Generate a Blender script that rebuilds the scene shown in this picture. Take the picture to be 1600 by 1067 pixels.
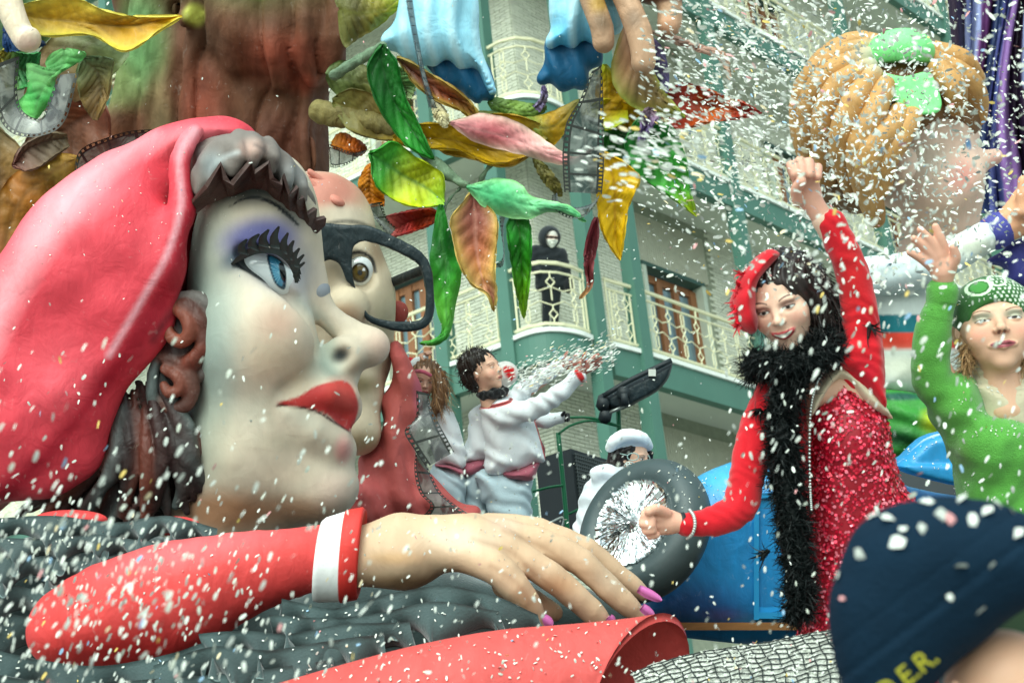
import bpy, math, random
import numpy as np
from mathutils import Matrix, Vector

random.seed(7)
RNG = np.random.default_rng(7)
for _o in list(bpy.data.objects):
    bpy.data.objects.remove(_o)
scene = bpy.context.scene
COL = scene.collection

# ------------------------------------------------------------------ camera
FPX = 2290.0                       # focal length in photograph pixels (1600 wide)
PITCH, ROLL = math.radians(22.5), math.radians(5.5)
CAM = np.array([0.0, 0.0, 1.65])
FWD = np.array([0, math.cos(PITCH), math.sin(PITCH)])
_R0 = np.array([1.0, 0, 0])
_U0 = np.array([0, -math.sin(PITCH), math.cos(PITCH)])
RIGHT = math.cos(ROLL) * _R0 - math.sin(ROLL) * _U0
UP = math.sin(ROLL) * _R0 + math.cos(ROLL) * _U0
cd = bpy.data.cameras.new('camera')
cam = bpy.data.objects.new('camera', cd)
COL.objects.link(cam)
cd.sensor_width = 36.0
cd.lens = FPX / 1600.0 * 36.0
cd.clip_start = 0.05
cd.clip_end = 2000
cam.matrix_world = Matrix(((RIGHT[0], UP[0], -FWD[0], CAM[0]), (RIGHT[1], UP[1], -FWD[1], CAM[1]),
                           (RIGHT[2], UP[2], -FWD[2], CAM[2]), (0, 0, 0, 1)))
cd.dof.use_dof = True
cd.dof.focus_distance = 5.0
cd.dof.aperture_fstop = 5.8
scene.camera = cam

# ------------------------------------------------------------------ sky, sun, exposure
SUN_EL, SUN_AZ = math.radians(44), math.radians(196)
world = bpy.data.worlds.new('World')
scene.world = world
world.use_nodes = True
_nt = world.node_tree
_bg = _nt.nodes['Background']
_sky = _nt.nodes.new('ShaderNodeTexSky')
_sky.sky_type = 'NISHITA'
_sky.sun_disc = False
_sky.sun_elevation = SUN_EL
_sky.sun_rotation = SUN_AZ
_sky.air_density = 1.0
_sky.dust_density = 4.0
_hsv = _nt.nodes.new('ShaderNodeHueSaturation')
_hsv.inputs['Saturation'].default_value = 0.38      # overcast: a pale grey sky
_nt.links.new(_sky.outputs[0], _hsv.inputs['Color'])
_tint = _nt.nodes.new('ShaderNodeMix'); _tint.data_type = 'RGBA'; _tint.blend_type = 'MULTIPLY'; _tint.inputs['Factor'].default_value = 1.0
_tint.inputs['B'].default_value = (0.82, 1.0, 0.95, 1)
_nt.links.new(_hsv.outputs[0], _tint.inputs['A'])
_nt.links.new(_tint.outputs['Result'], _bg.inputs['Color'])
_bg.inputs['Strength'].default_value = 0.15
sl = bpy.data.lights.new('sun', 'SUN')
sl.energy = 0.9
sl.angle = math.radians(90)
sl.color = (0.97, 1.0, 0.95)
sun = bpy.data.objects.new('sun', sl)
COL.objects.link(sun)
# direction towards the sun: azimuth measured from +Y towards +X
_sd = Vector((math.sin(SUN_AZ) * math.cos(SUN_EL), math.cos(SUN_AZ) * math.cos(SUN_EL), math.sin(SUN_EL)))
sun.rotation_euler = _sd.to_track_quat('Z', 'Y').to_euler()
sun.location = (0, 0, 30)
vs = scene.view_settings
vs.view_transform = 'Standard'
vs.look = 'None'
vs.exposure = 0.80
vs.gamma = 1.0
scene.cycles.max_bounces = 4
scene.cycles.diffuse_bounces = 3
scene.cycles.glossy_bounces = 2
scene.cycles.transparent_max_bounces = 16

# ------------------------------------------------------------------ helpers
def P(px, py, d):
    """photograph pixel + distance along the view axis -> world point"""
    return CAM + d * (FWD + (px - 800) / FPX * RIGHT - (py - 533.5) / FPX * UP)

def ray_z(px, py, z):
    v = FWD + (px - 800) / FPX * RIGHT - (py - 533.5) / FPX * UP
    return CAM + v * ((z - CAM[2]) / v[2])

def lin(r, g, b, k=1.0):
    f = lambda c: ((c / 255 / 12.92) if c / 255 <= 0.04045 else ((c / 255 + 0.055) / 1.055) ** 2.4) * k
    return np.array([f(r), f(g), f(b)])

def hx(s, k=1.0):
    return lin(int(s[0:2], 16), int(s[2:4], 16), int(s[4:6], 16), k)

def set_props(o, label=None, cat=None, group=None, kind=None):
    if label: o['label'] = label
    if cat: o['category'] = cat
    if group: o['group'] = group
    if kind: o['kind'] = kind
    return o

def thing(name, loc, label, cat, group=None):
    o = bpy.data.objects.new(name, None)
    o.empty_display_size = 0.05
    COL.objects.link(o)
    o.location = tuple(float(x) for x in loc)
    set_props(o, label, cat, group)
    o['wl'] = [float(x) for x in loc]
    return o

def make_mesh(name, V, F, mats, cols=None, fmat=None, smooth=True):
    me = bpy.data.meshes.new(name)
    V = np.asarray(V, dtype=np.float32)
    if isinstance(F, np.ndarray) and F.ndim == 2:
        n, m = F.shape
        me.vertices.add(len(V)); me.vertices.foreach_set('co', V.ravel())
        me.loops.add(n * m); me.loops.foreach_set('vertex_index', F.astype(np.int32).ravel())
        me.polygons.add(n); me.polygons.foreach_set('loop_start', np.arange(0, n * m, m, dtype=np.int32))
        me.update(calc_edges=True)
    else:
        me.from_pydata([tuple(map(float, v)) for v in V], [], [tuple(int(i) for i in f) for f in F])
        me.update()
    if not isinstance(mats, (list, tuple)): mats = [mats]
    for m in mats: me.materials.append(m)
    if fmat is not None:
        me.polygons.foreach_set('material_index', np.asarray(fmat, dtype=np.int32))
    me.polygons.foreach_set('use_smooth', np.full(len(me.polygons), bool(smooth)))
    if cols is not None:
        a = me.color_attributes.new('Col', 'FLOAT_COLOR', 'POINT')
        c = np.ones((len(V), 4), dtype=np.float32); c[:, :3] = np.clip(cols, 0, 1)
        a.data.foreach_set('color', c.ravel())
    me.validate()
    return me

def wl(o):
    return np.array(o['wl']) if o is not None else np.zeros(3)

def part(name, parent, V, F, mats, cols=None, fmat=None, smooth=True, label=None, kind=None):
    """a mesh in world coordinates, its origin at its own centre, parented to parent"""
    V = np.asarray(V, dtype=np.float64)
    c = (V.min(0) + V.max(0)) / 2
    me = make_mesh(name, V - c, F, mats, cols, fmat, smooth)
    o = bpy.data.objects.new(name, me)
    COL.objects.link(o)
    o['wl'] = [float(x) for x in c]
    if parent is not None:
        o.parent = parent
        o.location = tuple(c - wl(parent))
    else:
        o.location = tuple(c)
    set_props(o, label, None, None, kind)
    return o

def solo(name, V, F, mats, label, cat, group=None, kind=None, **kw):
    o = part(name, None, V, F, mats, **kw)
    return set_props(o, label, cat, group, kind)

class MB:
    """collects pieces of one mesh"""
    def __init__(s): s.V = []; s.F = []; s.M = []; s.C = []; s.n = 0
    def add(s, V, F, m=0, col=None):
        V = np.asarray(V, float); s.V.append(V)
        for f in F: s.F.append(tuple(int(i) + s.n for i in f)); s.M.append(m)
        if col is not None:
            col = np.asarray(col, float)
            s.C.append(np.tile(col, (len(V), 1)) if col.ndim == 1 else col)
        s.n += len(V); return s
    def get(s): return np.concatenate(s.V), s.F
    def cols(s): return np.concatenate(s.C) if s.C else None
    def part(s, name, parent, mats, smooth=True, **kw):
        V, F = s.get()
        return part(name, parent, V, F, mats, cols=s.cols(), fmat=s.M, smooth=smooth, **kw)
    def solo(s, name, mats, label, cat, group=None, kind=None, smooth=True):
        V, F = s.get()
        return solo(name, V, F, mats, label, cat, group, kind, cols=s.cols(), fmat=s.M, smooth=smooth)

def nrm(v):
    v = np.asarray(v, float); l = np.linalg.norm(v, axis=-1, keepdims=True)
    return v / np.maximum(l, 1e-9)

def spline(pts, n):
    """Catmull-Rom through pts (m,k) -> n samples"""
    p = np.asarray(pts, float)
    if len(p) == 2:
        t = np.linspace(0, 1, n)[:, None]; return p[0] * (1 - t) + p[1] * t
    q = np.vstack([2 * p[0] - p[1], p, 2 * p[-1] - p[-2]])
    t = np.linspace(0, len(p) - 1 - 1e-9, n); i = t.astype(int); f = (t - i)[:, None]
    a, b, c, d = q[i], q[i + 1], q[i + 2], q[i + 3]
    return 0.5 * (2 * b + (c - a) * f + (2 * a - 5 * b + 4 * c - d) * f ** 2 + (3 * b - a - 3 * c + d) * f ** 3)

def tube(pts, r, n=6, caps=True, closed=False):
    p = np.asarray(pts, float); m = len(p)
    r = np.broadcast_to(np.asarray(r, float), (m,))
    if closed: T = nrm(np.roll(p, -1, 0) - np.roll(p, 1, 0))
    else: T = nrm(np.gradient(p, axis=0))
    N = np.zeros_like(p)
    a = np.array([0, 0, 1.0]) if abs(T[0][2]) < 0.9 else np.array([1.0, 0, 0])
    N[0] = nrm(a - T[0] * (a @ T[0]))
    for i in range(1, m):
        v = N[i - 1] - T[i] * (N[i - 1] @ T[i]); N[i] = nrm(v)
    B = np.cross(T, N)
    th = np.arange(n) * 2 * math.pi / n
    V = p[:, None, :] + r[:, None, None] * (np.cos(th)[None, :, None] * N[:, None, :] + np.sin(th)[None, :, None] * B[:, None, :])
    V = V.reshape(-1, 3); F = []
    for i in range(m if closed else m - 1):
        i2 = (i + 1) % m
        for j in range(n):
            j2 = (j + 1) % n
            F.append((i * n + j, i * n + j2, i2 * n + j2, i2 * n + j))
    if caps and not closed:
        F.append(tuple(range(n - 1, -1, -1))); F.append(tuple((m - 1) * n + j for j in range(n)))
    return V, F

def box(c, ax, ay, az):
    """box from centre and three half-axis vectors"""
    c, ax, ay, az = (np.asarray(q, float) for q in (c, ax, ay, az))
    V = [c + sx * ax + sy * ay + sz * az for sx in (-1, 1) for sy in (-1, 1) for sz in (-1, 1)]
    return np.array(V), [(0, 1, 3, 2), (4, 6, 7, 5), (0, 4, 5, 1), (2, 3, 7, 6), (0, 2, 6, 4), (1, 5, 7, 3)]

def beam(a, b, w, h, up=(0, 0, 1)):
    a, b = np.asarray(a, float), np.asarray(b, float)
    t = nrm(b - a); u = np.asarray(up, float); s = nrm(np.cross(t, u)); u = np.cross(s, t)
    return box((a + b) / 2, (b - a) / 2, s * w / 2, u * h / 2)

def grid_faces(nu, nv, wrap=False):
    F = []
    for i in range(nu - 1):
        for j in range(nv if wrap else nv - 1):
            j2 = (j + 1) % nv
            F.append((i * nv + j, (i + 1) * nv + j, (i + 1) * nv + j2, i * nv + j2))
    return F

def thick(V, nu, nv, t):
    """closed sheet of thickness t from a (nu,nv) grid of points"""
    G = np.asarray(V, float).reshape(nu, nv, 3)
    du = np.gradient(G, axis=0); dv = np.gradient(G, axis=1)
    N = nrm(np.cross(du, dv))
    A = (G + N * t / 2).reshape(-1, 3); B = (G - N * t / 2).reshape(-1, 3); n = nu * nv
    F = [tuple(reversed(f)) for f in grid_faces(nu, nv)] + [tuple(i + n for i in f) for f in grid_faces(nu, nv)]
    ring = [j for j in range(nv)] + [i * nv + nv - 1 for i in range(1, nu)] + [(nu - 1) * nv + j for j in range(nv - 2, -1, -1)] + [i * nv for i in range(nu - 2, 0, -1)]
    for a, b in zip(ring, ring[1:] + ring[:1]): F.append((a, b, b + n, a + n))
    return np.vstack([A, B]), F

# ------------------------------------------------------------------ materials
def nodes_mat(name):
    m = bpy.data.materials.new(name); m.use_nodes = True
    nt = m.node_tree; b = nt.nodes['Principled BSDF']
    return m, nt, b

def mat(name, col, rough=0.6, metal=0.0, var=0.12, scale=8.0, bump=0.0, bscale=40.0, spec=0.4, sheen=0.0, attr=False,
        stretch=(1, 1, 1), trans=0.0, alpha=1.0, coat=0.0, dirt=0.0, detail=4.0, sss=0.0):
    """procedural painted/fabric/metal material: base colour (or colour attribute) varied by noise, with bump"""
    m, nt, b = nodes_mat(name); N, L = nt.nodes, nt.links
    tc = N.new('ShaderNodeTexCoord'); mp = N.new('ShaderNodeMapping'); mp.inputs['Scale'].default_value = stretch
    L.new(tc.outputs['Object'], mp.inputs['Vector'])
    no = N.new('ShaderNodeTexNoise'); no.inputs['Scale'].default_value = scale; no.inputs['Detail'].default_value = detail
    L.new(mp.outputs[0], no.inputs['Vector'])
    mr = N.new('ShaderNodeMapRange'); mr.inputs[1].default_value = 0.25; mr.inputs[2].default_value = 0.75
    mr.inputs[3].default_value = 1 - var; mr.inputs[4].default_value = 1 + var
    L.new(no.outputs['Fac'], mr.inputs[0])
    mx = N.new('ShaderNodeVectorMath'); mx.operation = 'SCALE'
    if attr:
        at = N.new('ShaderNodeAttribute'); at.attribute_name = 'Col'; L.new(at.outputs['Color'], mx.inputs[0])
    else:
        mx.inputs[0].default_value = tuple(col)
    L.new(mr.outputs[0], mx.inputs['Scale'])
    src = mx.outputs[0]
    if dirt > 0:
        n2 = N.new('ShaderNodeTexNoise'); n2.inputs['Scale'].default_value = scale * 0.35; n2.inputs['Detail'].default_value = 8
        L.new(mp.outputs[0], n2.inputs['Vector'])
        cr = N.new('ShaderNodeMapRange'); cr.inputs[1].default_value = 0.5; cr.inputs[2].default_value = 0.75
        cr.inputs[3].default_value = 0; cr.inputs[4].default_value = dirt
        L.new(n2.outputs['Fac'], cr.inputs[0])
        mm = N.new('ShaderNodeMix'); mm.data_type = 'RGBA'; L.new(cr.outputs[0], mm.inputs['Factor'])
        L.new(src, mm.inputs['A']); mm.inputs['B'].default_value = (0.10, 0.09, 0.07, 1); src = mm.outputs['Result']
    L.new(src, b.inputs['Base Color'])
    b.inputs['Roughness'].default_value = rough
    b.inputs['Metallic'].default_value = metal
    b.inputs['Specular IOR Level'].default_value = spec
    b.inputs['Sheen Weight'].default_value = sheen
    b.inputs['Transmission Weight'].default_value = trans
    b.inputs['Coat Weight'].default_value = coat
    if sss > 0:
        b.inputs['Subsurface Weight'].default_value = sss; b.inputs['Subsurface Radius'].default_value = (1.0, .35, .2)
        b.inputs['Subsurface Scale'].default_value = 0.008
    b.inputs['Alpha'].default_value = alpha
    if bump > 0:
        n3 = N.new('ShaderNodeTexNoise'); n3.inputs['Scale'].default_value = bscale; n3.inputs['Detail'].default_value = 5
        L.new(mp.outputs[0], n3.inputs['Vector'])
        bp = N.new('ShaderNodeBump'); bp.inputs['Strength'].default_value = bump; bp.inputs['Distance'].default_value = 0.02
        L.new(n3.outputs['Fac'], bp.inputs['Height']); L.new(bp.outputs[0], b.inputs['Normal'])
    return m

# ------------------------------------------------------------------ sculpting in signed distance fields
class Frame:
    """a rigid frame facing the camera at distance d0; its unit is one photograph pixel at that distance"""
    def __init__(s, d0, crop=(0, 0, 1)): s.d0 = d0; s.s = d0 / FPX; s.crop = crop
    def at(s, x0, y0, k):
        f = Frame(s.d0, (x0, y0, k)); return f
    def L(s, px, py, w=0.0):
        px = s.crop[0] + px / s.crop[2]; py = s.crop[1] + py / s.crop[2]
        k = 1 - w / FPX
        return np.array([(px - 800) * k, -(py - 533.5) * k, w])
    def R(s, r): return np.asarray(r, float) / s.crop[2]
    def W(s, V):
        V = np.asarray(V, float)
        return CAM + s.s * (V[..., 0:1] * RIGHT + V[..., 1:2] * UP) + (s.d0 - V[..., 2:3] * s.s) * FWD
    def PW(s, px, py, w=0.0): return s.W(s.L(px, py, w))
    def PX(s, V):
        k = 1 - V[:, 2] / FPX
        return np.stack([V[:, 0] / k + 800, -V[:, 1] / k + 533.5], 1)

def rot(ax=0, ay=0, az=0):
    return np.array(Matrix.Rotation(math.radians(az), 3, 'Z') @ Matrix.Rotation(math.radians(ay), 3, 'Y') @ Matrix.Rotation(math.radians(ax), 3, 'X'))

def poly_sd(X, Y, poly):
    p = np.asarray(poly, float); q = np.roll(p, -1, 0)
    d = np.full(X.shape, 1e18); ins = np.zeros(X.shape, bool)
    for (ax, ay), (bx, by) in zip(p, q):
        ex, ey = bx - ax, by - ay; wx, wy = X - ax, Y - ay
        t = np.clip((wx * ex + wy * ey) / (ex * ex + ey * ey + 1e-12), 0, 1)
        d = np.minimum(d, (wx - t * ex) ** 2 + (wy - t * ey) ** 2)
        c = ((ay > Y) != (by > Y)) & (X < (bx - ax) * (Y - ay) / (by - ay + 1e-12) + ax)
        ins ^= c
    d = np.sqrt(d); return np.where(ins, -d, d)

def smooth_poly(poly, n=4):
    p = np.asarray(poly, float)
    q = np.vstack([p[-1:], p, p[:2]]); out = []
    for i in range(len(p)):
        a, b, c, d = q[i], q[i + 1], q[i + 2], q[i + 3]
        for t in np.arange(n) / n:
            out.append(0.5 * (2 * b + (c - a) * t + (2 * a - 5 * b + 4 * c - d) * t * t + (3 * b - a - 3 * c + d) * t ** 3))
    return np.array(out)

class Sdf:
    def __init__(s, fr, h, base=(0.5, 0.5, 0.5)):
        s.fr = fr; s.h = h; s.ops = []; s.base = np.array(base, float); s.pts = []
    def _op(s, f, lo, hi, k, sub, col, ck): s.ops.append((f, np.asarray(lo, float), np.asarray(hi, float), k, sub, col, ck)); return s
    def ell(s, c, r, k=0, R=None, sub=False, col=None, ck=None):
        c = np.asarray(c, float); r = np.broadcast_to(np.asarray(r, float), (3,)).copy()
        Ri = np.eye(3) if R is None else np.asarray(R).T
        ext = np.abs(Ri.T) @ r if R is not None else r
        def f(p):
            q = (p - c) @ Ri.T
            a = np.sqrt(((q / r) ** 2).sum(-1)); b = np.sqrt(((q / (r * r)) ** 2).sum(-1))
            return np.where(b > 1e-9, a * (a - 1) / np.maximum(b, 1e-9), -r.min())
        return s._op(f, c - ext, c + ext, k, sub, col, ck)
    def cap(s, a, b, ra, rb, k=0, sub=False, col=None, ck=None, flat=None):
        a = np.asarray(a, float); b = np.asarray(b, float); m = max(ra, rb)
        def f(p):
            ba = b - a; t = np.clip(((p - a) @ ba) / max(ba @ ba, 1e-9), 0, 1)
            v = p - a - t[..., None] * ba
            return np.sqrt((v * v).sum(-1)) - (ra + (rb - ra) * t)
        return s._op(f, np.minimum(a, b) - m, np.maximum(a, b) + m, k, sub, col, ck)
    def chain(s, pts, k=0, kk=None, sub=False, col=None, ck=None, n=None):
        """pts: (x,y,z,r) rows, optionally splined; one smooth limb"""
        p = np.asarray(pts, float)
        if n: p = spline(p, n)
        A, B = p[:-1], p[1:]
        def f(P):
            sh = P.shape[:-1]; Q = P.reshape(-1, 3).astype(np.float32); out = np.full(len(Q), 1e9, np.float32)
            for a, b in zip(A, B):
                ba = (b[:3] - a[:3]); t = np.clip(((Q - a[:3].astype(np.float32)) @ ba.astype(np.float32)) / max(ba @ ba, 1e-9), 0, 1)
                v = Q - a[:3].astype(np.float32) - t[:, None] * ba.astype(np.float32)
                np.minimum(out, np.sqrt(np.einsum('ij,ij->i', v, v)) - (a[3] + (b[3] - a[3]) * t), out=out)
            return out.reshape(sh)
        m = p[:, 3].max()
        return s._op(f, p[:, :3].min(0) - m, p[:, :3].max(0) + m, k, sub, col, ck)
    def box(s, c, hx_, r=0, k=0, R=None, sub=False, col=None, ck=None):
        c = np.asarray(c, float); b = np.asarray(hx_, float); Ri = np.eye(3) if R is None else np.asarray(R).T
        ext = np.abs(Ri.T) @ b
        def f(p):
            q = np.abs((p - c) @ Ri.T) - (b - r)
            return np.sqrt((np.maximum(q, 0) ** 2).sum(-1)) + np.minimum(q.max(-1), 0) - r
        return s._op(f, c - ext, c + ext, k, sub, col, ck)
    def pillow(s, poly, z0, T, R=None, k=0, tilt=(0, 0), sub=False, col=None, ck=None, sm=4, fold=None):
        """outline in photograph pixels (frame crop applies), blown up to half-thickness T"""
        q = np.array([s.fr.L(a, b, 0)[:2] for a, b in poly]) * (1 - z0 / FPX)
        if sm: q = smooth_poly(q, sm)
        cx, cy = q.mean(0)
        if R is None: R = 0.5 * min(np.ptp(q[:, 0]), np.ptp(q[:, 1]))
        ext = max(abs(tilt[0]) * np.ptp(q[:, 0]), abs(tilt[1]) * np.ptp(q[:, 1]))
        lo = [q[:, 0].min(), q[:, 1].min(), z0 - T - ext]; hi = [q[:, 0].max(), q[:, 1].max(), z0 + T + ext]
        def f(p):
            if p.ndim == 4 and p.shape[2] > 1:
                d2 = poly_sd(p[:, :, 0, 0], p[:, :, 0, 1], q)[:, :, None]
            else:
                d2 = poly_sd(p[..., 0], p[..., 1], q)
            zc = z0 + tilt[0] * (p[..., 0] - cx) + tilt[1] * (p[..., 1] - cy)
            if fold is not None: zc = zc + fold(p[..., 0], p[..., 1])
            u = np.maximum(d2 + R, 0) + 0 * zc; v = np.abs(p[..., 2] - zc) * (R / T)
            g = np.sqrt(u * u + v * v) - R
            return g * min(1.0, T / R) if T < R else g
        return s._op(f, lo, hi, k, sub, col, ck)
    def mesh(s, disp=None, pad=0):
        h = s.h; kx = max([o[3] for o in s.ops] + [0]); km = 0.45 * kx + 2.5 * h + pad
        U = [o for o in s.ops if not o[4]]
        lo = np.min([o[1] for o in U], 0) - km; hi = np.max([o[2] for o in U], 0) + km
        n = np.ceil((hi - lo) / h).astype(int) + 1
        D = np.full(n, 1e3, np.float32)
        for f, a, b, k, sub, col, ck in s.ops:
            pd = max(k, 0.7 * kx) + 2.2 * h; i0 = np.clip(np.floor((a - pd - lo) / h).astype(int), 0, n - 1); i1 = np.clip(np.ceil((b + pd - lo) / h).astype(int) + 1, 1, n)
            if np.any(i1 <= i0): continue
            ax = [(lo[j] + h * np.arange(i0[j], i1[j])).astype(np.float32) for j in range(3)]
            p = np.stack(np.meshgrid(*ax, indexing='ij'), -1)
            d = f(p); sl_ = tuple(slice(i0[j], i1[j]) for j in range(3)); B = D[sl_]
            if sub:
                if k > 0:
                    q = np.maximum(k - np.abs(B + d), 0) / k; D[sl_] = np.maximum(B, -d) + q * q * k / 4
                else: D[sl_] = np.maximum(B, -d)
            else:
                if k > 0:
                    q = np.maximum(k - np.abs(B - d), 0) / k; D[sl_] = np.minimum(B, d) - q * q * k / 4
                else: D[sl_] = np.minimum(B, d)
        S = D < 0
        c = np.zeros(tuple(n - 1), np.uint8)
        offs = [(i, j, k) for i in (0, 1) for j in (0, 1) for k in (0, 1)]
        for o in offs: c += S[o[0]:n[0] - 1 + o[0], o[1]:n[1] - 1 + o[1], o[2]:n[2] - 1 + o[2]]
        act = (c > 0) & (c < 8); I = np.argwhere(act)
        idx = np.full(c.shape, -1, np.int64); idx[act] = np.arange(len(I))
        vals = np.stack([D[I[:, 0] + o[0], I[:, 1] + o[1], I[:, 2] + o[2]] for o in offs], 1).astype(np.float64)
        acc = np.zeros((len(I), 3)); cnt = np.zeros(len(I))
        O = np.array(offs, float)
        for a in range(8):
            for b in range(a + 1, 8):
                if np.abs(O[a] - O[b]).sum() != 1: continue
                va, vb = vals[:, a], vals[:, b]; mk = (va < 0) != (vb < 0)
                t = np.where(mk, va / np.where(mk, va - vb, 1), 0)
                acc += np.where(mk[:, None], O[a] + t[:, None] * (O[b] - O[a]), 0); cnt += mk
        V = lo + h * (I + acc / cnt[:, None])
        Fs = []
        for ax in range(3):
            sl0 = [slice(1, -1)] * 3; sl0[ax] = slice(0, -1); sl1 = list(sl0); sl1[ax] = slice(1, None)
            A, B = S[tuple(sl0)], S[tuple(sl1)]
            E = np.argwhere(A != B)
            flip = A[A != B]
            st = np.array([1, 1, 1]); st[ax] = 0
            E = E + st
            u, v = [(1, 2), (2, 0), (0, 1)][ax]
            du = np.zeros(3, int); du[u] = 1; dv = np.zeros(3, int); dv[v] = 1
            q = [idx[tuple((E - du - dv).T)], idx[tuple((E - dv).T)], idx[tuple(E.T)], idx[tuple((E - du).T)]]
            q = np.stack(q, 1); q[~flip] = q[~flip][:, ::-1]
            Fs.append(q)
        Fq = np.concatenate(Fs)
        Fq = Fq[(Fq >= 0).all(1)]
        s.V = V; s.F = Fq
        # smooth the staircase a little
        e = np.vstack([Fq[:, [0, 1]], Fq[:, [1, 2]], Fq[:, [2, 3]], Fq[:, [3, 0]]])
        for _ in range(2):
            a = np.zeros_like(V); w = np.zeros(len(V))
            for ccc in range(3): a[:, ccc] = np.bincount(e[:, 0], V[e[:, 1], ccc], len(V)) + np.bincount(e[:, 1], V[e[:, 0], ccc], len(V))
            w = np.bincount(e[:, 0], minlength=len(V)) + np.bincount(e[:, 1], minlength=len(V))
            V = V * 0.5 + 0.5 * a / np.maximum(w, 1)[:, None]
        s.V = V
        # base colours
        Cc = np.tile(s.base, (len(V), 1)).astype(float)
        ops = [o for o in U if o[5] is not None]
        if ops:
            ws = np.full((len(V),), 1e-9); acc = np.zeros((len(V), 3))
            for f, a, b, k, sub, col, ck in ops:
                kc = ck if ck else h * 1.5
                m = np.all((V > a - 8 * kc) & (V < b + 8 * kc), axis=1)
                if not m.any(): continue
                d = f(V[m]); w = np.exp(-np.clip(np.maximum(d, -kc * 0.5) / kc, -20, 20))
                acc[m] += w[:, None] * np.asarray(col); ws[m] += w
            ok = ws > 1e-6
            Cc[ok] = acc[ok] / ws[ok][:, None]
        s.C = Cc
        if disp is not None:
            N = s.normals(); s.V = s.V + N * disp(s.V)[:, None]
        return s
    def normals(s):
        V, Fq = s.V, s.F
        fn = np.cross(V[Fq[:, 2]] - V[Fq[:, 0]], V[Fq[:, 3]] - V[Fq[:, 1]])
        N = np.zeros_like(V)
        for j in range(4):
            for ccc in range(3): N[:, ccc] += np.bincount(Fq[:, j], fn[:, ccc], len(V))
        return nrm(N)
    def paint(s, c, r, col, a=1.0, soft=0.6, R=None):
        q = s.V - np.asarray(c, float)
        if R is not None: q = q @ np.asarray(R)
        d = np.sqrt(((q / np.asarray(r, float)) ** 2).sum(1))
        t = np.clip((1 - d) / soft, 0, 1); t = (t * t * (3 - 2 * t) * a)[:, None]
        s.C = s.C * (1 - t) + np.asarray(col) * t; return s
    def paint_poly(s, poly, col, soft=3, a=1.0, zmin=-1e9, sm=4, zmax=1e9):
        q = np.array([(s.fr.crop[0] + x / s.fr.crop[2], s.fr.crop[1] + y / s.fr.crop[2]) for x, y in poly])
        if sm: q = smooth_poly(q, sm)
        px = s.fr.PX(s.V); d = poly_sd(px[:, 0], px[:, 1], q)
        t = np.clip(0.5 - d / soft, 0, 1) * a * (s.V[:, 2] > zmin) * (s.V[:, 2] < zmax); t = t[:, None]
        s.C = s.C * (1 - t) + np.asarray(col) * t; return s
    def paint_line(s, pts, r, col, soft=2, a=1.0, zmin=-1e9):
        q = np.array([(s.fr.crop[0] + x / s.fr.crop[2], s.fr.crop[1] + y / s.fr.crop[2]) for x, y in pts])
        q = spline(q, 24); px = s.fr.PX(s.V); d = np.full(len(px), 1e9)
        rr = np.interp(np.linspace(0, 1, 24), np.linspace(0, 1, len(np.atleast_1d(r))), np.atleast_1d(r)) if np.ndim(r) else np.full(24, r)
        for i in range(23):
            e = q[i + 1] - q[i]; t = np.clip(((px - q[i]) @ e) / max(e @ e, 1e-9), 0, 1)
            d = np.minimum(d, np.linalg.norm(px - q[i] - t[:, None] * e, axis=1) - (rr[i] + t * (rr[i + 1] - rr[i])))
        t = (np.clip(0.5 - d / soft, 0, 1) * a * (s.V[:, 2] > zmin))[:, None]
        s.C = s.C * (1 - t) + np.asarray(col) * t; return s
    def part(s, name, parent, m, **kw): return part(name, parent, s.fr.W(s.V), s.F, m, cols=s.C, **kw)
    def solo(s, name, m, label, cat, **kw): return solo(name, s.fr.W(s.V), s.F, m, label, cat, cols=s.C, **kw)

def wob(seed, f, amp):
    """smooth wobble field from a few sine waves"""
    r = np.random.default_rng(seed); K = r.normal(size=(7, 3)) * f; ph = r.uniform(0, 6.28, 7); A = r.uniform(0.5, 1, 7) * amp / 2.2
    return lambda V: (np.sin(V @ K.T + ph) * A).sum(1)
# ================================================================== setting: ground
_g = np.array([[-150, -150, 0], [150, -150, 0], [150, 250, 0], [-150, 250, 0]], float)
M_asphalt = mat('asphalt_lightened_for_bounce', lin(150, 152, 148), rough=0.9, var=0.3, scale=3, bump=0.3, bscale=60)  # unseen street, lightened to bounce light up into the shadows
set_props(part('ground', None, _g, [(0, 1, 2, 3)], M_asphalt), kind='structure')

# ================================================================== the corner building
H1, FH, RAIL = 9.9, 3.95, 1.06
M_green = mat('green_paint', lin(76, 116, 102), rough=0.5, var=0.06, scale=2.5, dirt=0.10, spec=0.3)
M_cream_rail = mat('cream_rail_paint', lin(226, 222, 186), rough=0.4, var=0.05)
M_white_edge = mat('white_slab_edge', lin(225, 230, 222), rough=0.7, var=0.08, dirt=0.15)
M_soffit = mat('soffit_plaster', lin(206, 212, 198), rough=0.9, var=0.06, scale=1.0, dirt=0.08)
M_mortar = mat('mortar', lin(146, 152, 132), rough=0.95, var=0.12)
M_rib = mat('ribbed_panel', lin(186, 186, 166), rough=0.8, var=0.08)
M_wood = mat('window_wood', lin(140, 92, 58), rough=0.5, var=0.25, scale=3, stretch=(9, 9, 0.6))
M_shutter = mat('brown_shutter', lin(112, 82, 60), rough=0.7, var=0.1)
M_glass = mat('window_glass', lin(96, 124, 132), rough=0.06, var=0.1, spec=0.9, scale=1.0, coat=0.6)
M_frame_green = mat('dark_green_frame', lin(58, 88, 80), rough=0.5, var=0.1)
M_stone = mat('stone_jamb', lin(190, 200, 184), rough=0.8, var=0.07)

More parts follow.
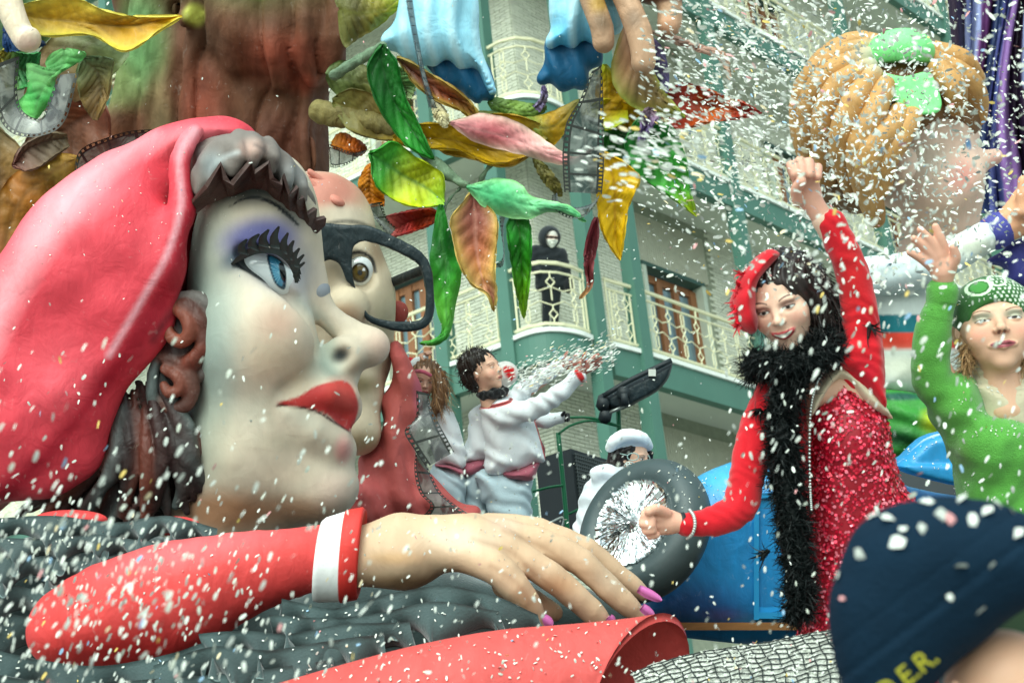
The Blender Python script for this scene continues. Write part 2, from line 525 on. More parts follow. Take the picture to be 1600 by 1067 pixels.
def brick_mat():
    m, nt, b = nodes_mat('cream_brick'); N, L = nt.nodes, nt.links
    tc = N.new('ShaderNodeTexCoord')
    no = N.new('ShaderNodeTexNoise'); no.inputs['Scale'].default_value = 2.2; no.inputs['Detail'].default_value = 6
    L.new(tc.outputs['Object'], no.inputs['Vector'])
    at = N.new('ShaderNodeAttribute'); at.attribute_name = 'Col'
    oi = N.new('ShaderNodeObjectInfo')
    r = N.new('ShaderNodeValToRGB')
    r.color_ramp.elements[0].position = 0.3; r.color_ramp.elements[0].color = (*lin(210, 212, 192), 1)
    r.color_ramp.elements[1].position = 0.75; r.color_ramp.elements[1].color = (*lin(232, 233, 214), 1)
    L.new(no.outputs['Fac'], r.inputs[0])
    sc = N.new('ShaderNodeVectorMath'); sc.operation = 'MULTIPLY'
    L.new(r.outputs[0], sc.inputs[0]); L.new(at.outputs['Color'], sc.inputs[1]); L.new(sc.outputs[0], b.inputs['Base Color'])
    b.inputs['Roughness'].default_value = 0.75
    return m
M_brick = brick_mat()

def v2(p): return np.array([p[0], p[1]])
_l0, _l1 = ray_z(708, 569, H1), ray_z(789, 538, H1)
_q0, _q1 = ray_z(1012.5, 553, H1), ray_z(1169, 602, H1)
_s0 = ray_z(955, 538, H1)
_c2, _c3, _c4, _c1 = ray_z(797, 533, H1), ray_z(936, 530, H1), ray_z(1006, 551, H1), ray_z(697, 573, H1)
dL, dQ = nrm(v2(_l0) - v2(_l1)), nrm(v2(_q1) - v2(_q0))     # going left / going right, horizontally
nL = np.array([-dL[1], dL[0]]); nQ = np.array([dQ[1], -dQ[0]])
if nL[1] < 0: nL = -nL
if nL @ np.array([0, 1]) < 0: nL = -nL
nQ = np.array([-dQ[1], dQ[0]]); nQ = nQ if nQ[1] > 0 else -nQ
nL = nL if nL[1] > 0 else -nL                                 # inward normals point away from the street
DEPTH = 1.15
pL, pQ = v2(_l1) + nL * DEPTH, v2(_q0) + nQ * DEPTH
_t = np.linalg.solve(np.stack([dL, -dQ], 1), pQ - pL)
CORN = pL + dL * _t[0]                                        # the corner of the brick walls
base_c = np.array([CORN[0], CORN[1], 0.0])
bld = thing('corner_building', base_c, 'cream brick corner building with green columns and rounded balconies behind the float', 'building')

# ---- outer edge of the balconies: left run, rounded front, short run, long run
arc = [ray_z(803, 530, H1), ray_z(823, 521.5, H1), ray_z(847, 516, H1), ray_z(864, 515, H1), ray_z(884, 516.5, H1), ray_z(905, 521, H1), ray_z(922, 528, H1)]
ARC = spline(np.array([v2(a) for a in arc]), 17)
LEFT = np.array([v2(_l1) + dL * 16.6, v2(_l1)])
SHORT = np.array([v2(_s0), v2(ray_z(1001.5, 550, H1))])
LONG = np.array([v2(_q0), v2(_q0) + dQ * 24.5])
EDGE = np.vstack([LEFT, ARC, SHORT, LONG])
def p3(p, z): return np.array([p[0], p[1], z])

# wall openings: (run 'L' or 'Q', distance from the corner a0..a1, z0..z1, kind)
def run_pt(run, a): return CORN + (dL if run == 'L' else dQ) * a
def hit_run(px, py, run):
    """distance along a wall run where the pixel's ray meets that wall"""
    v = FWD + (px - 800) / FPX * RIGHT - (py - 533.5) / FPX * UP
    d = dL if run == 'L' else dQ; n = nL if run == 'L' else nQ
    t = ((CORN - CAM[:2]) @ n) / (v[:2] @ n); w = CAM + v * t
    return (w[:2] - CORN) @ d, w[2]
OPEN = []
_a0, _za = hit_run(996, 368, 'Q'); _a1, _zb = hit_run(1088, 400, 'Q')
WQ = (_a0, _a1)
for fl in (-1, 0, 1, 2, 3):
    z = H1 + fl * FH
    OPEN.append(('Q', WQ[0], WQ[1], z + 0.05, z + 2.42, 'shutter' if fl == -1 else 'window'))
    OPEN.append(('Q', WQ[0] + 4.6, WQ[1] + 4.6, z + 0.05, z + 2.42, 'shutter' if fl == -1 else 'window'))
    OPEN.append(('Q', WQ[0] + 8.6, WQ[1] + 8.6, z + 0.05, z + 2.42, 'window'))
    _b1, _ = hit_run(600, 440, 'L'); _b0, _ = hit_run(681, 440, 'L')
    OPEN.append(('L', _b0, _b1, z + 0.05, z + 2.42, 'shutter' if fl == -1 else 'window'))
    OPEN.append(('Q', WQ[0] + 13.6, WQ[1] + 13.6, z + 0.05, z + 2.42, 'window'))
    OPEN.append(('Q', WQ[0] + 18.6, WQ[1] + 18.6, z + 0.05, z + 2.42, 'window'))
    OPEN.append(('L', _b0 + 8.4, _b1 + 8.4, z + 0.05, z + 2.42, 'window'))
    OPEN.append(('L', _b0 + 4.2, _b1 + 4.2, z + 0.05, z + 2.42, 'window'))
ZLO, ZHI = H1 - 3.6, H1 + 3.55 * FH
RUNLEN = {'L': 17.0, 'Q': 25.0}

# mortar-coloured wall backing with the openings cut out, each run one part
for run in 'LQ':
    d = dL if run == 'L' else dQ; n = nL if run == 'L' else nQ
    ops = [o for o in OPEN if o[0] == run]
    xs = sorted({0.0, RUNLEN[run]} | {o[1] for o in ops} | {o[2] for o in ops}); zs = sorted({0.0, ZHI} | {o[3] for o in ops} | {o[4] for o in ops})
    mb = MB()
    for xa, xb in zip(xs, xs[1:]):
        for za, zb in zip(zs, zs[1:]):
            mx, mz = (xa + xb) / 2, (za + zb) / 2
            if any(o[1] < mx < o[2] and o[3] < mz < o[4] for o in ops): continue
            A, B = run_pt(run, xa), run_pt(run, xb)
            mb.add([p3(A, za), p3(B, za), p3(B, zb), p3(A, zb)], [(0, 1, 2, 3)])
    wall = mb.part('wall', bld, M_mortar, smooth=False)
    # bricks
    bl, bh, bt, j = 0.215, 0.062, 0.022, 0.013
    cand = []
    row = 0; z = ZLO
    while z < ZHI:
        x = -0.11 if row % 2 else 0.0
        while x < RUNLEN[run]:
            a, b = max(x, 0.004), min(x + bl - j, RUNLEN[run])
            if b - a > 0.03:
                clear = True
                for o in ops:
                    if b > o[1] - 0.11 and a < o[2] + 0.11 and z + bh > o[3] - 0.02 and z < o[4] + 0.02: clear = False; break
                # ribbed panels above the windows take the brick's place
                fr_ = (z - H1) % FH
                if fr_ > 2.44 and ((run == 'Q' and a < WQ[1] + 0.25 and b > WQ[0] - 0.4)): clear = False
                if clear: cand.append((a, b, z))
            x += bl
        z += bh; row += 1
    cand = np.array(cand)
    ctr = (cand[:, 0] + cand[:, 1]) / 2
    base = CORN[None] + ctr[:, None] * d[None]
    W3 = np.column_stack([base, cand[:, 2] + bh / 2])
    q = W3 - CAM; dep = q @ FWD; ppx = 800 + FPX * (q @ RIGHT) / dep; ppy = 533.5 - FPX * (q @ UP) / dep
    vis = (ppx > -60) & (ppx < 1660) & (ppy > -60) & (ppy < 1000)
    cand, W3, ppx, ppy = cand[vis], W3[vis], ppx[vis], ppy[vis]
    # the bricks that show largest: around the rounded balconies
    if run == 'L': pri = np.abs(ppx - 820) / 1.0 + np.where((ppy > 250) & (ppy < 520), 0, 300)
    else: pri = np.abs(ppx - 900) / 1.0 + np.where((ppy > 330) & (ppy < 520), 0, 300)
    order = np.argsort(pri); solo_i = set(order[:150].tolist())
    proto = None
    full = bl - j
    V8 = []; C8 = []
    jit = RNG.uniform(0.86, 1.06, len(cand)); out = RNG.uniform(0, 0.006, len(cand))
    for i in sorted(solo_i):
        a, b, z = cand[i]
        if proto is None:
            V, F = box((0, 0, 0), (full / 2, 0, 0), (0, bt / 2 + 0.006, 0), (0, 0, (bh - j) / 2))
            proto = make_mesh('brick', V, F, M_brick, cols=np.full((8, 3), 0.97), smooth=False)
        o = bpy.data.objects.new('brick', proto); COL.objects.link(o); o.parent = wall
        c = W3[i].copy(); c[:2] -= n * (out[i])
        o.location = tuple(c - wl(wall)); o.rotation_euler = (0, 0, math.atan2(d[1], d[0])); o.scale = ((b - a) / full, 1, 1)
    rest = np.array([i for i in range(len(cand)) if i not in solo_i])
    h2 = (cand[rest, 1] - cand[rest, 0]) / 2
    d3 = np.array([d[0], d[1], 0]); n3 = np.array([n[0], n[1], 0])
    cc = W3[rest] - n3 * out[rest][:, None]
    VV = np.stack([cc + sx * h2[:, None] * d3 + sy * (bt / 2 + 0.006) * n3 + np.array([0, 0, sz * (bh - j) / 2]) for sx in (-1, 1) for sy in (-1, 1) for sz in (-1, 1)], 1)
    Fb = np.array([(0, 1, 3, 2), (4, 6, 7, 5), (0, 4, 5, 1), (2, 3, 7, 6), (0, 2, 6, 4), (1, 5, 7, 3)])
    Fq = (np.arange(len(rest)) * 8)[:, None, None] + Fb[None]
    part('brick', wall, VV.reshape(-1, 3), Fq.reshape(-1, 4), M_brick, cols=np.repeat(jit[rest], 8)[:, None] * np.ones((1, 3)), smooth=False, kind='stuff')

# windows
for run, a0, a1, z0, z1, kind in OPEN:
    d = dL if run == 'L' else dQ; n = nL if run == 'L' else nQ
    d3, n3, Z = p3(d, 0), p3(n, 0), np.array([0, 0, 1.0])
    A = p3(run_pt(run, a0), 0); w = a1 - a0; cz = (z0 + z1) / 2; hz = (z1 - z0) / 2
    fr = MB()
    rec = 0.24
    for x in (0.0, w):   # stone jambs
        fr.add(*box(A + d3 * x + n3 * (rec / 2 - 0.03) + Z * cz, d3 * 0.05, n3 * (rec / 2 + 0.03), Z * hz), m=0)
    fr.add(*box(A + d3 * w / 2 + n3 * (rec / 2 - 0.03) + Z * (z1 + 0.03), d3 * (w / 2 + 0.05), n3 * (rec / 2 + 0.03), Z * 0.04), m=1)
    win = fr.part('window', bld, [M_stone, M_frame_green], smooth=False)
    if kind == 'shutter':
        mb = MB(); k = int((z1 - z0) / 0.055)
        for i in range(k):
            zz = z0 + (i + 0.5) * (z1 - z0) / k
            mb.add(*box(A + d3 * w / 2 + n3 * (rec - 0.06) + Z * zz, d3 * (w / 2 - 0.05), n3 * 0.012, Z * ((z1 - z0) / k / 2 - 0.004)))
        mb.add(*box(A + d3 * w / 2 + n3 * (rec - 0.02) + Z * cz, d3 * (w / 2 - 0.05), n3 * 0.012, Z * hz))
        mb.part('roller_shutter', win, M_shutter, smooth=False)
        continue
    fm = MB()
    for x, ww in ((0.12, 0.09), (w * 0.34, 0.075), (w * 0.62, 0.075), (w - 0.13, 0.085)):
        fm.add(*box(A + d3 * x + n3 * (rec - 0.10) + Z * cz, d3 * ww, n3 * 0.035, Z * (hz - 0.08)))
    for zz in (z0 + 0.12, z1 - 0.12):
        fm.add(*box(A + d3 * w / 2 + n3 * (rec - 0.085) + Z * zz, d3 * (w / 2 - 0.1), n3 * 0.03, Z * 0.07))
    fm.part('frame', win, M_wood, smooth=False)
    g0 = A + n3 * (rec - 0.06)
    for xa, xb in ((0.14, w * 0.34), (w * 0.34, w * 0.62), (w * 0.62, w - 0.14)):
        part('pane', win, *box(g0 + d3 * (xa + xb) / 2 + Z * cz, d3 * (xb - xa) / 2, n3 * 0.006, Z * (hz - 0.1)), M_glass, smooth=False)

# ribbed panels above the windows
for fl in (-1, 0, 1, 2):
    z = H1 + fl * FH
    for run, a, b in (('Q', WQ[0] - 0.3, WQ[1] + 0.22),):
        d3, n3 = p3(dQ, 0), p3(nQ, 0); mb = MB(); x = a
        while x < b:
            mb.add(*box(p3(run_pt(run, x), z + 2.95) - n3 * 0.02, d3 * 0.022, n3 * 0.03, np.array([0, 0, 0.46]))); x += 0.06
        mb.part('ribbed_panel', bld, M_rib, smooth=False)

# balconies on every floor
def inset(poly, k):
    c = p3(CORN, 0)[:2]; return poly + nrm(c - poly) * k
def railing(poly, z, par, posts=True):
    """cream metal railing with diamonds along a plan polyline"""
    seg = np.linalg.norm(np.diff(poly, axis=0), axis=1); s = np.concatenate([[0], np.cumsum(seg)]); T = s[-1]
    def pt(a, h):
        a = min(max(a, 0), T); i = min(np.searchsorted(s, a, side='right') - 1, len(seg) - 1); f = (a - s[i]) / seg[i]
        q = poly[i] * (1 - f) + poly[i + 1] * f; return p3(q, z + h)
    mb = MB(); nn = max(2, int(T / 0.2))
    for h, r in ((RAIL, 0.033), (RAIL - 0.155, 0.02), (0.07, 0.028)):
        mb.add(*tube([pt(a, h) for a in np.linspace(0, T, nn)], r, 5))
    def bar(a0, h0, a1, h1, r=0.0105): mb.add(*tube([pt(a0, h0), pt(a1, h1)], r, 4, caps=False))
    for a in (0.02, 0.10, T - 0.10, T - 0.02): bar(a, 0.0 if a in (0.02, T - 0.02) else .07, a, RAIL - 0.155, 0.016)
    for a in np.arange(0.02, T, 1.35): bar(a, RAIL - 0.155, a, RAIL, 0.016)
    cw = 0.36; k = max(2, int(round((T - 0.2) / cw))); cw = (T - 0.2) / k; top = RAIL - 0.155
    def dia(a, h, hw, hh):
        bar(a - hw, h, a, h + hh); bar(a, h + hh, a + hw, h); bar(a + hw, h, a, h - hh); bar(a, h - hh, a - hw, h)
    def rec_(a, h0, h1, hw):
        bar(a - hw, h0, a - hw, h1); bar(a + hw, h0, a + hw, h1); bar(a - hw, h0, a + hw, h0); bar(a - hw, h1, a + hw, h1)
    for i in range(k):
        a = 0.1 + (i + 0.5) * cw
        if i % 2 == 0:
            bar(a, top, a, .86); rec_(a, .68, .86, .034); dia(a, .60, .055, .075); dia(a, .45, .055, .075); rec_(a, .14, .34, .034); bar(a, .34, a, .375); bar(a, .07, a, .14)
            for sg in (-1, 1):
                bar(a, .675, a + sg * cw * .5, .60); bar(a, .375, a + sg * cw * .5, .44)
        else:
            bar(a, top, a, .82); dia(a, .74, .07, .08); bar(a, .66, a, .58); bar(a - .5 * cw, .60, a, .66); bar(a + .5 * cw, .60, a, .66)
            bar(a - .5 * cw, .44, a, .36); bar(a + .5 * cw, .44, a, .36); bar(a, .58, a, .44); bar(a, .36, a, .30); dia(a, .22, .07, .08); bar(a, .14, a, .07)
    return mb.part('railing', par, M_cream_rail, smooth=False)

floors_n = (0, 1, 2, 3)
for fl in floors_n:
    z = H1 + fl * FH
    # slab
    outer = EDGE
    inner = np.array([run_pt('Q', 24.6), CORN, run_pt('L', 16.8)])
    poly = np.vstack([outer, inner]); m = len(poly)
    V = np.vstack([np.column_stack([poly, np.full(m, z)]), np.column_stack([poly, np.full(m, z - 0.28)])])
    Fp = [tuple(range(m)), tuple(range(2 * m - 1, m - 1, -1))] + [(i, (i + 1) % m, (i + 1) % m + m, i + m) for i in range(m)]
    slab = part('balcony_slab', bld, V, Fp, M_soffit, smooth=False)
    # white edge and green fascia as bent beams
    def band(poly, z0, z1, out, inn, name, m_, par):
        G = []
        dd = np.gradient(poly, axis=0); nn = nrm(np.column_stack([dd[:, 1], -dd[:, 0]]))
        nn = np.where((nn @ np.array([0, -1.0]))[:, None] < 0, -nn, nn)
        for (o, zz) in ((out, z0), (out, z1), (-inn, z1), (-inn, z0)):
            G.append(np.column_stack([poly + nn * o, np.full(len(poly), zz)]))
        G = np.stack(G, 1); k = len(poly)
        F = grid_faces(k, 4, wrap=True) + [(0, 1, 2, 3), tuple((k - 1) * 4 + j for j in (3, 2, 1, 0))]
        return part(name, par, G.reshape(-1, 3), F, m_, smooth=False)
    for poly2 in (LEFT, ARC, np.vstack([SHORT, LONG])):
        band(poly2, z - 0.045, z + 0.025, 0.06, 0.2, 'slab_edge', M_white_edge, slab)
        band(poly2, z - 0.50, z - 0.047, 0.02, 0.14, 'fascia', M_green, slab)
    for poly2 in (LEFT, ARC, SHORT, LONG):
        railing(poly2 + 0, z + 0.03, slab)
# columns
for c in (_c1, _c2, _c3, _c4, p3(v2(_q0) + dQ * 3.05, 0), p3(v2(_q0) + dQ * 8.2, 0), p3(v2(_q0) + dQ * 13.4, 0), p3(v2(_q0) + dQ * 18.6, 0), p3(v2(_l1) + dL * 5.2, 0), p3(v2(_l1) + dL * 9.6, 0)):
    d = dL if c[0] < 0.4 else dQ
    part('column', bld, *box(np.array([c[0], c[1], (ZHI + 0.0) / 2]) + p3(0.03 * (nL if c[0] < 0.4 else nQ), 0), p3(d, 0) * 0.115, p3(np.array([-d[1], d[0]]), 0) * 0.115, np.array([0, 0, ZHI / 2])), M_green, smooth=False)
# flat roof and rear so that the block is closed
_rp = np.array([run_pt('Q', 25.0), CORN, run_pt('L', 17.0), run_pt('L', 17.0) + nL * 12 + dQ * 6])
part('roof', bld, np.vstack([np.column_stack([_rp, np.full(4, ZHI)]), np.column_stack([_rp, np.full(4, ZHI + .3)])]), [(0, 1, 2, 3), (7, 6, 5, 4), (0, 4, 5, 1), (1, 5, 6, 2), (2, 6, 7, 3), (3, 7, 4, 0)], M_soffit, smooth=False)
# ================================================================== giant papier-mache woman
def paper(name, rough=0.42, bump=0.25, bscale=14, var=0.05, stretch=(1, 1, 1), spec=0.35, scale=6, sss=0.0):
    """hand-painted papier-mache: colour attribute, brush strokes, lumpy paper relief, scuffs"""
    m, nt, b = nodes_mat(name); N, L = nt.nodes, nt.links
    tc = N.new('ShaderNodeTexCoord'); at = N.new('ShaderNodeAttribute'); at.attribute_name = 'Col'
    def noise(sc, det, st, dis=0.0):
        mp = N.new('ShaderNodeMapping'); mp.inputs['Scale'].default_value = st; mp.inputs['Rotation'].default_value = (0.4, 0.7, 0.5); L.new(tc.outputs['Object'], mp.inputs['Vector'])
        n = N.new('ShaderNodeTexNoise'); n.inputs['Scale'].default_value = sc; n.inputs['Detail'].default_value = det; n.inputs['Distortion'].default_value = dis
        L.new(mp.outputs[0], n.inputs['Vector']); return n.outputs['Fac']
    st1 = noise(26, 6, (1.0, 0.22, 0.35), 0.6); bl = noise(5, 5, (1, 1, 1), 0.5); fine = noise(90, 3, (1, .5, .5)); lump = noise(11, 4, (1, 1, 1), 0.8)
    def mr(src, a, b_, lo, hi):
        r = N.new('ShaderNodeMapRange'); r.inputs[1].default_value = a; r.inputs[2].default_value = b_; r.inputs[3].default_value = lo; r.inputs[4].default_value = hi; L.new(src, r.inputs[0]); return r.outputs[0]
    def mth(op, x, y):
        q = N.new('ShaderNodeMath'); q.operation = op
        for i_, v in enumerate((x, y)):
            if isinstance(v, (int, float)): q.inputs[i_].default_value = v
            else: L.new(v, q.inputs[i_])
        return q.outputs[0]
    k = mth('MULTIPLY', mr(st1, .25, .75, 1 - var * 1.3, 1 + var * 1.3), mr(bl, .3, .7, 1 - var, 1 + var))
    sc_ = N.new('ShaderNodeVectorMath'); sc_.operation = 'SCALE'; L.new(at.outputs['Color'], sc_.inputs[0]); L.new(k, sc_.inputs['Scale'])
    wear = mr(noise(34, 8, (1, .6, .8), 1.5), .64, .74, 0, .45)
    mx = N.new('ShaderNodeMix'); mx.data_type = 'RGBA'; L.new(wear, mx.inputs['Factor']); L.new(sc_.outputs[0], mx.inputs['A'])
    pale = N.new('ShaderNodeMix'); pale.data_type = 'RGBA'; pale.inputs['Factor'].default_value = .30; L.new(sc_.outputs[0], pale.inputs['A']); pale.inputs['B'].default_value = (.55, .52, .47, 1); L.new(pale.outputs['Result'], mx.inputs['B'])
    L.new(mx.outputs['Result'], b.inputs['Base Color'])
    L.new(mr(st1, .2, .8, rough + .18, rough), b.inputs['Roughness']); b.inputs['Specular IOR Level'].default_value = spec
    hgt = mth('ADD', mth('MULTIPLY', lump, 1.0), mth('ADD', mth('MULTIPLY', st1, .5), mth('MULTIPLY', fine, .10)))
    bp = N.new('ShaderNodeBump'); bp.inputs['Strength'].default_value = min(1, bump * 2.6); bp.inputs['Distance'].default_value = .022; L.new(hgt, bp.inputs['Height']); L.new(bp.outputs[0], b.inputs['Normal'])
    return m
M_skin_p = paper('painted_papier_mache', rough=0.5, bump=0.07, bscale=9, var=0.05)
M_red_p = paper('painted_red_papier_mache', rough=0.55, bump=0.14, bscale=7, var=0.07)
M_dark_p = paper('painted_dark_papier_mache', rough=0.38, bump=0.25, bscale=16, var=0.14)
M_gloss = mat('glossy_eye_paint', (1, 1, 1), rough=0.12, attr=True, var=0.0, spec=0.6, coat=0.5)

Fw = Frame(5.0)
wm = thing('giant_woman', Fw.PW(330, 1000, -80), 'giant papier-mache woman in red beret resting on her forearm', 'sculpture')
L = Fw.L
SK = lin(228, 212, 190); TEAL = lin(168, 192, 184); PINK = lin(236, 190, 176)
f = Sdf(Fw, 4.2, base=SK)
f.ell(L(390, 470, -90), (96, 200, 150))
f.ell(L(410, 360, -50), (85, 130, 118), k=60)
f.ell(L(442, 345, -75), (44, 90, 80), k=40)
f.ell(L(402, 540, 14), (92, 100, 88), k=44)                  # near cheek
f.ell(L(424, 515, 48), (60, 58, 50), k=40)
f.ell(L(470, 640, -45), (78, 85, 95), k=55)                 # muzzle
f.ell(L(395, 700, -50), (112, 130, 122), k=60)              # jaw
f.ell(L(490, 760, -30), (72, 62, 72), k=45)                 # chin
f.ell(L(350, 800, -80), (110, 100, 110), k=60)              # throat
f.chain([(*L(470, 380, -62), 20), (*L(490, 430, -60), 20), (*L(503, 478, -58), 18), (*L(535, 512, -56), 22), (*L(577, 541, -52), 31)], k=26, n=8)     # bridge and nose
f.ell(L(575, 541, -48), (34, 33, 34), k=8)
f.ell(L(540, 552, -14), (33, 30, 27), k=18)                 # wing
f.ell(L(520, 590, -40), (40, 30, 50), k=30)
f.ell(L(531, 556, 16), (15, 11, 15), k=18, sub=True, R=rot(0, 0, 25))          # nostril
f.ell(L(452, 470, 40), (48, 12, 26), k=26, sub=True, R=rot(0, 0, -45))     # dip beside the nose
f.ell(L(418, 416, 60), (54, 23, 44), k=12, sub=True, R=rot(0, 0, -27))
f.chain([(*L(462, 448, 66), 9), (*L(486, 482, 44), 12), (*L(500, 515, 22), 12), (*L(498, 545, 20), 9)], k=24, sub=True, n=7)     # groove between cheek and nose
f.chain([(*L(500, 575, 40), 5), (*L(470, 596, 62), 6), (*L(444, 612, 72), 4)], k=22, sub=True, n=5)        # eye opening
# lips
LC = None
f.chain([(*L(436, 631, 44), 5), (*L(470, 622, 42), 15), (*L(510, 616, 24), 25), (*L(535, 622, -14), 28), (*L(540, 632, -40), 27)], k=12, kk=8)
f.chain([(*L(545, 645, -30), 16), (*L(540, 655, -20), 14)], k=14)
f.chain([(*L(452, 648, 40), 12), (*L(490, 672, 28), 24), (*L(520, 694, 0), 28), (*L(530, 702, -30), 28)], k=20, kk=12)
f.cap(L(436, 634, 62), L(490, 641, 66), 3, 4, k=5, sub=True)
f.cap(L(490, 641, 66), L(527, 664, 38), 4, 4, k=5, sub=True)
f.mesh(disp=wob(3, 0.028, 1.6))
# airbrushed paint
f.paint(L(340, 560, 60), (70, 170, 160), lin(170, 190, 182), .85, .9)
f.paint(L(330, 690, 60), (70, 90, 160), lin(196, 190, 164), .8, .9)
f.paint(L(468, 580, 40), (44, 70, 100), lin(206, 184, 152), .6, .9)
f.paint(L(430, 690, 60), (80, 26, 100), lin(206, 196, 172), .6, .9)
f.paint(L(440, 745, 60), (60, 34, 100), lin(236, 212, 188), .5, .9)
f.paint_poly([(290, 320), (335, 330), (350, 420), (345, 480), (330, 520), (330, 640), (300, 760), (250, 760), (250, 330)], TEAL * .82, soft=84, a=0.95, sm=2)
f.paint(L(450, 420, 40), (120, 70, 120), lin(176, 182, 204), 0.75, 0.9, rot(0, 0, -20))
f.paint(L(408, 372, 60), (88, 46, 90), lin(104, 104, 168), 0.95, 0.7, rot(0, 0, 10))
f.paint(L(372, 404, 60), (46, 26, 70), lin(70, 92, 112), 0.8, 0.8, rot(0, 0, 25))
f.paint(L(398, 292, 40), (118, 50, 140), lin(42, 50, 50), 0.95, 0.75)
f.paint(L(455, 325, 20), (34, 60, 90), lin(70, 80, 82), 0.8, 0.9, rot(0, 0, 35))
f.paint(L(432, 505, 90), (52, 50, 60), lin(226, 178, 156), 0.7, 0.95)
f.paint(L(425, 560, 90), (60, 52, 60), lin(222, 196, 164), 0.5, 0.95)
f.paint(L(512, 545, 10), (26, 52, 60), lin(170, 190, 176), 0.7, 0.9, rot(0, 0, 10))
f.paint(L(505, 575, 10), (60, 32, 80), lin(182, 200, 186), 0.55, 0.9)
f.paint(L(590, 540, -40), (44, 40, 60), PINK, 0.6, 0.9)
f.paint(L(560, 573, -20), (40, 18, 60), lin(150, 128, 100), 0.6, 0.9, rot(0, 0, 25))
f.paint(L(400, 635, 60), (40, 70, 60), lin(214, 214, 196), 0.6, 0.9)
f.paint(L(380, 700, 60), (80, 60, 90), lin(232, 218, 196), 0.4, 0.9)
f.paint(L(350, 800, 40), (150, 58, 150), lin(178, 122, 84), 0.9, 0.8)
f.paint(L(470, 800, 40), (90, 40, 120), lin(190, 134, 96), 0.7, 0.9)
f.paint(L(525, 765, 20), (60, 46, 90), lin(240, 206, 190), 0.6, 0.9)
f.paint(L(480, 655, 60), (60, 30, 40), lin(204, 206, 190), 0.5, 0.9, rot(0, 0, -25))
f.paint(L(536, 700, 0), (20, 32, 60), lin(232, 150, 148), 0.8, 0.7)
f.paint(L(531, 555, 12), (22, 17, 60), lin(34, 42, 46), .97, 0.75, rot(0, 0, 25))
f.paint_line([(508, 520), (502, 548), (510, 575), (530, 590)], 5, lin(150, 168, 156), soft=16, a=.7, zmin=-60)
f.paint_line([(440, 600), (420, 630), (424, 660)], 3, lin(176, 168, 146), soft=20, a=.6, zmin=-20)
f.paint_line([(468, 470), (500, 500), (510, 520)], 5, lin(160, 190, 188), soft=26, a=.6, zmin=-40)
f.paint_poly([(430, 631), (465, 620), (492, 604), (520, 596), (538, 595), (551, 606), (560, 632), (556, 655), (549, 674), (530, 664), (512, 648), (490, 640), (455, 634)], lin(206, 60, 58), soft=3, zmin=-80)
f.paint_line([(432, 632), (470, 636), (498, 644), (520, 658), (546, 674)], [1.0, 2.0, 2.0, 1.2], lin(74, 26, 30), soft=3, zmin=-60)
f.paint_poly([(515, 600), (540, 596), (552, 612), (555, 640), (530, 640)], lin(232, 92, 80), soft=24, a=0.6, zmin=-80)
f.paint_line([(358, 324), (378, 312), (400, 309), (425, 317), (447, 333), (466, 352)], [0.6, 1.6, 2.2, 3.0, 3.6, 2.0], lin(28, 30, 32), soft=2, zmin=-60)
f.paint_poly([(362, 414), (376, 404), (400, 397), (428, 399), (446, 414), (452, 440), (446, 452), (436, 452), (410, 440), (385, 425)], lin(30, 36, 40), soft=3, zmin=-60)
f.C = f.C * np.array([.78, .77, .76])
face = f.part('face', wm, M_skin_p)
# eyeball with painted iris
e = Sdf(Fw, 1.6, base=lin(226, 232, 234))
e.ell(L(416, 424, -4), (60, 40, 46), R=rot(0, 0, -24))
e.mesh()
e.paint_poly([(417, 400), (428, 398), (441, 408), (447, 428), (445, 452), (432, 446), (424, 430)], lin(14, 60, 82), soft=1.5)
e.paint_poly([(421, 403), (430, 402), (440, 412), (443, 430), (441, 447), (433, 442), (427, 428)], lin(58, 140, 178), soft=2)
for q in range(9):
    a = -1.3 + q * 0.3; e.paint_line([(441, 426), (441 - 20 * math.cos(a), 426 + 20 * math.sin(a))], 0.5, lin(150, 206, 224), soft=1.2, a=0.6)
e.paint_poly([(436, 412), (442, 412), (447, 426), (446, 440), (440, 437), (437, 426)], lin(10, 14, 18), soft=1.5)
e.paint(L(414, 452, 40), (40, 9, 60), lin(120, 130, 136), 0.7, 0.9, rot(0, 0, -30))
e.part('eye', wm, M_gloss)
# eyelashes: a dark lid band with curved spikes, cut from sheet and standing off the lid
mb = MB()
lid = spline(np.array([(362, 414), (378, 405), (402, 396), (428, 396), (448, 409), (459, 428), (462, 442)]), 40)
tips = [(386, 374), (405, 366), (420, 359), (436, 354), (450, 364), (459, 376), (468, 388), (475, 398), (476, 410), (468, 424)]
bi = [8, 12, 16, 20, 24, 27, 30, 33, 36, 38]
lo = []; hi_ = []
for i, q in enumerate(lid):
    t = i / 39; lo.append(q); wdt = 1.5 + 12 * math.sin(math.pi * min(1, t * 0.95)) ** 1.0
    nrm2 = lid[min(i + 1, 39)] - lid[max(i - 1, 0)]; nrm2 = nrm2 / np.linalg.norm(nrm2); hi_.append(q + wdt * np.array([nrm2[1], -nrm2[0]]))
def zl(t): return 62 - 78 * max(0, t - 0.55) ** 1.3
G = []
for i in range(40):
    t = i / 39
    G += [L(*lo[i], zl(t) + 1), L(*((lo[i] + hi_[i]) / 2), zl(t) + 10), L(*hi_[i], zl(t) + 9)]
V, F = thick(Fw.W(np.array(G)), 40, 3, 0.006); mb.add(V, F)
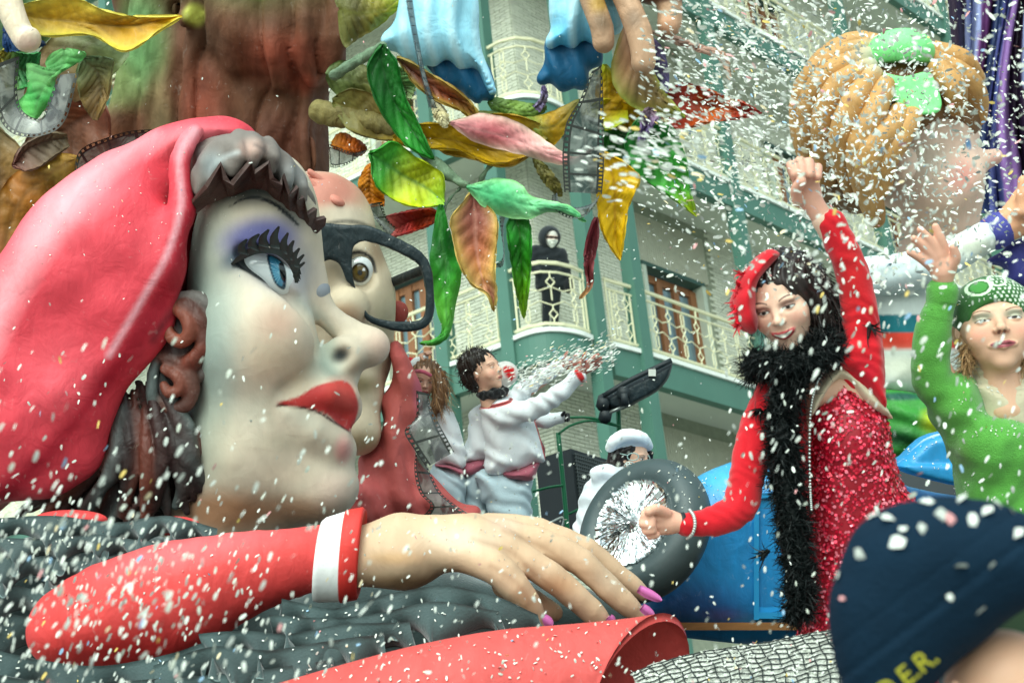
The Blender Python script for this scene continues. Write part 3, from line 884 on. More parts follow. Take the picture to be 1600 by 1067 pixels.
for tp, b in zip(tips, bi):
    b0 = hi_[min(39, b + 2)] * 0.75 + lo[min(39, b + 2)] * 0.25; b1 = hi_[max(0, b - 2)] * 0.75 + lo[max(0, b - 2)] * 0.25; bm = (b0 + b1) / 2; tp = np.array(tp, float)
    v = tp - bm; side = np.array([-v[1], v[0]]) / np.linalg.norm(v)
    cen = spline(np.array([bm, bm + v * 0.5 + side * -6 * (1 if True else 0), tp]), 7); G = []
    for k, q in enumerate(cen):
        u = k / 6; w_ = np.linalg.norm(b0 - b1) * 0.5 * (1 - u) ** 0.8 + 0.4
        z_ = zl(b / 39) + 9 + 16 * u
        G += [L(*(q + side * w_), z_), L(*q, z_ + 2), L(*(q - side * w_), z_)]
    V, F = thick(Fw.W(np.array(G)), 7, 3, 0.005); mb.add(V, F)
M_lash = mat('black_lash_paint', lin(34, 42, 42), rough=0.4, var=0.1)
mb.part('eyelash', wm, M_lash)
# lower lid crease of the far eye at the bridge
fe = Sdf(Fw, 2.5, base=lin(146, 150, 158)); fe.ell(L(499, 457, -60), (17, 21, 26), R=rot(0, 0, -20)); fe.mesh().part('far_eyelid', wm, M_skin_p)

# beret
RD = lin(214, 62, 76)
b = Sdf(Fw, 6.0, base=RD)
poly = [(-130, 560), (-60, 480), (0, 430), (48, 352), (92, 292), (150, 256), (215, 222), (268, 196), (318, 183), (360, 186), (384, 204), (372, 222), (330, 236), (304, 262), (308, 320), (304, 390), (286, 448), (250, 508), (200, 566), (150, 632), (98, 700), (40, 770), (-40, 830), (-150, 830), (-190, 700)]
b.pillow(poly, -40, 125, R=120, tilt=(-0.25, 0.0))
b.ell(L(150, 470, 60), (120, 170, 60), k=60, R=rot(0, 0, -32))
b.ell(L(60, 640, 60), (120, 130, 70), k=60)
# ridge where the front panel turns towards the hair
b.chain([(*L(306, 204, 20), 12), (*L(281, 246, 44), 15), (*L(283, 320, 66), 16), (*L(262, 395, 78), 17), (*L(222, 468, 84), 17), (*L(165, 560, 84), 18), (*L(110, 640, 80), 18), (*L(40, 735, 76), 18)], k=22, n=14)
def fold(V):
    u = V[:, 0] * 0.8 - V[:, 1] * 0.6
    return wob(11, 0.022, 7)(V) + wob(5, 0.05, 2.5)(V)
b.mesh(disp=fold)
b.paint(L(110, 330, 60), (120, 70, 400), lin(236, 128, 138), 0.75, 0.9, rot(0, 0, 35))  # pink of the lit front panel and upper edge, painted into the colour
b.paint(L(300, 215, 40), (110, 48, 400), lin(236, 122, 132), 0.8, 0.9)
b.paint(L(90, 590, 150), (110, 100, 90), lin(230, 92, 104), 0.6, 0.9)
b.paint_poly([(297, 256), (310, 262), (312, 340), (304, 400), (280, 460), (230, 540), (165, 622), (95, 706), (0, 800), (-40, 790), (60, 705), (130, 618), (190, 530), (240, 450), (272, 390), (288, 320)], lin(158, 14, 38), soft=26, a=.9, zmin=-60, sm=2)  # side plane past the ridge, its shade painted as darker red
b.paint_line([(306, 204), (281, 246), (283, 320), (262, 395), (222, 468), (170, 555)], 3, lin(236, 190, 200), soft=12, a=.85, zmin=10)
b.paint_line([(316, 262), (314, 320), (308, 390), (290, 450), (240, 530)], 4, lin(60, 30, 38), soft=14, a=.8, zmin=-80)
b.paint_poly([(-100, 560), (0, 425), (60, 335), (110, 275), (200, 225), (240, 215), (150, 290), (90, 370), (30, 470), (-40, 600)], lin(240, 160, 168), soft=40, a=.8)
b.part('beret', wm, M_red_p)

# hair: grey-white streaked fringe, notched dark edge, big curls and long locks
BR = lin(58, 38, 36); RS = lin(122, 62, 48); GL = lin(112, 124, 122)
h = Sdf(Fw, 3.6, base=lin(122, 112, 106))
h.chain([(*L(312, 292, 44), 18), (*L(330, 262, 58), 25), (*L(358, 240, 64), 27), (*L(388, 232, 62), 25), (*L(420, 246, 48), 21), (*L(447, 266, 20), 19), (*L(468, 292, -14), 15), (*L(486, 322, -48), 10)], k=10, n=14)
h.ell(L(365, 256, -50), (75, 44, 90), k=24)
for x0_, y0_, x1_, y1_, zz_ in ((330, 236, 312, 300, 66), (350, 218, 334, 282, 84), (372, 210, 362, 270, 90), (396, 212, 396, 256, 86), (418, 222, 424, 266, 70), (440, 244, 448, 288, 42), (458, 268, 472, 310, 8)):
    h.chain([(*L(x0_, y0_, zz_ - 26), 8), (*L((x0_ + x1_) / 2 + 5, (y0_ + y1_) / 2, zz_ + 2), 12), (*L(x1_, y1_, zz_), 8)], k=10, n=6)
h.mesh(disp=wob(21, 0.06, 2.0))
h.paint(L(395, 235, 80), (30, 26, 60), lin(200, 160, 146), 0.8, 0.9)
h.paint_line([(330, 262), (350, 246), (372, 238)], 3, lin(196, 200, 200), soft=8, a=.6)
h.paint_line([(398, 226), (415, 236), (430, 252), (444, 276)], 2, lin(88, 76, 74), soft=6, a=.7)
h.paint_line([(380, 222), (386, 240), (392, 256)], 2, lin(96, 80, 78), soft=6, a=.6)
h.paint(L(330, 258, 90), (30, 34, 60), lin(140, 150, 152), 0.7, 0.9)
h.paint(L(455, 280, 30), (36, 40, 60), lin(166, 168, 168), 0.7, 0.9)
h.paint(L(305, 240, 60), (18, 40, 80), lin(104, 92, 96), 0.8, 0.9)
h.part('fringe', wm, M_skin_p, label='grey white fringe of painted hair under the beret')
mb = MB()   # notched underside of the fringe
zz = [(300, 312, 70), (322, 288, 96), (345, 252, 104), (352, 276, 104), (362, 284, 102), (392, 248, 104), (398, 266, 100), (420, 250, 98), (424, 276, 92), (438, 284, 78), (441, 270, 70), (450, 300, 60), (462, 288, 40), (462, 312, 28), (470, 304, 14), (476, 330, -4), (488, 322, -24), (486, 340, -36), (502, 336, -50)]
bt_ = [(306, 322, 50), (322, 306, 52), (340, 300, 52), (354, 292, 50), (362, 292, 48), (384, 284, 46), (396, 282, 44), (408, 284, 42), (420, 290, 36), (430, 300, 32), (438, 306, 24), (446, 314, 16), (452, 320, 8), (460, 328, -6), (466, 336, -14), (474, 342, -30), (480, 345, -40), (490, 350, -56), (494, 352, -62)]
G = []
for i_, (a_, c_) in enumerate(zip(zz, bt_)):
    ez = 30 * max(0, (i_ - 7) / 11)
    G += [L(a_[0] + ez * .2, a_[1] + 3, a_[2] + 5 + ez), L((a_[0] + c_[0]) / 2 + 3 + ez * .2, (a_[1] + c_[1]) / 2 + 6, (a_[2] + c_[2]) / 2 + 2 + ez), L(c_[0], c_[1] + 12, c_[2] + 8 + ez)]
V, F = thick(Fw.W(np.array(G)), len(zz), 3, 0.016); mb.add(V, F)
M_hairdk = mat('dark_brown_hair_paint', lin(66, 42, 36), rough=0.5, var=0.35, scale=20, bump=0.3, bscale=30)
mb.part('fringe_edge', wm, M_hairdk, smooth=False, label='jagged dark brown underside of the fringe')

cu = Sdf(Fw, 2.6, base=BR)
# curl 1: C shape around (300,500); curl 2 lower
DKB = lin(40, 28, 28)
cu.ell(L(290, 545, 8), (46, 84, 52), col=DKB, ck=3)
def rope(pts, r0, col): cu.chain([(*L(x_, y_, z_), r0 * (.75 + .45 * math.sin(math.pi * (i_ + .7) / len(pts)))) for i_, (x_, y_, z_) in enumerate(pts)], k=4, n=14, col=col, ck=2.5)
rope([(272, 466, 48), (308, 466, 52), (332, 492, 54), (337, 535, 52), (327, 575, 48), (304, 592, 44)], 11, lin(104, 98, 94))
rope([(270, 478, 56), (296, 480, 62), (316, 505, 64), (317, 545, 62), (300, 570, 58), (282, 566, 54)], 11, lin(84, 48, 40))
rope([(276, 484, 64), (290, 496, 72), (297, 518, 74), (285, 534, 72), (268, 527, 68), (262, 512, 62)], 9.5, lin(126, 66, 50))
rope([(286, 576, 58), (304, 558, 64), (318, 545, 66), (328, 552, 58)], 10, lin(120, 60, 46))
rope([(248, 556, 46), (284, 572, 56), (300, 598, 58), (294, 628, 54), (268, 640, 50), (250, 626, 48)], 10.5, lin(92, 60, 52))
rope([(258, 576, 58), (276, 588, 66), (282, 606, 66), (266, 614, 66), (256, 602, 62)], 8.5, lin(122, 68, 54))
rope([(244, 560, 44), (238, 596, 50), (240, 636, 50), (252, 668, 48)], 8, lin(92, 104, 102))
cu.mesh(disp=wob(9, 0.09, 0.8))
cu.paint(L(345, 520, 30), (16, 70, 80), lin(130, 146, 144), 0.7, 0.8)
cu.part('hair_curl', wm, M_dark_p, label='pair of thick brown painted curls beside the cheek')
rr = np.random.default_rng(4)
lk = Sdf(Fw, 3.4, base=BR)
lk.ell(L(190, 740, -40), (130, 120, 80), col=lin(36, 26, 26))
roots = [(240, 585), (222, 600), (205, 615), (185, 640), (165, 660), (255, 640), (140, 690), (232, 640)]
ends = [(285, 790), (245, 800), (190, 810), (130, 805), (80, 800), (300, 760), (40, 800), (215, 820)]
for i, (a_, c_) in enumerate(zip(roots, ends)):
    for jn in range(4):
        o = rr.uniform(-12, 12, 4); z0 = 30 + rr.uniform(-10, 18)
        m_ = ((a_[0] + c_[0]) / 2 + rr.uniform(5, 26), (a_[1] + c_[1]) / 2 + rr.uniform(-10, 10))
        cc = [BR, RS * 0.7, lin(44, 30, 30), GL * 0.6][jn if rr.random() < 0.8 else 0]
        lk.chain([(*L(a_[0] + o[0], a_[1] + o[1] * .5, z0), 4.5), (*L(m_[0] + o[0], m_[1], z0 + 18), 10 + rr.uniform(-2, 3)), (*L(c_[0] + o[2] * 1.6, c_[1] + o[3], z0), 6)], k=3, n=6, col=cc, ck=3)
lk.mesh(disp=wob(8, 0.08, 0.8)).part('hair_lock', wm, M_dark_p, label='long dark brown locks falling below the beret')

# ---------- red sleeve, cuff, hand (nearer)
Fa = Frame(4.3); La = Fa.L
sv = Sdf(Fa, 4.5, base=lin(206, 62, 60))
sv.chain([(*La(112, 980, 0), 66), (*La(170, 962, 0), 84), (*La(236, 945, 0), 90), (*La(300, 926, 0), 84), (*La(380, 900, 0), 70), (*La(450, 882, 0), 58), (*La(520, 868, 0), 50)], k=20, n=12)
sv.mesh(disp=wob(31, 0.03, 3.0))
sv.paint(La(300, 850, 40), (260, 50, 160), lin(236, 104, 108), 0.7, 0.95, rot(0, 0, 12))
sv.paint(La(200, 1010, 60), (190, 50, 160), lin(178, 20, 22), 0.6, 0.95)
sv.part('sleeve', wm, M_red_p)
# cuff: a flaring band
ax = nrm(La(560, 862, 0) - La(470, 880, 0)); up_ = nrm(np.cross(np.array([0, 0, 1.0]), ax)); fw_ = np.cross(ax, up_)
def ring(cx, cy, a, b_, n=40, sk=0):
    c = La(cx, cy, 0); th = np.linspace(0, 2 * math.pi, n, endpoint=False)
    return c + np.cos(th)[:, None] * up_ * a + np.sin(th)[:, None] * fw_ * b_ + ax * (sk * np.cos(th)[:, None])
prof = [(500, 874, 50, 46), (497, 876, 60, 56), (505, 874, 64, 58), (535, 869, 68, 60), (537, 869, 70, 61), (562, 864, 70, 62), (566, 863, 64, 58), (540, 868, 56, 50)]
G = np.concatenate([ring(a, c, r1, r2, sk=18) for a, c, r1, r2 in prof])
cc = np.repeat(np.array([lin(228, 230, 228)] * 4 + [lin(206, 52, 46)] * 3 + [lin(150, 130, 96)]), 40, axis=0)
part('cuff', wm, Fa.W(G), grid_faces(len(prof), 40, wrap=True), M_skin_p, cols=cc, label='white cuff with a red rim at the wrist')

hd = Sdf(Fa.at(530, 707, 2.963), 3.0, base=lin(226, 190, 156)); Lh = hd.fr.L; q = 1 / 2.963
def ch(pts, k=8, kk=6, n=None, **kw):
    hd.chain([(*Lh(a, c, z), r * q) for a, c, z, r in pts], k=k, kk=kk, n=n, **kw)
ch([(20, 490, 0, 138), (150, 475, 0, 142), (300, 460, 0, 150)], k=10, kk=30)
ch([(300, 455, 0, 150), (430, 430, 5, 130), (560, 420, 10, 112)], k=40, kk=40)
hd.ell(Lh(620, 410, -10), np.array([230, 105, 200]) * q, k=30, R=rot(0, 0, -8))
ch([(520, 460, 34, 82), (640, 500, 58, 76), (740, 545, 70, 73), (830, 640, 70, 67), (890, 730, 60, 59), (918, 785, 54, 46)], k=22, kk=5, n=10)
ch([(560, 400, 10, 82), (770, 440, 22, 71), (930, 540, 30, 69), (1065, 640, 26, 65), (1175, 740, 18, 56), (1220, 780, 14, 44)], k=22, kk=5, n=10)
ch([(640, 370, -28, 78), (870, 395, -20, 68), (1090, 485, -12, 67), (1205, 590, -12, 63), (1315, 690, -18, 56), (1390, 755, -24, 40)], k=20, kk=5, n=10)
ch([(700, 350, -62, 70), (910, 350, -62, 56), (1110, 430, -60, 55), (1230, 515, -60, 52), (1340, 600, -62, 46), (1405, 655, -64, 38)], k=20, kk=5, n=10)
ch([(760, 620, -30, 56), (900, 680, -30, 52), (990, 740, -30, 42)], k=14, kk=8)
hd.mesh(disp=wob(17, 0.05, 1.2))
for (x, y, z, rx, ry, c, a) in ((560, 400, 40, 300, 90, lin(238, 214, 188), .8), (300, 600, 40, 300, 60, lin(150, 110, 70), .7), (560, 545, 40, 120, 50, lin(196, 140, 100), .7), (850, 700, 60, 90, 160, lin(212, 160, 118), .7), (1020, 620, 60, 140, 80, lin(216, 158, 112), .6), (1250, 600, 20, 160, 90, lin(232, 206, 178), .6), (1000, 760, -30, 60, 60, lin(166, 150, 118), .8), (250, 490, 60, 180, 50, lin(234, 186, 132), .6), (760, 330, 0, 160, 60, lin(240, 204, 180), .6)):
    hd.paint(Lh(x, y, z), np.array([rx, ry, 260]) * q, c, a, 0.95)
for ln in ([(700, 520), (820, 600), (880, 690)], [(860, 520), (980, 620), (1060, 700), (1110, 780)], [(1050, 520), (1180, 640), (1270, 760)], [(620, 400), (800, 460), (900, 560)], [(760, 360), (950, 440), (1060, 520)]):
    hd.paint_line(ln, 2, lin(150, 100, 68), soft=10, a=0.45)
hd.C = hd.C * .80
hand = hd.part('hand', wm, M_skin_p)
M_nail = mat('pink_nail_varnish', lin(222, 120, 190), rough=0.2, var=0.03, coat=0.6)
for base_, tip, wd, zz_ in (((940, 762), (985, 800), 24, 66), ((1248, 758), (1270, 785), 18, 28), ((1400, 712), (1455, 755), 19, 4), ((1385, 628), (1492, 684), 20, -30)):
    a_, t_ = np.array(base_, float), np.array(tip, float); v = t_ - a_; sd = np.array([-v[1], v[0]]) / np.linalg.norm(v); G = []
    for k in range(9):
        u = k / 8; w_ = wd * (1 - max(0, (u - 0.35) / 0.65) ** 2) ** 0.5 * (0.75 + 0.25 * min(1, u * 3)) + 0.5
        for m_ in (-1, -0.5, 0, 0.5, 1): G.append(Lh(*(a_ + v * u + sd * w_ * m_), zz_ + 4 - 6 * m_ * m_ - 4 * u))
    V, F = thick(Fa.W(np.array(G)), 9, 5, 0.005)
    part('nail', hand, V, F, M_nail)

# lower red sleeve hem (the other arm lying in front), flaring open to the right
Fr = Frame(3.9); Lr = Fr.L
rings = [(420, 1190, 0, 110, 20), (520, 1160, 0, 110, 10), (640, 1130, 4, 114, -6), (760, 1108, 8, 116, -18), (870, 1096, 14, 114, -34), (950, 1085, 22, 112, -52), (1000, 1074, 30, 110, -70)]
rows = []; nr = 30
for (x0, y0, lean, rad, sk) in rings:
    for t in np.linspace(-0.35, 1.25, nr) * math.pi:
        rows.append(Lr(x0 + lean * math.sin(t) + sk * math.cos(t), y0 - rad * math.sin(t) + 12 * math.cos(t), 40 + 95 * math.cos(t)))
rows = np.array([spline(np.array(rows).reshape(len(rings), nr, 3)[:, j], 26) for j in range(nr)]).transpose(1, 0, 2).reshape(-1, 3)
rows[:, 2] += wob(33, .02, 3)(rows)
V, F = thick(Fr.W(rows), 26, nr, 0.022)
part('sleeve_hem', wm, V, F, M_red_p, cols=np.tile(lin(202, 78, 74), (len(V), 1)), label='red flaring garment edge under the fingertips')

# black tulle ruffles
M_tulle = mat('black_tulle', lin(50, 68, 68), rough=0.8, var=0.35, scale=9, sheen=0.5, bump=0.2, bscale=140)
def ruffle(fr, path, width, z0, amp, freq, seed, name='ruffle', parent=None, ddir=(0.1, 1.0), curl=18):
    """a gathered strip of tulle: tight at its upper seam, rolling in wide S folds at its hem"""
    c = np.array(path, float); ln = np.linalg.norm(np.diff(c, axis=0), axis=1).sum(); n = int(ln / 2.2); c = spline(c, n); r = np.random.default_rng(seed); nv = 11; G = []
    ph = 0.0; phs = []
    for i in range(n):
        phs.append(ph); ph += 2 * math.pi * 2.2 / (92 * (1 + .35 * math.sin(i * .021 + seed)))
    for i in range(n):
        a = phs[i] + seed; wv = math.sin(a) + .25 * math.sin(2 * a + 1); wc = math.cos(a + .4)
        for j in range(nv):
            v = j / (nv - 1); e = v ** 1.25
            x = c[i][0] + ddir[0] * width * v + 22 * wc * e * amp
            y = c[i][1] + ddir[1] * width * (v - .10 * v * v) + 16 * wv * e * amp + 2.0 * math.sin(3.1 * a) * v
            G.append(fr.L(x, y, z0 + curl * math.sin(v * 1.9) + 32 * wv * e * amp))
    V, F = thick(fr.W(np.array(G)), n, nv, 0.005)
    o = part(name, parent, V, F, M_tulle)
    hem = np.array(G).reshape(n, nv, 3)[:, -1]
    part('hem', o, *tube(fr.W(hem), .0032, 5), M_hem)
    return o
M_hem = mat('tulle_hem', lin(120, 142, 140), rough=.7, var=.2)
Fc = Frame(4.55)
for i, (pth, wd, z0, am, fq) in enumerate([
    ([(-40, 812), (80, 806), (180, 816), (260, 806), (340, 826)], 50, 10, 1.0, 5),
    ([(-40, 838), (60, 842), (150, 835), (230, 845), (330, 838)], 48, 34, 1.0, 4.5),
    ([(-40, 872), (50, 870), (120, 876), (190, 866), (250, 860)], 52, 46, 1.0, 4),
    ([(-40, 915), (10, 912), (60, 920), (110, 905)], 64, 56, 1.0, 2.5),
    ([(-40, 970), (10, 960), (50, 965)], 70, 60, 1.0, 3)]):
    ruffle(Fc, pth, wd, z0, am, fq, 40 + i, 'collar_ruffle', wm)
Fl = Frame(4.05)
for i, (pth, wd, z0, am, fq) in enumerate([
    ([(440, 935), (520, 950), (600, 930), (690, 915), (770, 930), (840, 960)], 66, -20, 1.0, 3.5),
    ([(420, 960), (500, 965), (580, 960), (680, 940), (780, 955)], 62, 5, 1.1, 3.6),
    ([(310, 990), (380, 985), (450, 990), (540, 975), (640, 972)], 66, 22, 1.1, 3.2),
    ([(-30, 1010), (60, 1030), (150, 1040), (250, 1025), (330, 1000)], 76, 20, 1.1, 3.6),
    ([(240, 1040), (330, 1010), (420, 1015), (520, 1000), (600, 990)], 80, 46, 1.2, 3.2),
    ([(-30, 1050), (120, 1070), (240, 1060), (380, 1050), (520, 1030)], 84, 60, 1.2, 4)]):
    ruffle(Fl, pth, wd, z0, am, fq, 60 + i, 'sleeve_ruffle', wm)
# dark bodice behind the ruffles closes the figure underneath
bd = Sdf(Fc, 9, base=lin(44, 58, 58))
bd.ell(Fc.L(150, 960, -60), (320, 130, 90)); bd.ell(Fc.L(560, 1060, -40), (330, 125, 80), k=30); bd.ell(Fc.L(640, 985, -60), (190, 60, 70), k=30)
bd.ell(Fc.L(640, 945, -60), (170, 62, 60), k=20); bd.ell(Fc.L(850, 968, -80), (140, 62, 50), k=20)
bd.mesh(disp=wob(77, 0.03, 5)).part('bodice', wm, M_tulle)
# bits of red showing behind the collar
for cx_, cy_, rx_ in ((275, 822, 40), (110, 812, 60)):
    cb = Sdf(Fc, 4, base=lin(206, 60, 60)); cb.ell(Fc.L(cx_, cy_, -20), (rx_, 16, 20)); cb.mesh().part('red_collar', wm, M_red_p)
# ================================================================== giant man with glasses, behind the woman
Fm = Frame(5.9); L = Fm.L
mn = thing('giant_man', Fm.PW(600, 800, -60), 'giant papier-mache man with thick dark glasses and red scarf behind the woman', 'sculpture')
SM = lin(232, 212, 182)
f = Sdf(Fm, 3.6, base=SM)
f.ell(L(522, 432, -60), (74, 132, 100))
f.ell(L(545, 520, -50), (72, 140, 95), k=50)
f.ell(L(494, 338, -60), (86, 72, 90), k=30)
f.ell(L(575, 470, -20), (36, 46, 50), k=30)
f.ell(L(543, 479, 52), (34, 33, 34), k=8)
f.cap(L(524, 425, 0), L(540, 465, 34), 14, 22, k=14)
f.ell(L(555, 590, 8), (30, 18, 26), k=10)
f.ell(L(562, 672, 0), (34, 40, 40), k=18)
f.ell(L(548, 620, -20), (48, 50, 50), k=24)
f.ell(L(562, 424, 30), (27, 31, 26), k=10, sub=True)
f.mesh(disp=wob(61, 0.05, 1.2))
f.paint(L(505, 296, 0), (100, 60, 300), lin(204, 124, 108), 0.9, 0.7)
f.paint(L(535, 338, 0), (60, 26, 300), lin(238, 220, 196), 0.9, 0.8)
f.paint(L(592, 380, 0), (24, 60, 300), lin(150, 120, 92), 0.8, 0.7)
f.paint(L(600, 520, 0), (26, 90, 300), lin(176, 172, 140), 0.6, 0.9)
f.paint(L(543, 492, 70), (34, 26, 80), lin(232, 178, 138), 0.7, 0.8)
f.paint(L(560, 600, 20), (50, 22, 100), lin(170, 150, 106), 0.8, 0.8)
f.paint(L(570, 690, 20), (44, 26, 100), lin(200, 164, 116), 0.7, 0.9)
f.paint_line([(545, 398), (562, 394), (580, 404), (586, 424)], 3.0, lin(40, 38, 36), soft=3, zmin=-60)
f.paint_line([(512, 350), (535, 346), (560, 348), (580, 356)], 3.0, lin(60, 62, 56), soft=5, a=0.8, zmin=-60)
f.C = f.C * .80
f.part('face', mn, M_skin_p)
e = Sdf(Fm, 1.5, base=lin(228, 232, 230)); e.ell(L(560, 424, 0), (25, 28, 23)); e.mesh()
e.paint(L(562, 426, 26), (15.5, 17, 40), lin(28, 24, 16), 1, 0.15); e.paint(L(562, 426, 26), (13.5, 15, 40), lin(112, 92, 40), 1, 0.5); e.paint(L(562, 426, 26), (4.5, 5, 40), lin(14, 14, 12), 1, 0.3); e.paint(L(568, 421, 26), (2.5, 3, 40), lin(250, 250, 250), 1, 0.3)
e.part('eye', mn, M_gloss)
t = Sdf(Fm, 2.6, base=lin(196, 124, 108))
t.ell(L(526, 316, 4), (15, 9, 20), R=rot(0, 0, -25)); t.cap(L(470, 276, 10), L(520, 312, 8), 5, 8, k=8); t.cap(L(484, 268, 0), L(540, 310, -10), 4, 7, k=8); t.cap(L(456, 282, 14), L(500, 322, 16), 4, 7, k=8)
t.mesh(disp=wob(7, .1, 1)).part('hair_tuft', mn, M_skin_p)
er = Sdf(Fm, 2.6, base=lin(150, 62, 54)); er.ell(L(622, 488, -70), (17, 19, 14)); er.box(L(614, 488, -70), (12, 16, 10), r=6, k=4); er.mesh().part('red_knob', mn, M_red_p)
# glasses
g = Sdf(Fm, 2.0, base=lin(32, 44, 48))
g.pillow([(470, 338), (500, 348), (545, 352), (572, 352), (605, 364), (645, 384), (668, 405), (677, 440), (678, 480), (672, 505), (655, 516), (625, 518), (595, 511), (572, 500), (560, 470), (553, 450), (542, 440), (535, 420), (525, 409), (508, 409), (488, 440), (476, 400)], 60, 6, R=5, sm=2, tilt=(-0.12, 0))
g.pillow([(552, 388), (558, 381), (570, 377), (600, 385), (630, 397), (650, 408), (659, 420), (664, 440), (667, 470), (664, 495), (650, 503), (620, 503), (595, 499), (575, 491), (562, 470), (556, 450), (550, 430), (550, 405)], 60, 40, R=40, sm=2, sub=True)
g.mesh(disp=wob(2, .12, .5))
g.part('glasses', mn, M_dark_p)
ta = Sdf(Fm, 2.2, base=lin(34, 42, 44)); ta.cap(L(666, 420, 40), L(596, 448, -60), 8, 8); ta.mesh().part('glasses_arm', mn, M_dark_p)
# red scarf / hood
sc_ = Sdf(Fm, 4.0, base=lin(184, 84, 80))
def ridg(V):
    u = V[:, 0] * 0.93 + V[:, 1] * 0.36
    return 6 * np.sin(u * 0.13 + 1.5 * np.sin(V[:, 1] * 0.02)) + wob(14, 0.05, 3)(V)
sc_.pillow([(616, 536), (632, 548), (648, 590), (655, 640), (652, 700), (668, 740), (700, 770), (750, 806), (640, 830), (540, 830), (548, 770), (560, 735), (585, 690), (600, 640), (610, 590)], -30, 46, R=40, sm=3)
sc_.ell(L(600, 780, -10), (70, 40, 40), k=20)
sc_.mesh(disp=ridg)
sc_.paint(L(630, 640, 0), (40, 110, 200), lin(206, 104, 96), 0.6, 0.9); sc_.paint(L(655, 610, 0), (14, 60, 200), lin(190, 96, 120), 0.7, 0.8); sc_.paint(L(570, 770, 0), (50, 50, 200), lin(206, 96, 96), 0.6, 0.9)
sc_.part('scarf', mn, M_red_p)

# ================================================================== the giant tree
Ft = Frame(7.0); L = Ft.L
tr = thing('giant_tree', Ft.PW(390, 480, -100), 'giant painted tree with folded brown trunk and huge coloured leaves', 'tree')
M_bark = paper('painted_bark', rough=0.6, bump=0.16, bscale=10, var=0.16, stretch=(1, 1, 1), spec=0.25, scale=3)
tk = Sdf(Ft, 4.0, base=lin(104, 66, 46))
tk.pillow([(268, -80), (640, -80), (590, -10), (575, 25), (545, 75), (540, 112), (516, 138), (470, 150), (445, 153), (370, 128), (318, 92), (290, 45), (278, 10)], -20, 95, R=70, sm=3)
tk.pillow([(280, 30), (340, 60), (450, 90), (512, 120), (517, 190), (516, 240), (510, 330), (490, 700), (510, 1180), (250, 1180), (280, 700), (274, 330), (272, 150)], -60, 85, R=70, sm=3, k=14)
tk.pillow([(170, -80), (285, -80), (290, 60), (282, 300), (200, 460), (60, 460), (110, 260), (175, 170), (195, 80)], -100, 80, R=60, sm=3, k=14)
tk.cap(L(300, 20, 20), L(290, 30, 50), 20, 14, k=10)
for i, (x0, y0, x1, y1, rr_) in enumerate([(300, 60, 296, 330, 16), (330, 110, 350, 330, 18), (395, 150, 400, 330, 20), (470, 150, 486, 330, 18), (400, 10, 430, 130, 22), (350, -20, 370, 100, 20), (460, -20, 490, 120, 22), (520, -30, 520, 110, 20), (220, -30, 215, 260, 15), (255, -30, 262, 260, 13), (190, 100, 165, 300, 14)]):
    tk.chain([(*L(x0, y0, 42 if i > 3 and i < 8 else 8 if i < 4 else -40), rr_ * .7), (*L((x0 + x1) / 2 + 8, (y0 + y1) / 2, 62 if i > 3 and i < 8 else 20 if i < 4 else -24), rr_), (*L(x1, y1, 38 if i > 3 and i < 8 else 8 if i < 4 else -40), rr_ * .6)], k=22, n=6)
def bark(V):
    w = wob(23, 0.012, 1.0)(V); w2 = wob(24, 0.03, 1.0)(V)
    g = np.abs(np.sin(V[:, 0] * 0.055 + 1.6 * w + .4 * w2)); g2 = np.abs(np.sin(V[:, 0] * .12 - V[:, 1] * .03 + 2 * w2))
    return 13 * (1 - g ** .5) * -1.4 - 2.0 * (1 - g2 ** .6) + wob(29, 0.03, 3)(V)
tk.mesh(disp=bark)
G1, G2, O1, R1, B1 = lin(104, 150, 92), lin(112, 128, 74), lin(190, 120, 50), lin(140, 62, 44), lin(84, 60, 44)
tk.paint(L(400, -10, 0), (190, 70, 400), lin(96, 104, 62), 0.75, 0.9)
tk.paint(L(450, 100, 0), (110, 55, 400), R1, 0.8, 0.9)
tk.paint(L(330, 60, 0), (40, 90, 400), B1, 0.7, 0.9)
tk.paint(L(320, 180, 0), (60, 120, 400), R1, 0.7, 0.9)
tk.paint(L(440, 220, 0), (90, 70, 400), lin(96, 52, 40), 0.7, 0.9)
tk.paint(L(210, 60, 0), (70, 130, 400), G1, 0.9, 0.8)
tk.paint(L(170, 130, 0), (60, 60, 400), G2, 0.8, 0.8)
tk.paint(L(150, 250, 0), (80, 80, 400), lin(150, 84, 50), 0.8, 0.8)
tk.paint(L(245, 200, 0), (30, 120, 400), lin(150, 128, 92), 0.8, 0.8)
tk.paint(L(302, 22, 60), (22, 22, 80), lin(186, 190, 84), 0.9, 0.6)
tk.paint(L(400, -20, 60), (60, 26, 80), lin(120, 150, 70), 0.8, 0.8)
tk.paint(L(470, 130, 60), (40, 26, 80), lin(176, 78, 56), 0.7, 0.9)
tk.part('trunk', tr, M_bark)

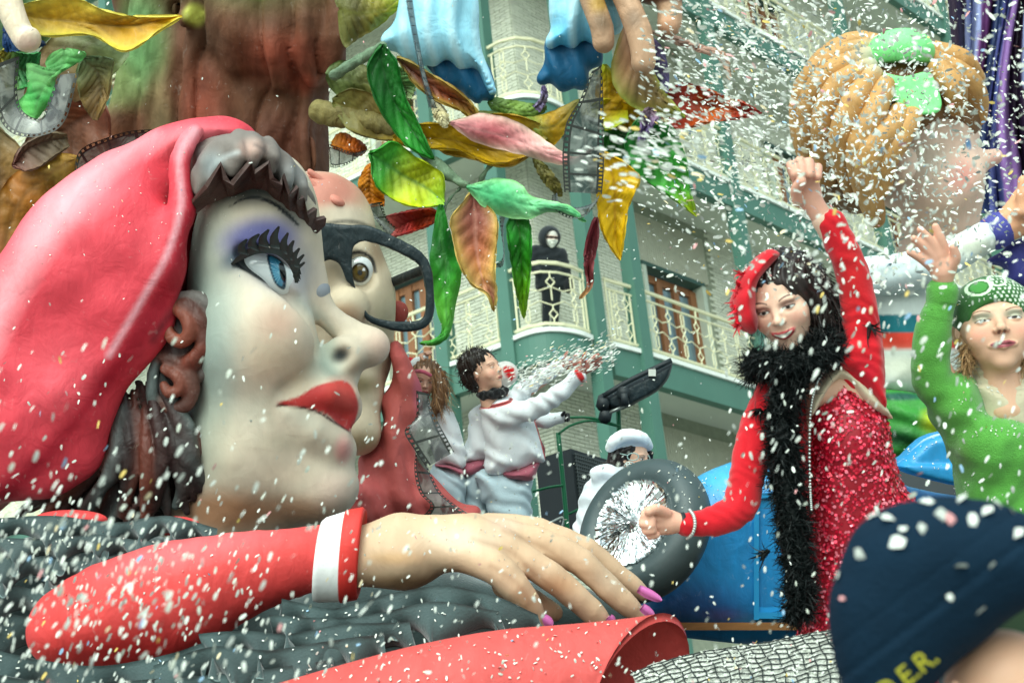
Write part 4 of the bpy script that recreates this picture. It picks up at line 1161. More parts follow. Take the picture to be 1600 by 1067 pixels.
M_leaf = paper('painted_leaf', rough=0.42, bump=0.16, bscale=12, var=0.14, spec=0.3, scale=5)
M_branch = paper('painted_branch', rough=0.6, bump=0.4, bscale=20, var=0.2)
def leaf(fr, mid, left, right, cols, w0=0, cup=14, wave=5, seed=0, vein=None, name='leaf', label=None, parent=None, edge=None, thickm=0.012, tw=0.0):
    """cols: colours from base to tip; left/right/mid: outlines in the frame's pixels from base to tip; every leaf folds along its midrib"""
    n, hv = 34, 7
    rs = lambda p: spline(np.array(p, float), n)
    M_, A, B = rs(mid), rs(left), rs(right); r = np.random.default_rng(seed + 100); ph = r.uniform(0, 6, 3)
    cs = np.array(cols, float); cu_ = np.stack([np.interp(np.linspace(0, 1, n), np.linspace(0, 1, len(cs)), cs[:, k]) for k in range(3)], 1)
    vein = cs.mean(0) * 0.55 if vein is None else np.asarray(vein)
    G = []; C = []; nc = 2 * hv - 1
    for i in range(n):
        u = i / (n - 1); env = math.sin(math.pi * min(1, u * 0.97 + 0.03)) ** 0.7
        for j in range(nc):
            s_ = (j - hv + 1) / (hv - 1)
            E = A[i] if s_ < 0 else B[i]; a = abs(s_); tap = .12 + .88 * min(1, u / .14) ** .6
            q = M_[i] * (1 - a * tap) + E * a * tap
            ww = w0 + tw * s_ + cup * (a ** 1.5) * env * (1 if seed % 2 else -1) + wave * env * a * math.sin(u * 17 + ph[0] + (2 if s_ < 0 else 0)) + 5.5 * env * math.sin((u * 9 - a * 1.6) * 6.28) * a * (1 - a) * 2.5 - (3 * env if j == hv - 1 else 0)
            G.append(fr.L(q[0], q[1], ww + 8 * math.sin(u * 4 + ph[1])))
            c = cu_[i].copy(); sv_ = abs(((u * 9 - a * 1.6) % 1) - 0.5)
            c = c * (1 - 0.42 * max(0, 1 - sv_ * 8) * (1 - .5 * a)) * (1 - .22 * (1 - a) ** 3) * (0.93 + 0.14 * math.sin(u * 5 + ph[2] + s_ * 2))
            if j == hv - 1: c = c * 0.5 + vein * 0.5
            if edge is not None: c = c * (1 - a ** 3 * 0.7) + np.asarray(edge) * a ** 3 * 0.7
            C.append(c)
    V, F = thick(fr.W(np.array(G)), n, nc, thickm)
    return part(name, parent or tr, V, F, M_leaf, cols=np.vstack([C, C]), label=label)

FL = Frame(6.4); B_ = FL.at(530, 0, 2.963); K3 = FL.at(500, 200, 4.85); K1 = FL.at(680, 320, 3.14); K5 = FL.at(960, 0, 3.138); E_ = FL.at(530, 350, 2.963)
dg, mg, lg, yg, ye, go, ol, br, pk, rd, mi, pu = lin(18, 96, 26), lin(46, 140, 44), lin(96, 178, 60), lin(176, 190, 24), lin(236, 186, 10), lin(196, 150, 20), lin(112, 112, 48), lin(140, 84, 62), lin(232, 150, 152), lin(176, 50, 40), lin(110, 204, 140), lin(120, 100, 150)
leaf(B_, [(200, 205), (200, 300), (245, 450), (320, 570), (380, 670), (442, 742)], [(150, 220), (130, 340), (185, 500), (280, 640), (350, 700), (442, 742)], [(255, 230), (272, 310), (310, 460), (355, 550), (400, 650), (442, 742)], [dg, dg, mg, dg], w0=70, seed=1, label='long dark green leaf folded over the branch')
leaf(B_, [(515, 570), (650, 605), (800, 640), (900, 685), (1000, 722), (1080, 745), (1176, 690)], [(530, 545), (660, 528), (800, 558), (920, 630), (1010, 692), (1090, 732), (1176, 688)], [(505, 595), (620, 650), (760, 695), (880, 722), (980, 752), (1080, 758), (1176, 692)], [pk, lin(222, 110, 118), lin(238, 176, 170), pk, lin(240, 190, 180)], w0=90, seed=2, wave=9, label='long pink leaf with an upturned tip', edge=lin(238, 214, 190))
leaf(B_, [(250, 640), (400, 640), (560, 660), (720, 700), (880, 700)], [(250, 590), (420, 570), (560, 590), (740, 620), (880, 690)], [(260, 690), (420, 690), (560, 700), (720, 758), (880, 722)], [go, lin(190, 150, 10), ye, go], w0=40, seed=3, wave=10, label='golden yellow leaf under the pink leaf')
leaf(B_, [(620, 530), (760, 560), (900, 590), (1000, 580), (1112, 465)], [(620, 500), (760, 530), (880, 545), (980, 520), (1112, 460)], [(640, 560), (760, 600), (900, 640), (1000, 668), (1100, 500)], [ol, lin(96, 120, 60), lin(120, 140, 50), go, ol], w0=20, seed=4, label='olive green leaf curling up to the film strip')
leaf(B_, [(-30, 470), (100, 520), (220, 560), (330, 600), (420, 640)], [(-30, 400), (110, 420), (240, 480), (340, 560), (420, 630)], [(-30, 560), (80, 620), (200, 650), (320, 650), (420, 650)], [ol, lin(120, 104, 50), lin(150, 124, 40), go], w0=0, seed=5, wave=10, label='broad olive brown leaf beside the trunk')
leaf(B_, [(0, 40), (60, 60), (140, 60), (220, 40), (310, -30)], [(-60, -40), (40, -40), (120, -40), (200, -40), (290, -60)], [(-10, 260), (60, 200), (140, 150), (220, 90), (320, -10)], [ol, lin(90, 84, 40), lin(150, 140, 40), yg], w0=30, seed=6, label='olive and yellow leaf at the top beside the trunk')
leaf(K3, [(375, 185), (480, 262), (600, 340), (720, 410), (830, 470), (940, 565)], [(400, 160), (560, 104), (720, 216), (835, 280), (932, 360), (944, 560)], [(360, 240), (415, 420), (520, 522), (660, 588), (800, 602), (936, 585)], [mg, lin(60, 150, 40), yg, yg, lin(140, 190, 40)], w0=60, seed=7, wave=7, vein=lin(40, 110, 40), label='bright green and yellow broad leaf')
leaf(B_, [(590, 865), (680, 890), (790, 920), (880, 950), (960, 955), (1060, 970), (1142, 1026)], [(600, 848), (720, 828), (830, 848), (885, 910), (960, 932), (1060, 955), (1142, 1020)], [(585, 885), (660, 950), (760, 1000), (880, 1012), (960, 978), (1060, 990), (1142, 1030)], [mi, lin(84, 196, 128), lin(130, 216, 150), mi, lin(60, 160, 90)], w0=110, seed=8, wave=7, vein=lin(60, 160, 100), label='mint green leaf with a curled pointed tip', edge=lin(170, 226, 150))
leaf(K1, [(185, -70), (195, 60), (200, 180), (215, 300), (240, 380), (275, 450), (288, 522)], [(130, -60), (75, 70), (85, 150), (115, 280), (175, 388), (255, 440), (285, 524)], [(240, -60), (302, 60), (305, 150), (295, 260), (292, 350), (302, 430), (292, 522)], [lin(120, 50, 40), lin(150, 78, 64), lin(176, 96, 60), lin(196, 140, 80), lin(170, 110, 90), lin(150, 90, 40)], w0=100, seed=9, wave=6, vein=lin(196, 130, 110), label='brown and ochre hanging leaf', edge=lin(206, 180, 90))
leaf(K1, [(390, 40), (410, 120), (420, 230), (425, 350), (430, 460), (436, 558)], [(340, 40), (352, 140), (368, 240), (385, 350), (405, 450), (434, 558)], [(440, 40), (466, 100), (470, 210), (466, 330), (452, 450), (438, 558)], [dg, mg, lin(40, 130, 20), lin(90, 150, 20), lin(120, 160, 20)], w0=70, seed=11, wave=7, label='narrow green leaf hanging beside the hooded onlooker')
leaf(E_, [(470, -90), (470, 60), (490, 180), (495, 290), (495, 400), (495, 495), (440, 545), (372, 552)], [(440, -90), (440, 30), (422, 150), (432, 260), (452, 390), (480, 490), (440, 538), (372, 549)], [(500, -90), (510, 30), (540, 150), (566, 220), (535, 370), (506, 510), (450, 556), (372, 555)], [mg, dg, lin(50, 150, 40), lg, lin(60, 160, 60), lin(90, 180, 50)], w0=85, seed=12, wave=6, label='green leaf hanging in front of the glasses with a curled tip')
leaf(B_, [(1215, 700), (1260, 800), (1275, 900), (1275, 1000), (1280, 1100), (1300, 1205)], [(1180, 700), (1195, 820), (1195, 920), (1205, 1020), (1235, 1110), (1298, 1207)], [(1250, 690), (1345, 770), (1392, 830), (1340, 960), (1320, 1090), (1304, 1205)], [go, ye, ye, lin(240, 190, 20), ye], w0=60, seed=13, wave=6, vein=lin(190, 130, 0), label='bright yellow pointed leaf beside the film strip')
leaf(B_, [(150, 760), (140, 850), (150, 960)], [(120, 760), (88, 870), (110, 955)], [(170, 780), (205, 900), (210, 950)], [lin(210, 120, 10), lin(226, 140, 10), lin(200, 110, 10)], w0=-10, seed=14, label='small orange leaf behind the bright green leaf')
leaf(K3, [(900, 650), (780, 680), (650, 720), (540, 790)], [(900, 610), (760, 615), (620, 640), (500, 665)], [(900, 705), (780, 760), (660, 800), (540, 830)], [lin(196, 70, 20), lin(200, 60, 20), lin(190, 50, 50), lin(200, 96, 90)], w0=-10, seed=15, label='orange and crimson leaf pointing at the glasses')
leaf(K3, [(90, 120), (200, 140), (290, 160), (352, 150)], [(90, 80), (170, 40), (280, 90), (352, 140)], [(60, 130), (190, 190), (300, 210), (352, 165)], [lin(216, 130, 10), lin(210, 110, 10), lin(190, 90, 20), lin(150, 70, 20)], w0=-30, seed=16, label='orange leaf beside the trunk above a film strip')
leaf(K5, [(140, 570), (190, 680), (240, 790), (310, 920), (402, 1062)], [(40, 600), (60, 770), (130, 870), (260, 955), (400, 1064)], [(240, 570), (300, 650), (352, 780), (372, 930), (404, 1060)], [dg, lin(30, 120, 40), mg, lin(70, 160, 50), yg], w0=40, seed=17, wave=8, label='large green leaf behind the flying confetti')
leaf(K5, [(50, 140), (110, 280), (150, 400), (240, 500), (346, 576)], [(0, 160), (-10, 390), (70, 510), (200, 560), (344, 578)], [(110, 130), (190, 350), (232, 430), (290, 510), (348, 574)], [lin(196, 150, 120), lin(170, 120, 84), lin(150, 120, 80), lin(140, 116, 60), lin(120, 140, 30)], w0=50, seed=18, wave=5, label='pinkish brown leaf with green rim under the fingertips', edge=lin(140, 160, 40))
leaf(K5, [(250, 480), (380, 500), (520, 530), (620, 545), (722, 556)], [(265, 390), (400, 418), (540, 470), (640, 505), (722, 553)], [(240, 575), (310, 635), (450, 605), (590, 585), (722, 559)], [lin(150, 40, 24), lin(170, 50, 24), lin(196, 90, 20), lin(170, 50, 24), lin(130, 30, 24)], w0=0, seed=19, wave=12, label='rust red leaf in the thick of the confetti')
leaf(K5, [(180, 190), (215, 260), (235, 350), (245, 460)], [(160, 190), (190, 270), (205, 370), (235, 460)], [(200, 190), (240, 260), (262, 360), (260, 460)], [pu, lin(110, 96, 140), lin(90, 80, 130)], w0=20, seed=20, label='slender purple leaf under the fingertips')
leaf(K5, [(175, 530), (165, 600), (140, 650), (120, 722)], [(125, 530), (130, 600), (122, 660), (117, 722)], [(235, 550), (195, 610), (160, 660), (123, 722)], [lin(150, 120, 130), pu, lin(110, 90, 150)], w0=60, seed=21, label='small drooping purple grey leaf tip')
leaf(K5, [(180, 155), (300, 195), (420, 240), (530, 280), (566, 395)], [(180, 148), (300, 180), (420, 222), (545, 268), (570, 395)], [(180, 165), (290, 212), (410, 252), (520, 296), (562, 395)], [lin(226, 190, 170), lin(230, 180, 160), lin(220, 180, 150)], w0=30, seed=22, cup=4, wave=3, label='thin pale pink curling leaf tip')
leaf(B_, [(270, 270), (390, 370), (500, 440), (600, 500), (652, 586)], [(250, 232), (400, 328), (540, 412), (630, 500), (656, 584)], [(290, 330), (370, 410), (460, 470), (570, 520), (646, 588)], [lin(80, 50, 36), lin(112, 56, 36), lin(140, 66, 40), lin(150, 100, 40), lin(160, 130, 60)], w0=60, seed=23, wave=7, label='narrow rust brown leaf curling above the pink leaf', edge=lin(150, 130, 50))
leaf(B_, [(440, 470), (470, 520), (490, 590)], [(425, 470), (440, 540), (485, 592)], [(470, 480), (505, 540), (500, 592)], [lin(206, 196, 166), lin(190, 176, 130), lin(210, 200, 160)], w0=80, seed=24, cup=5, wave=3, label='small cream leaf scrap on the branch')
leaf(E_, [(1190, -30), (1165, 90), (1155, 200), (1160, 290), (1112, 346)], [(1165, -30), (1135, 150), (1140, 210), (1150, 290), (1112, 343)], [(1212, -30), (1190, 110), (1172, 200), (1168, 285), (1114, 349)], [lin(120, 40, 50), lin(140, 60, 66), lin(120, 50, 50), lin(200, 150, 90)], w0=70, seed=25, wave=6, label='thin wine red leaf beside the yellow leaf')
leaf(B_, [(900, 735), (950, 800), (990, 850), (1030, 910)], [(890, 730), (925, 810), (970, 870), (1020, 912)], [(930, 735), (985, 800), (1020, 850), (1034, 900)], [lin(110, 110, 50), lin(130, 120, 60), lin(120, 110, 40)], w0=30, seed=26, cup=6, label='olive twig leaf behind the film strip')
leaf(B_, [(945, 400), (945, 460), (880, 520)], [(938, 400), (930, 460), (870, 520)], [(956, 400), (962, 460), (930, 522)], [pu, lin(150, 140, 170), pu], w0=10, seed=27, cup=5, label='small lilac leaf tip below the blue bell')
leaf(B_, [(1230, 300), (1240, 400), (1225, 520), (1260, 600)], [(1200, 300), (1190, 420), (1190, 520), (1230, 600)], [(1250, 300), (1300, 400), (1330, 470), (1340, 560)], [yg, ye, go, yg], w0=10, seed=28, wave=9, label='yellow green leaf tangled behind the film strip')
leaf(B_, [(1170, 500), (1280, 520), (1380, 560), (1490, 615)], [(1170, 460), (1290, 462), (1400, 510), (1490, 610)], [(1170, 540), (1270, 590), (1380, 618), (1490, 620)], [yg, ye, go, yg], w0=-10, seed=45, wave=9, label='yellow leaf crossing behind the broad film strip')
leaf(B_, [(1225, 560), (1300, 660), (1370, 740), (1440, 800)], [(1200, 600), (1240, 720), (1320, 790), (1438, 803)], [(1280, 540), (1370, 610), (1430, 700), (1444, 798)], [mg, dg, mg, lg], w0=-20, seed=46, wave=8, label='shaded green leaf above the bright yellow leaf')
leaf(B_, [(420, 650), (600, 650), (800, 660), (990, 605)], [(420, 600), (600, 540), (800, 530), (990, 595)], [(420, 700), (600, 735), (800, 770), (990, 620)], [go, lin(206, 160, 20), go, ol], w0=10, seed=47, wave=9, label='wide ochre leaf spreading behind the pink leaf')
leaf(B_, [(-60, 350), (60, 370), (200, 400), (340, 480)], [(-60, 280), (70, 290), (220, 350), (340, 470)], [(-60, 430), (60, 455), (200, 470), (340, 495)], [lin(84, 104, 50), lin(110, 120, 60), lin(130, 120, 60), ol], w0=-10, seed=48, wave=8, label='dull green leaf reaching out of the trunk')
leaf(B_, [(235, 320), (280, 370), (305, 410), (318, 460)], [(225, 335), (245, 390), (285, 430), (330, 462)], [(275, 295), (345, 340), (352, 400), (336, 460)], [lin(150, 190, 120), lin(110, 170, 90), lin(180, 200, 140)], w0=20, seed=49, cup=5, wave=3, label='small pale green curled leaf beside the dark green leaf')
leaf(B_, [(690, 470), (760, 500), (860, 520), (960, 500)], [(690, 450), (770, 462), (870, 480), (960, 490)], [(690, 500), (760, 545), (860, 565), (960, 512)], [lin(90, 130, 60), lin(120, 150, 60), lin(90, 120, 50)], w0=0, seed=50, wave=6, label='soft green leaf below the second balcony')
bq = Sdf(B_, 2.8, base=lin(120, 108, 60)); bq.chain([(*B_.L(a, c, z), rr_ / 2.963) for a, c, z, rr_ in ((-80, 520, -30, 60), (120, 560, 0, 50), (330, 610, 24, 40), (560, 640, 20, 30), (800, 640, 0, 22), (1060, 560, 0, 14))], n=14); bq.mesh(disp=wob(95, .12, 2)); bq.part('branch', tr, M_branch, label='thick ochre branch reaching right from the trunk')
# left cluster
A_ = FL.at(0, 0, 2.963)
leaf(A_, [(60, 60), (220, 90), (420, 110), (620, 120), (760, 90), (842, 76)], [(60, -20), (340, -10), (460, 40), (590, 72), (720, 75), (842, 72)], [(100, 140), (220, 170), (420, 165), (580, 240), (740, 145), (842, 82)], [lin(180, 150, 40), lin(206, 160, 20), lin(190, 136, 10), lin(210, 150, 10), ye], w0=90, seed=31, wave=9, label='long golden leaf at the upper left', edge=lin(206, 200, 80))
leaf(A_, [(300, 230), (290, 310), (220, 380), (180, 460), (160, 552)], [(190, 240), (215, 320), (125, 300), (130, 420), (60, 492)], [(396, 215), (385, 270), (260, 350), (250, 440), (165, 556)], [lin(120, 190, 110), lin(96, 186, 96), lin(130, 206, 120), lin(70, 170, 80), lin(100, 190, 90)], w0=110, seed=32, wave=6, label='mint green curled leaf at the left edge')
leaf(A_, [(380, 270), (450, 330), (470, 420), (440, 556)], [(350, 290), (360, 400), (380, 480), (430, 556)], [(530, 240), (520, 330), (500, 450), (452, 558)], [lin(112, 140, 96), lin(130, 130, 80), lin(150, 120, 70), lin(120, 90, 50)], w0=50, seed=33, wave=8, label='dusty green brown leaf beside the left trunk')
leaf(A_, [(360, 730), (240, 800), (120, 900), (40, 1050), (0, 1300)], [(380, 700), (200, 720), (80, 800), (0, 900), (-60, 1250)], [(350, 860), (280, 880), (220, 960), (150, 1080), (60, 1350)], [lin(180, 130, 40), lin(150, 116, 40), lin(180, 110, 30), lin(150, 100, 30), lin(140, 70, 40)], w0=40, seed=34, wave=9, label='ochre and brown leaf behind the red beret')
leaf(A_, [(60, 770), (130, 690), (230, 650), (310, 640)], [(50, 760), (110, 670), (220, 615), (310, 620)], [(70, 800), (170, 780), (260, 720), (320, 680)], [lin(120, 70, 60), lin(130, 110, 90), lin(110, 90, 60)], w0=30, seed=35, label='grey brown leaf scrap at the left edge')
leaf(A_, [(20, 150), (60, 180), (140, 190), (210, 205)], [(0, 110), (70, 140), (150, 170), (210, 200)], [(0, 240), (60, 240), (140, 230), (210, 212)], [lin(16, 50, 100), lin(20, 70, 120), lin(20, 50, 90)], w0=60, seed=36, cup=5, label='dark blue leaf scrap behind the pale fingertip')
leaf(A_, [(0, 260), (60, 300), (120, 330), (180, 300)], [(0, 210), (60, 235), (130, 250), (190, 240)], [(0, 420), (70, 420), (130, 400), (190, 340)], [lin(150, 130, 30), lin(60, 130, 70), lin(60, 150, 80)], w0=20, seed=37, label='olive green leaf behind the curled mint leaf')

leaf(A_, [(560, 90), (420, 200), (280, 330), (160, 470)], [(480, 10), (320, 110), (180, 250), (110, 440)], [(640, 200), (540, 330), (400, 450), (190, 520)], [lin(96, 120, 80), lin(110, 120, 70), lin(130, 100, 60), lin(110, 70, 50)], w0=-30, seed=38, wave=9, label='broad dusty olive leaf spreading left of the trunk')
leaf(A_, [(480, 480), (360, 560), (240, 640), (120, 760)], [(380, 440), (260, 500), (150, 590), (80, 740)], [(560, 600), (440, 680), (300, 760), (150, 800)], [lin(120, 60, 44), lin(140, 80, 50), lin(120, 76, 50), lin(90, 60, 44)], w0=-40, seed=39, wave=9, label='rust brown leaf low on the left of the trunk')
leaf(A_, [(-40, 560), (0, 760), (-10, 960), (20, 1200)], [(-120, 560), (-120, 760), (-120, 960), (-60, 1200)], [(40, 600), (130, 760), (120, 960), (60, 1200)], [lin(100, 90, 60), lin(150, 110, 50), lin(120, 70, 44), lin(100, 60, 40)], w0=-50, seed=43, wave=9, label='shaded brown leaf at the far left edge')
leaf(A_, [(-60, 60), (40, 100), (140, 120), (260, 100)], [(-60, -40), (40, -40), (160, 0), (260, 60)], [(-60, 220), (60, 260), (180, 220), (270, 140)], [lin(60, 90, 60), lin(80, 110, 60), lin(90, 110, 60)], w0=-60, seed=44, wave=6, label='deep green leaf behind the golden leaf at the upper left')
for i, (pts, lb) in enumerate([([(310, 650, 40, 20), (400, 720, 48, 26), (480, 790, 56, 30), (590, 860, 70, 18)], 'grey green branch carrying the mint leaf'), ([(-20, 350, 20, 24), (60, 300, 30, 26), (140, 250, 50, 26), (200, 215, 66, 22)], 'green branch from which the dark leaf hangs'), ([(560, 870, 60, 10), (500, 940, 60, 12), (480, 1020, 60, 12)], 'thin dark green stalk behind the ochre leaf'), ([(640, 860, 30, 10), (690, 780, 30, 14), (740, 740, 10, 14)], 'thin olive twig')]):
    bb = Sdf(B_, 2.6, base=lin(104, 126, 100)); bb.chain([(*B_.L(a, c, z), r / 2.963) for a, c, z, r in pts], n=10); bb.mesh(disp=wob(90 + i, .15, 1.5)); bb.part('branch', tr, M_branch, label=lb)

# ================================================================== hanging blue bells, giant fingers
M_bell = paper('painted_blue_cloth', rough=0.45, bump=0.2, bscale=8, var=0.08)
def bell(light, dark, nm, lbl, w0, seed):
    o = thing('blue_bell', B_.PW(*dark[0], w0), lbl, 'sculpture')
    a = Sdf(B_, 3.6, base=lin(160, 220, 240)); a.pillow(light, w0, 46, R=60, sm=3)
    def rip(V): return 4.5 * np.sin(V[:, 0] * 0.17 + 0.02 * V[:, 1] + 1.5 * np.sin(V[:, 1] * .03)) + wob(seed, .05, 2)(V)
    a.mesh(disp=rip)
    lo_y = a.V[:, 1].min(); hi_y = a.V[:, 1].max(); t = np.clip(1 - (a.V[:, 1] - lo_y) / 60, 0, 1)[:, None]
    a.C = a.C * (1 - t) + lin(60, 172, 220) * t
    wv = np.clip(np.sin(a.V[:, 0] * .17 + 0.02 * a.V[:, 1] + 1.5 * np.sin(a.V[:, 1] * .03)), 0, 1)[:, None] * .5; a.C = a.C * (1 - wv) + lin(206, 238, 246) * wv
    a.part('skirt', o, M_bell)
    d_ = Sdf(B_, 3.6, base=lin(24, 92, 132)); d_.pillow(dark, w0 - 26, 26, R=30, sm=3); d_.mesh(disp=rip); d_.paint(B_.L(*dark[1], w0), (60, 30, 200), lin(40, 50, 60), .6, .9)
    d_.part('lining', o, M_bell)
bell([(200, 190), (250, 90), (290, -60), (605, -60), (630, 120), (650, 250), (690, 360), (722, 446), (680, 390), (640, 335), (560, 312), (470, 292), (400, 325), (330, 290), (240, 240)], [(380, 290), (460, 240), (560, 260), (660, 290), (715, 440), (650, 492), (600, 440), (520, 420), (440, 380)], 'a', 'pale blue hanging bell with narrow film strip in front', 20, 41)
bell([(985, 130), (1010, -60), (1330, -60), (1330, 100), (1230, 190), (1120, 205), (1050, 222), (970, 215), (970, 180)], [(965, 190), (1060, 170), (1190, 160), (1235, 250), (1170, 340), (1110, 422), (1010, 410), (925, 385), (930, 300)], 'b', 'pale blue hanging bell with dark blue lining behind giant fingers', 10, 43)
M_skin2 = paper('painted_brown_skin', rough=0.45, bump=0.2, bscale=10, var=0.1)
gh = Sdf(B_, 2.6, base=lin(190, 150, 120)); q = 1 / 2.963
for pts in ([(1140, -80, 60, 52), (1185, 40, 70, 52), (1215, 130, 80, 54), (1222, 195, 80, 50)], [(1290, -80, 70, 55), (1345, 40, 80, 56), (1390, 150, 92, 58), (1406, 235, 96, 56), (1408, 290, 96, 55)], [(1500, -80, 60, 60), (1530, 20, 62, 56), (1530, 110, 66, 58)]):
    gh.chain([(*B_.L(a, c, z), r * q) for a, c, z, r in pts], k=6, n=7)
gh.pillow([(1100, -140), (1620, -140), (1560, 10), (1450, 25), (1340, -5), (1140, -40)], 60, 24, R=20, k=8)
gh.mesh(disp=wob(44, .1, .6))
gh.paint(B_.L(1200, 20, 80), (24, 30, 60), lin(170, 130, 30), .8, .8); gh.paint(B_.L(1215, 110, 80), (24, 26, 60), lin(106, 84, 60), .8, .8); gh.paint(B_.L(1365, 100, 90), (22, 26, 60), lin(120, 96, 76), .8, .8); gh.paint(B_.L(1450, 0, 60), (90, 12, 80), lin(84, 46, 36), .9, .6)
gh.paint(B_.L(1530, 120, 80), (22, 22, 60), lin(220, 164, 130), .8, .8)
gh.solo('giant_hand', M_skin2, 'giant brown hand with three fingertips dangling at the top', 'sculpture')
lf = Sdf(A_, 2.6, base=lin(226, 206, 180)); lf.chain([(*A_.L(a, c, z), r * q) for a, c, z, r in [(10, -80, 130, 60), (50, 40, 140, 60), (100, 150, 146, 52), (125, 180, 148, 60)]], k=6, n=7); lf.mesh(disp=wob(45, .1, .8))
lf.paint(A_.L(115, 200, 160), (26, 20, 60), lin(206, 176, 160), .7, .8)
lf.solo('giant_fingertip', M_skin2, 'giant pale fingertip poking in at the top left corner', 'sculpture')

# ================================================================== film strips
def film_mat():
    m, nt, b = nodes_mat('film_picture'); N, Lk = nt.nodes, nt.links
    tc = N.new('ShaderNodeTexCoord'); no = N.new('ShaderNodeTexNoise'); no.inputs['Scale'].default_value = 14; no.inputs['Detail'].default_value = 5; no.inputs['Distortion'].default_value = 1.2
    Lk.new(tc.outputs['Object'], no.inputs['Vector']); r = N.new('ShaderNodeValToRGB')
    r.color_ramp.elements[0].position = 0.42; r.color_ramp.elements[0].color = (0.02, 0.025, 0.025, 1); r.color_ramp.elements[1].position = 0.62; r.color_ramp.elements[1].color = (0.20, 0.21, 0.19, 1)
    Lk.new(no.outputs['Fac'], r.inputs[0]); Lk.new(r.outputs[0], b.inputs['Base Color']); b.inputs['Roughness'].default_value = 0.12; b.inputs['Alpha'].default_value = 0.84; b.inputs['Specular IOR Level'].default_value = 0.7
    return m
M_film = film_mat(); M_filmb = mat('black_film_base', lin(38, 40, 36), rough=0.15, var=0.1, spec=0.7)
def film(fr, left, right, lbl, pitch=None, frames=None):
    """film strip between two edge curves (px,py,w) with punched perforations"""
    n0 = 200; A, Bq = spline(np.array(left, float), n0), spline(np.array(right, float), n0)
    A = fr.W(np.array([fr.L(*p) for p in A])); Bq = fr.W(np.array([fr.L(*p) for p in Bq])); Mi = (A + Bq) / 2
    ln = np.linalg.norm(np.diff(Mi, axis=0), axis=1).sum(); wd = np.median(np.linalg.norm(A - Bq, axis=1))
    nf = frames or max(1, int(round(ln / wd / 0.8))); per = 5; nu = nf * per * 2 + 1
    idx = np.linspace(0, n0 - 1, nu); a = np.stack([np.interp(idx, np.arange(n0), A[:, k]) for k in range(3)], 1); b_ = np.stack([np.interp(idx, np.arange(n0), Bq[:, k]) for k in range(3)], 1)
    vs_ = [0, .035, .115, .17, .5, .83, .885, .965, 1]; nv = len(vs_)
    bow = nrm(np.cross(np.gradient(a, axis=0), b_ - a)) * wd * 0.06
    G = np.stack([a * (1 - v) + b_ * v + bow * (4 * v * (1 - v)) for v in vs_], 1).reshape(-1, 3); F = []; Mx = []
    for i in range(nu - 1):
        for j in range(nv - 1):
            hole = j in (1, 6) and i % 2 == 1
            if hole: continue
            F.append((i * nv + j, (i + 1) * nv + j, (i + 1) * nv + j + 1, i * nv + j + 1)); Mx.append(1 if (j in (3, 4) and i % (per * 2) != 0) else 0)
    solo('film_strip', G, F, [M_filmb, M_film], lbl, 'film strip', 'film strips hung on the float', fmat=Mx)
film(B_, [(300, -60, 110), (318, 60, 112), (345, 200, 114), (375, 340, 116), (415, 500, 118)], [(335, -60, 96), (348, 60, 98), (372, 200, 100), (400, 340, 102), (455, 505, 104)], 'narrow film strip hanging in front of the blue bell')
film(B_, [(1170, 330, 120), (1110, 470, 116), (1052, 570, 112), (1034, 700, 112), (1036, 800, 112), (1042, 890, 112)], [(1216, 290, 110), (1222, 450, 108), (1224, 620, 106), (1226, 720, 106), (1224, 810, 106), (1216, 900, 106)], 'broad film strip hanging beside the pink leaf tip', frames=5)
film(B_, [(985, 905, 90), (990, 960, 110), (1060, 1010, 120), (1140, 1000, 120), (1200, 930, 110)], [(1010, 895, 70), (1020, 935, 80), (1090, 960, 90), (1170, 940, 90), (1222, 880, 80)], 'curled dark film end above the hooded onlooker')
film(A_, [(-20, 300, 130), (-10, 520, 130), (60, 620, 134), (190, 630, 138), (300, 560, 140), (364, 340, 140)], [(90, 260, 120), (80, 430, 120), (110, 520, 122), (190, 550, 124), (220, 480, 124), (270, 350, 124)], 'film strip looped around the mint leaf at the left edge', frames=5)
film(A_, [(340, 860, 60), (365, 705, 60), (490, 640, 58), (620, 605, 56), (790, 600, 50)], [(420, 880, 46), (440, 820, 46), (530, 760, 46), (640, 715, 46), (800, 650, 46)], 'film strip lying behind the top of the beret', frames=4)
film(K3, [(62, 120, 60), (140, 150, 62), (250, 185, 60), (350, 165, 56)], [(80, 300, 56), (140, 300, 58), (240, 260, 56), (340, 180, 54)], 'short film strip between trunk and orange leaf', frames=3)
film(K3, [(320, 590, 30), (380, 650, 34), (440, 720, 36), (520, 830, 36)], [(470, 560, 24), (490, 640, 26), (520, 700, 28), (580, 760, 30)], 'film strip above the rim of the glasses', frames=2)
film(K1, [(310, 10, 20), (320, 120, 20), (330, 260, 24), (240, 310, 24), (110, 320, 26), (15, 270, 26)], [(350, 30, 10), (335, 120, 10), (332, 300, 12), (230, 280, 12), (80, 230, 14), (60, 150, 14)], 'film strip twisting behind the ochre hanging leaf', frames=6)
K4 = Frame(5.6).at(630, 530, 3.557)
film(K4, [(72, 285, 30), (70, 430, 36), (8, 510, 46), (60, 610, 50), (128, 712, 52)], [(145, 305, 24), (150, 365, 28), (200, 470, 36), (240, 545, 40), (284, 625, 42)], 'film strip curling over the red scarf beside the long-haired woman', frames=3)
film(K4, [(70, 620, 40), (62, 730, 44), (90, 850, 48), (150, 930, 50), (60, 1020, 50)], [(100, 610, 30), (150, 740, 34), (210, 850, 38), (290, 920, 40), (410, 1000, 42)], 'silver film strip end lying above the giant hand', frames=4)
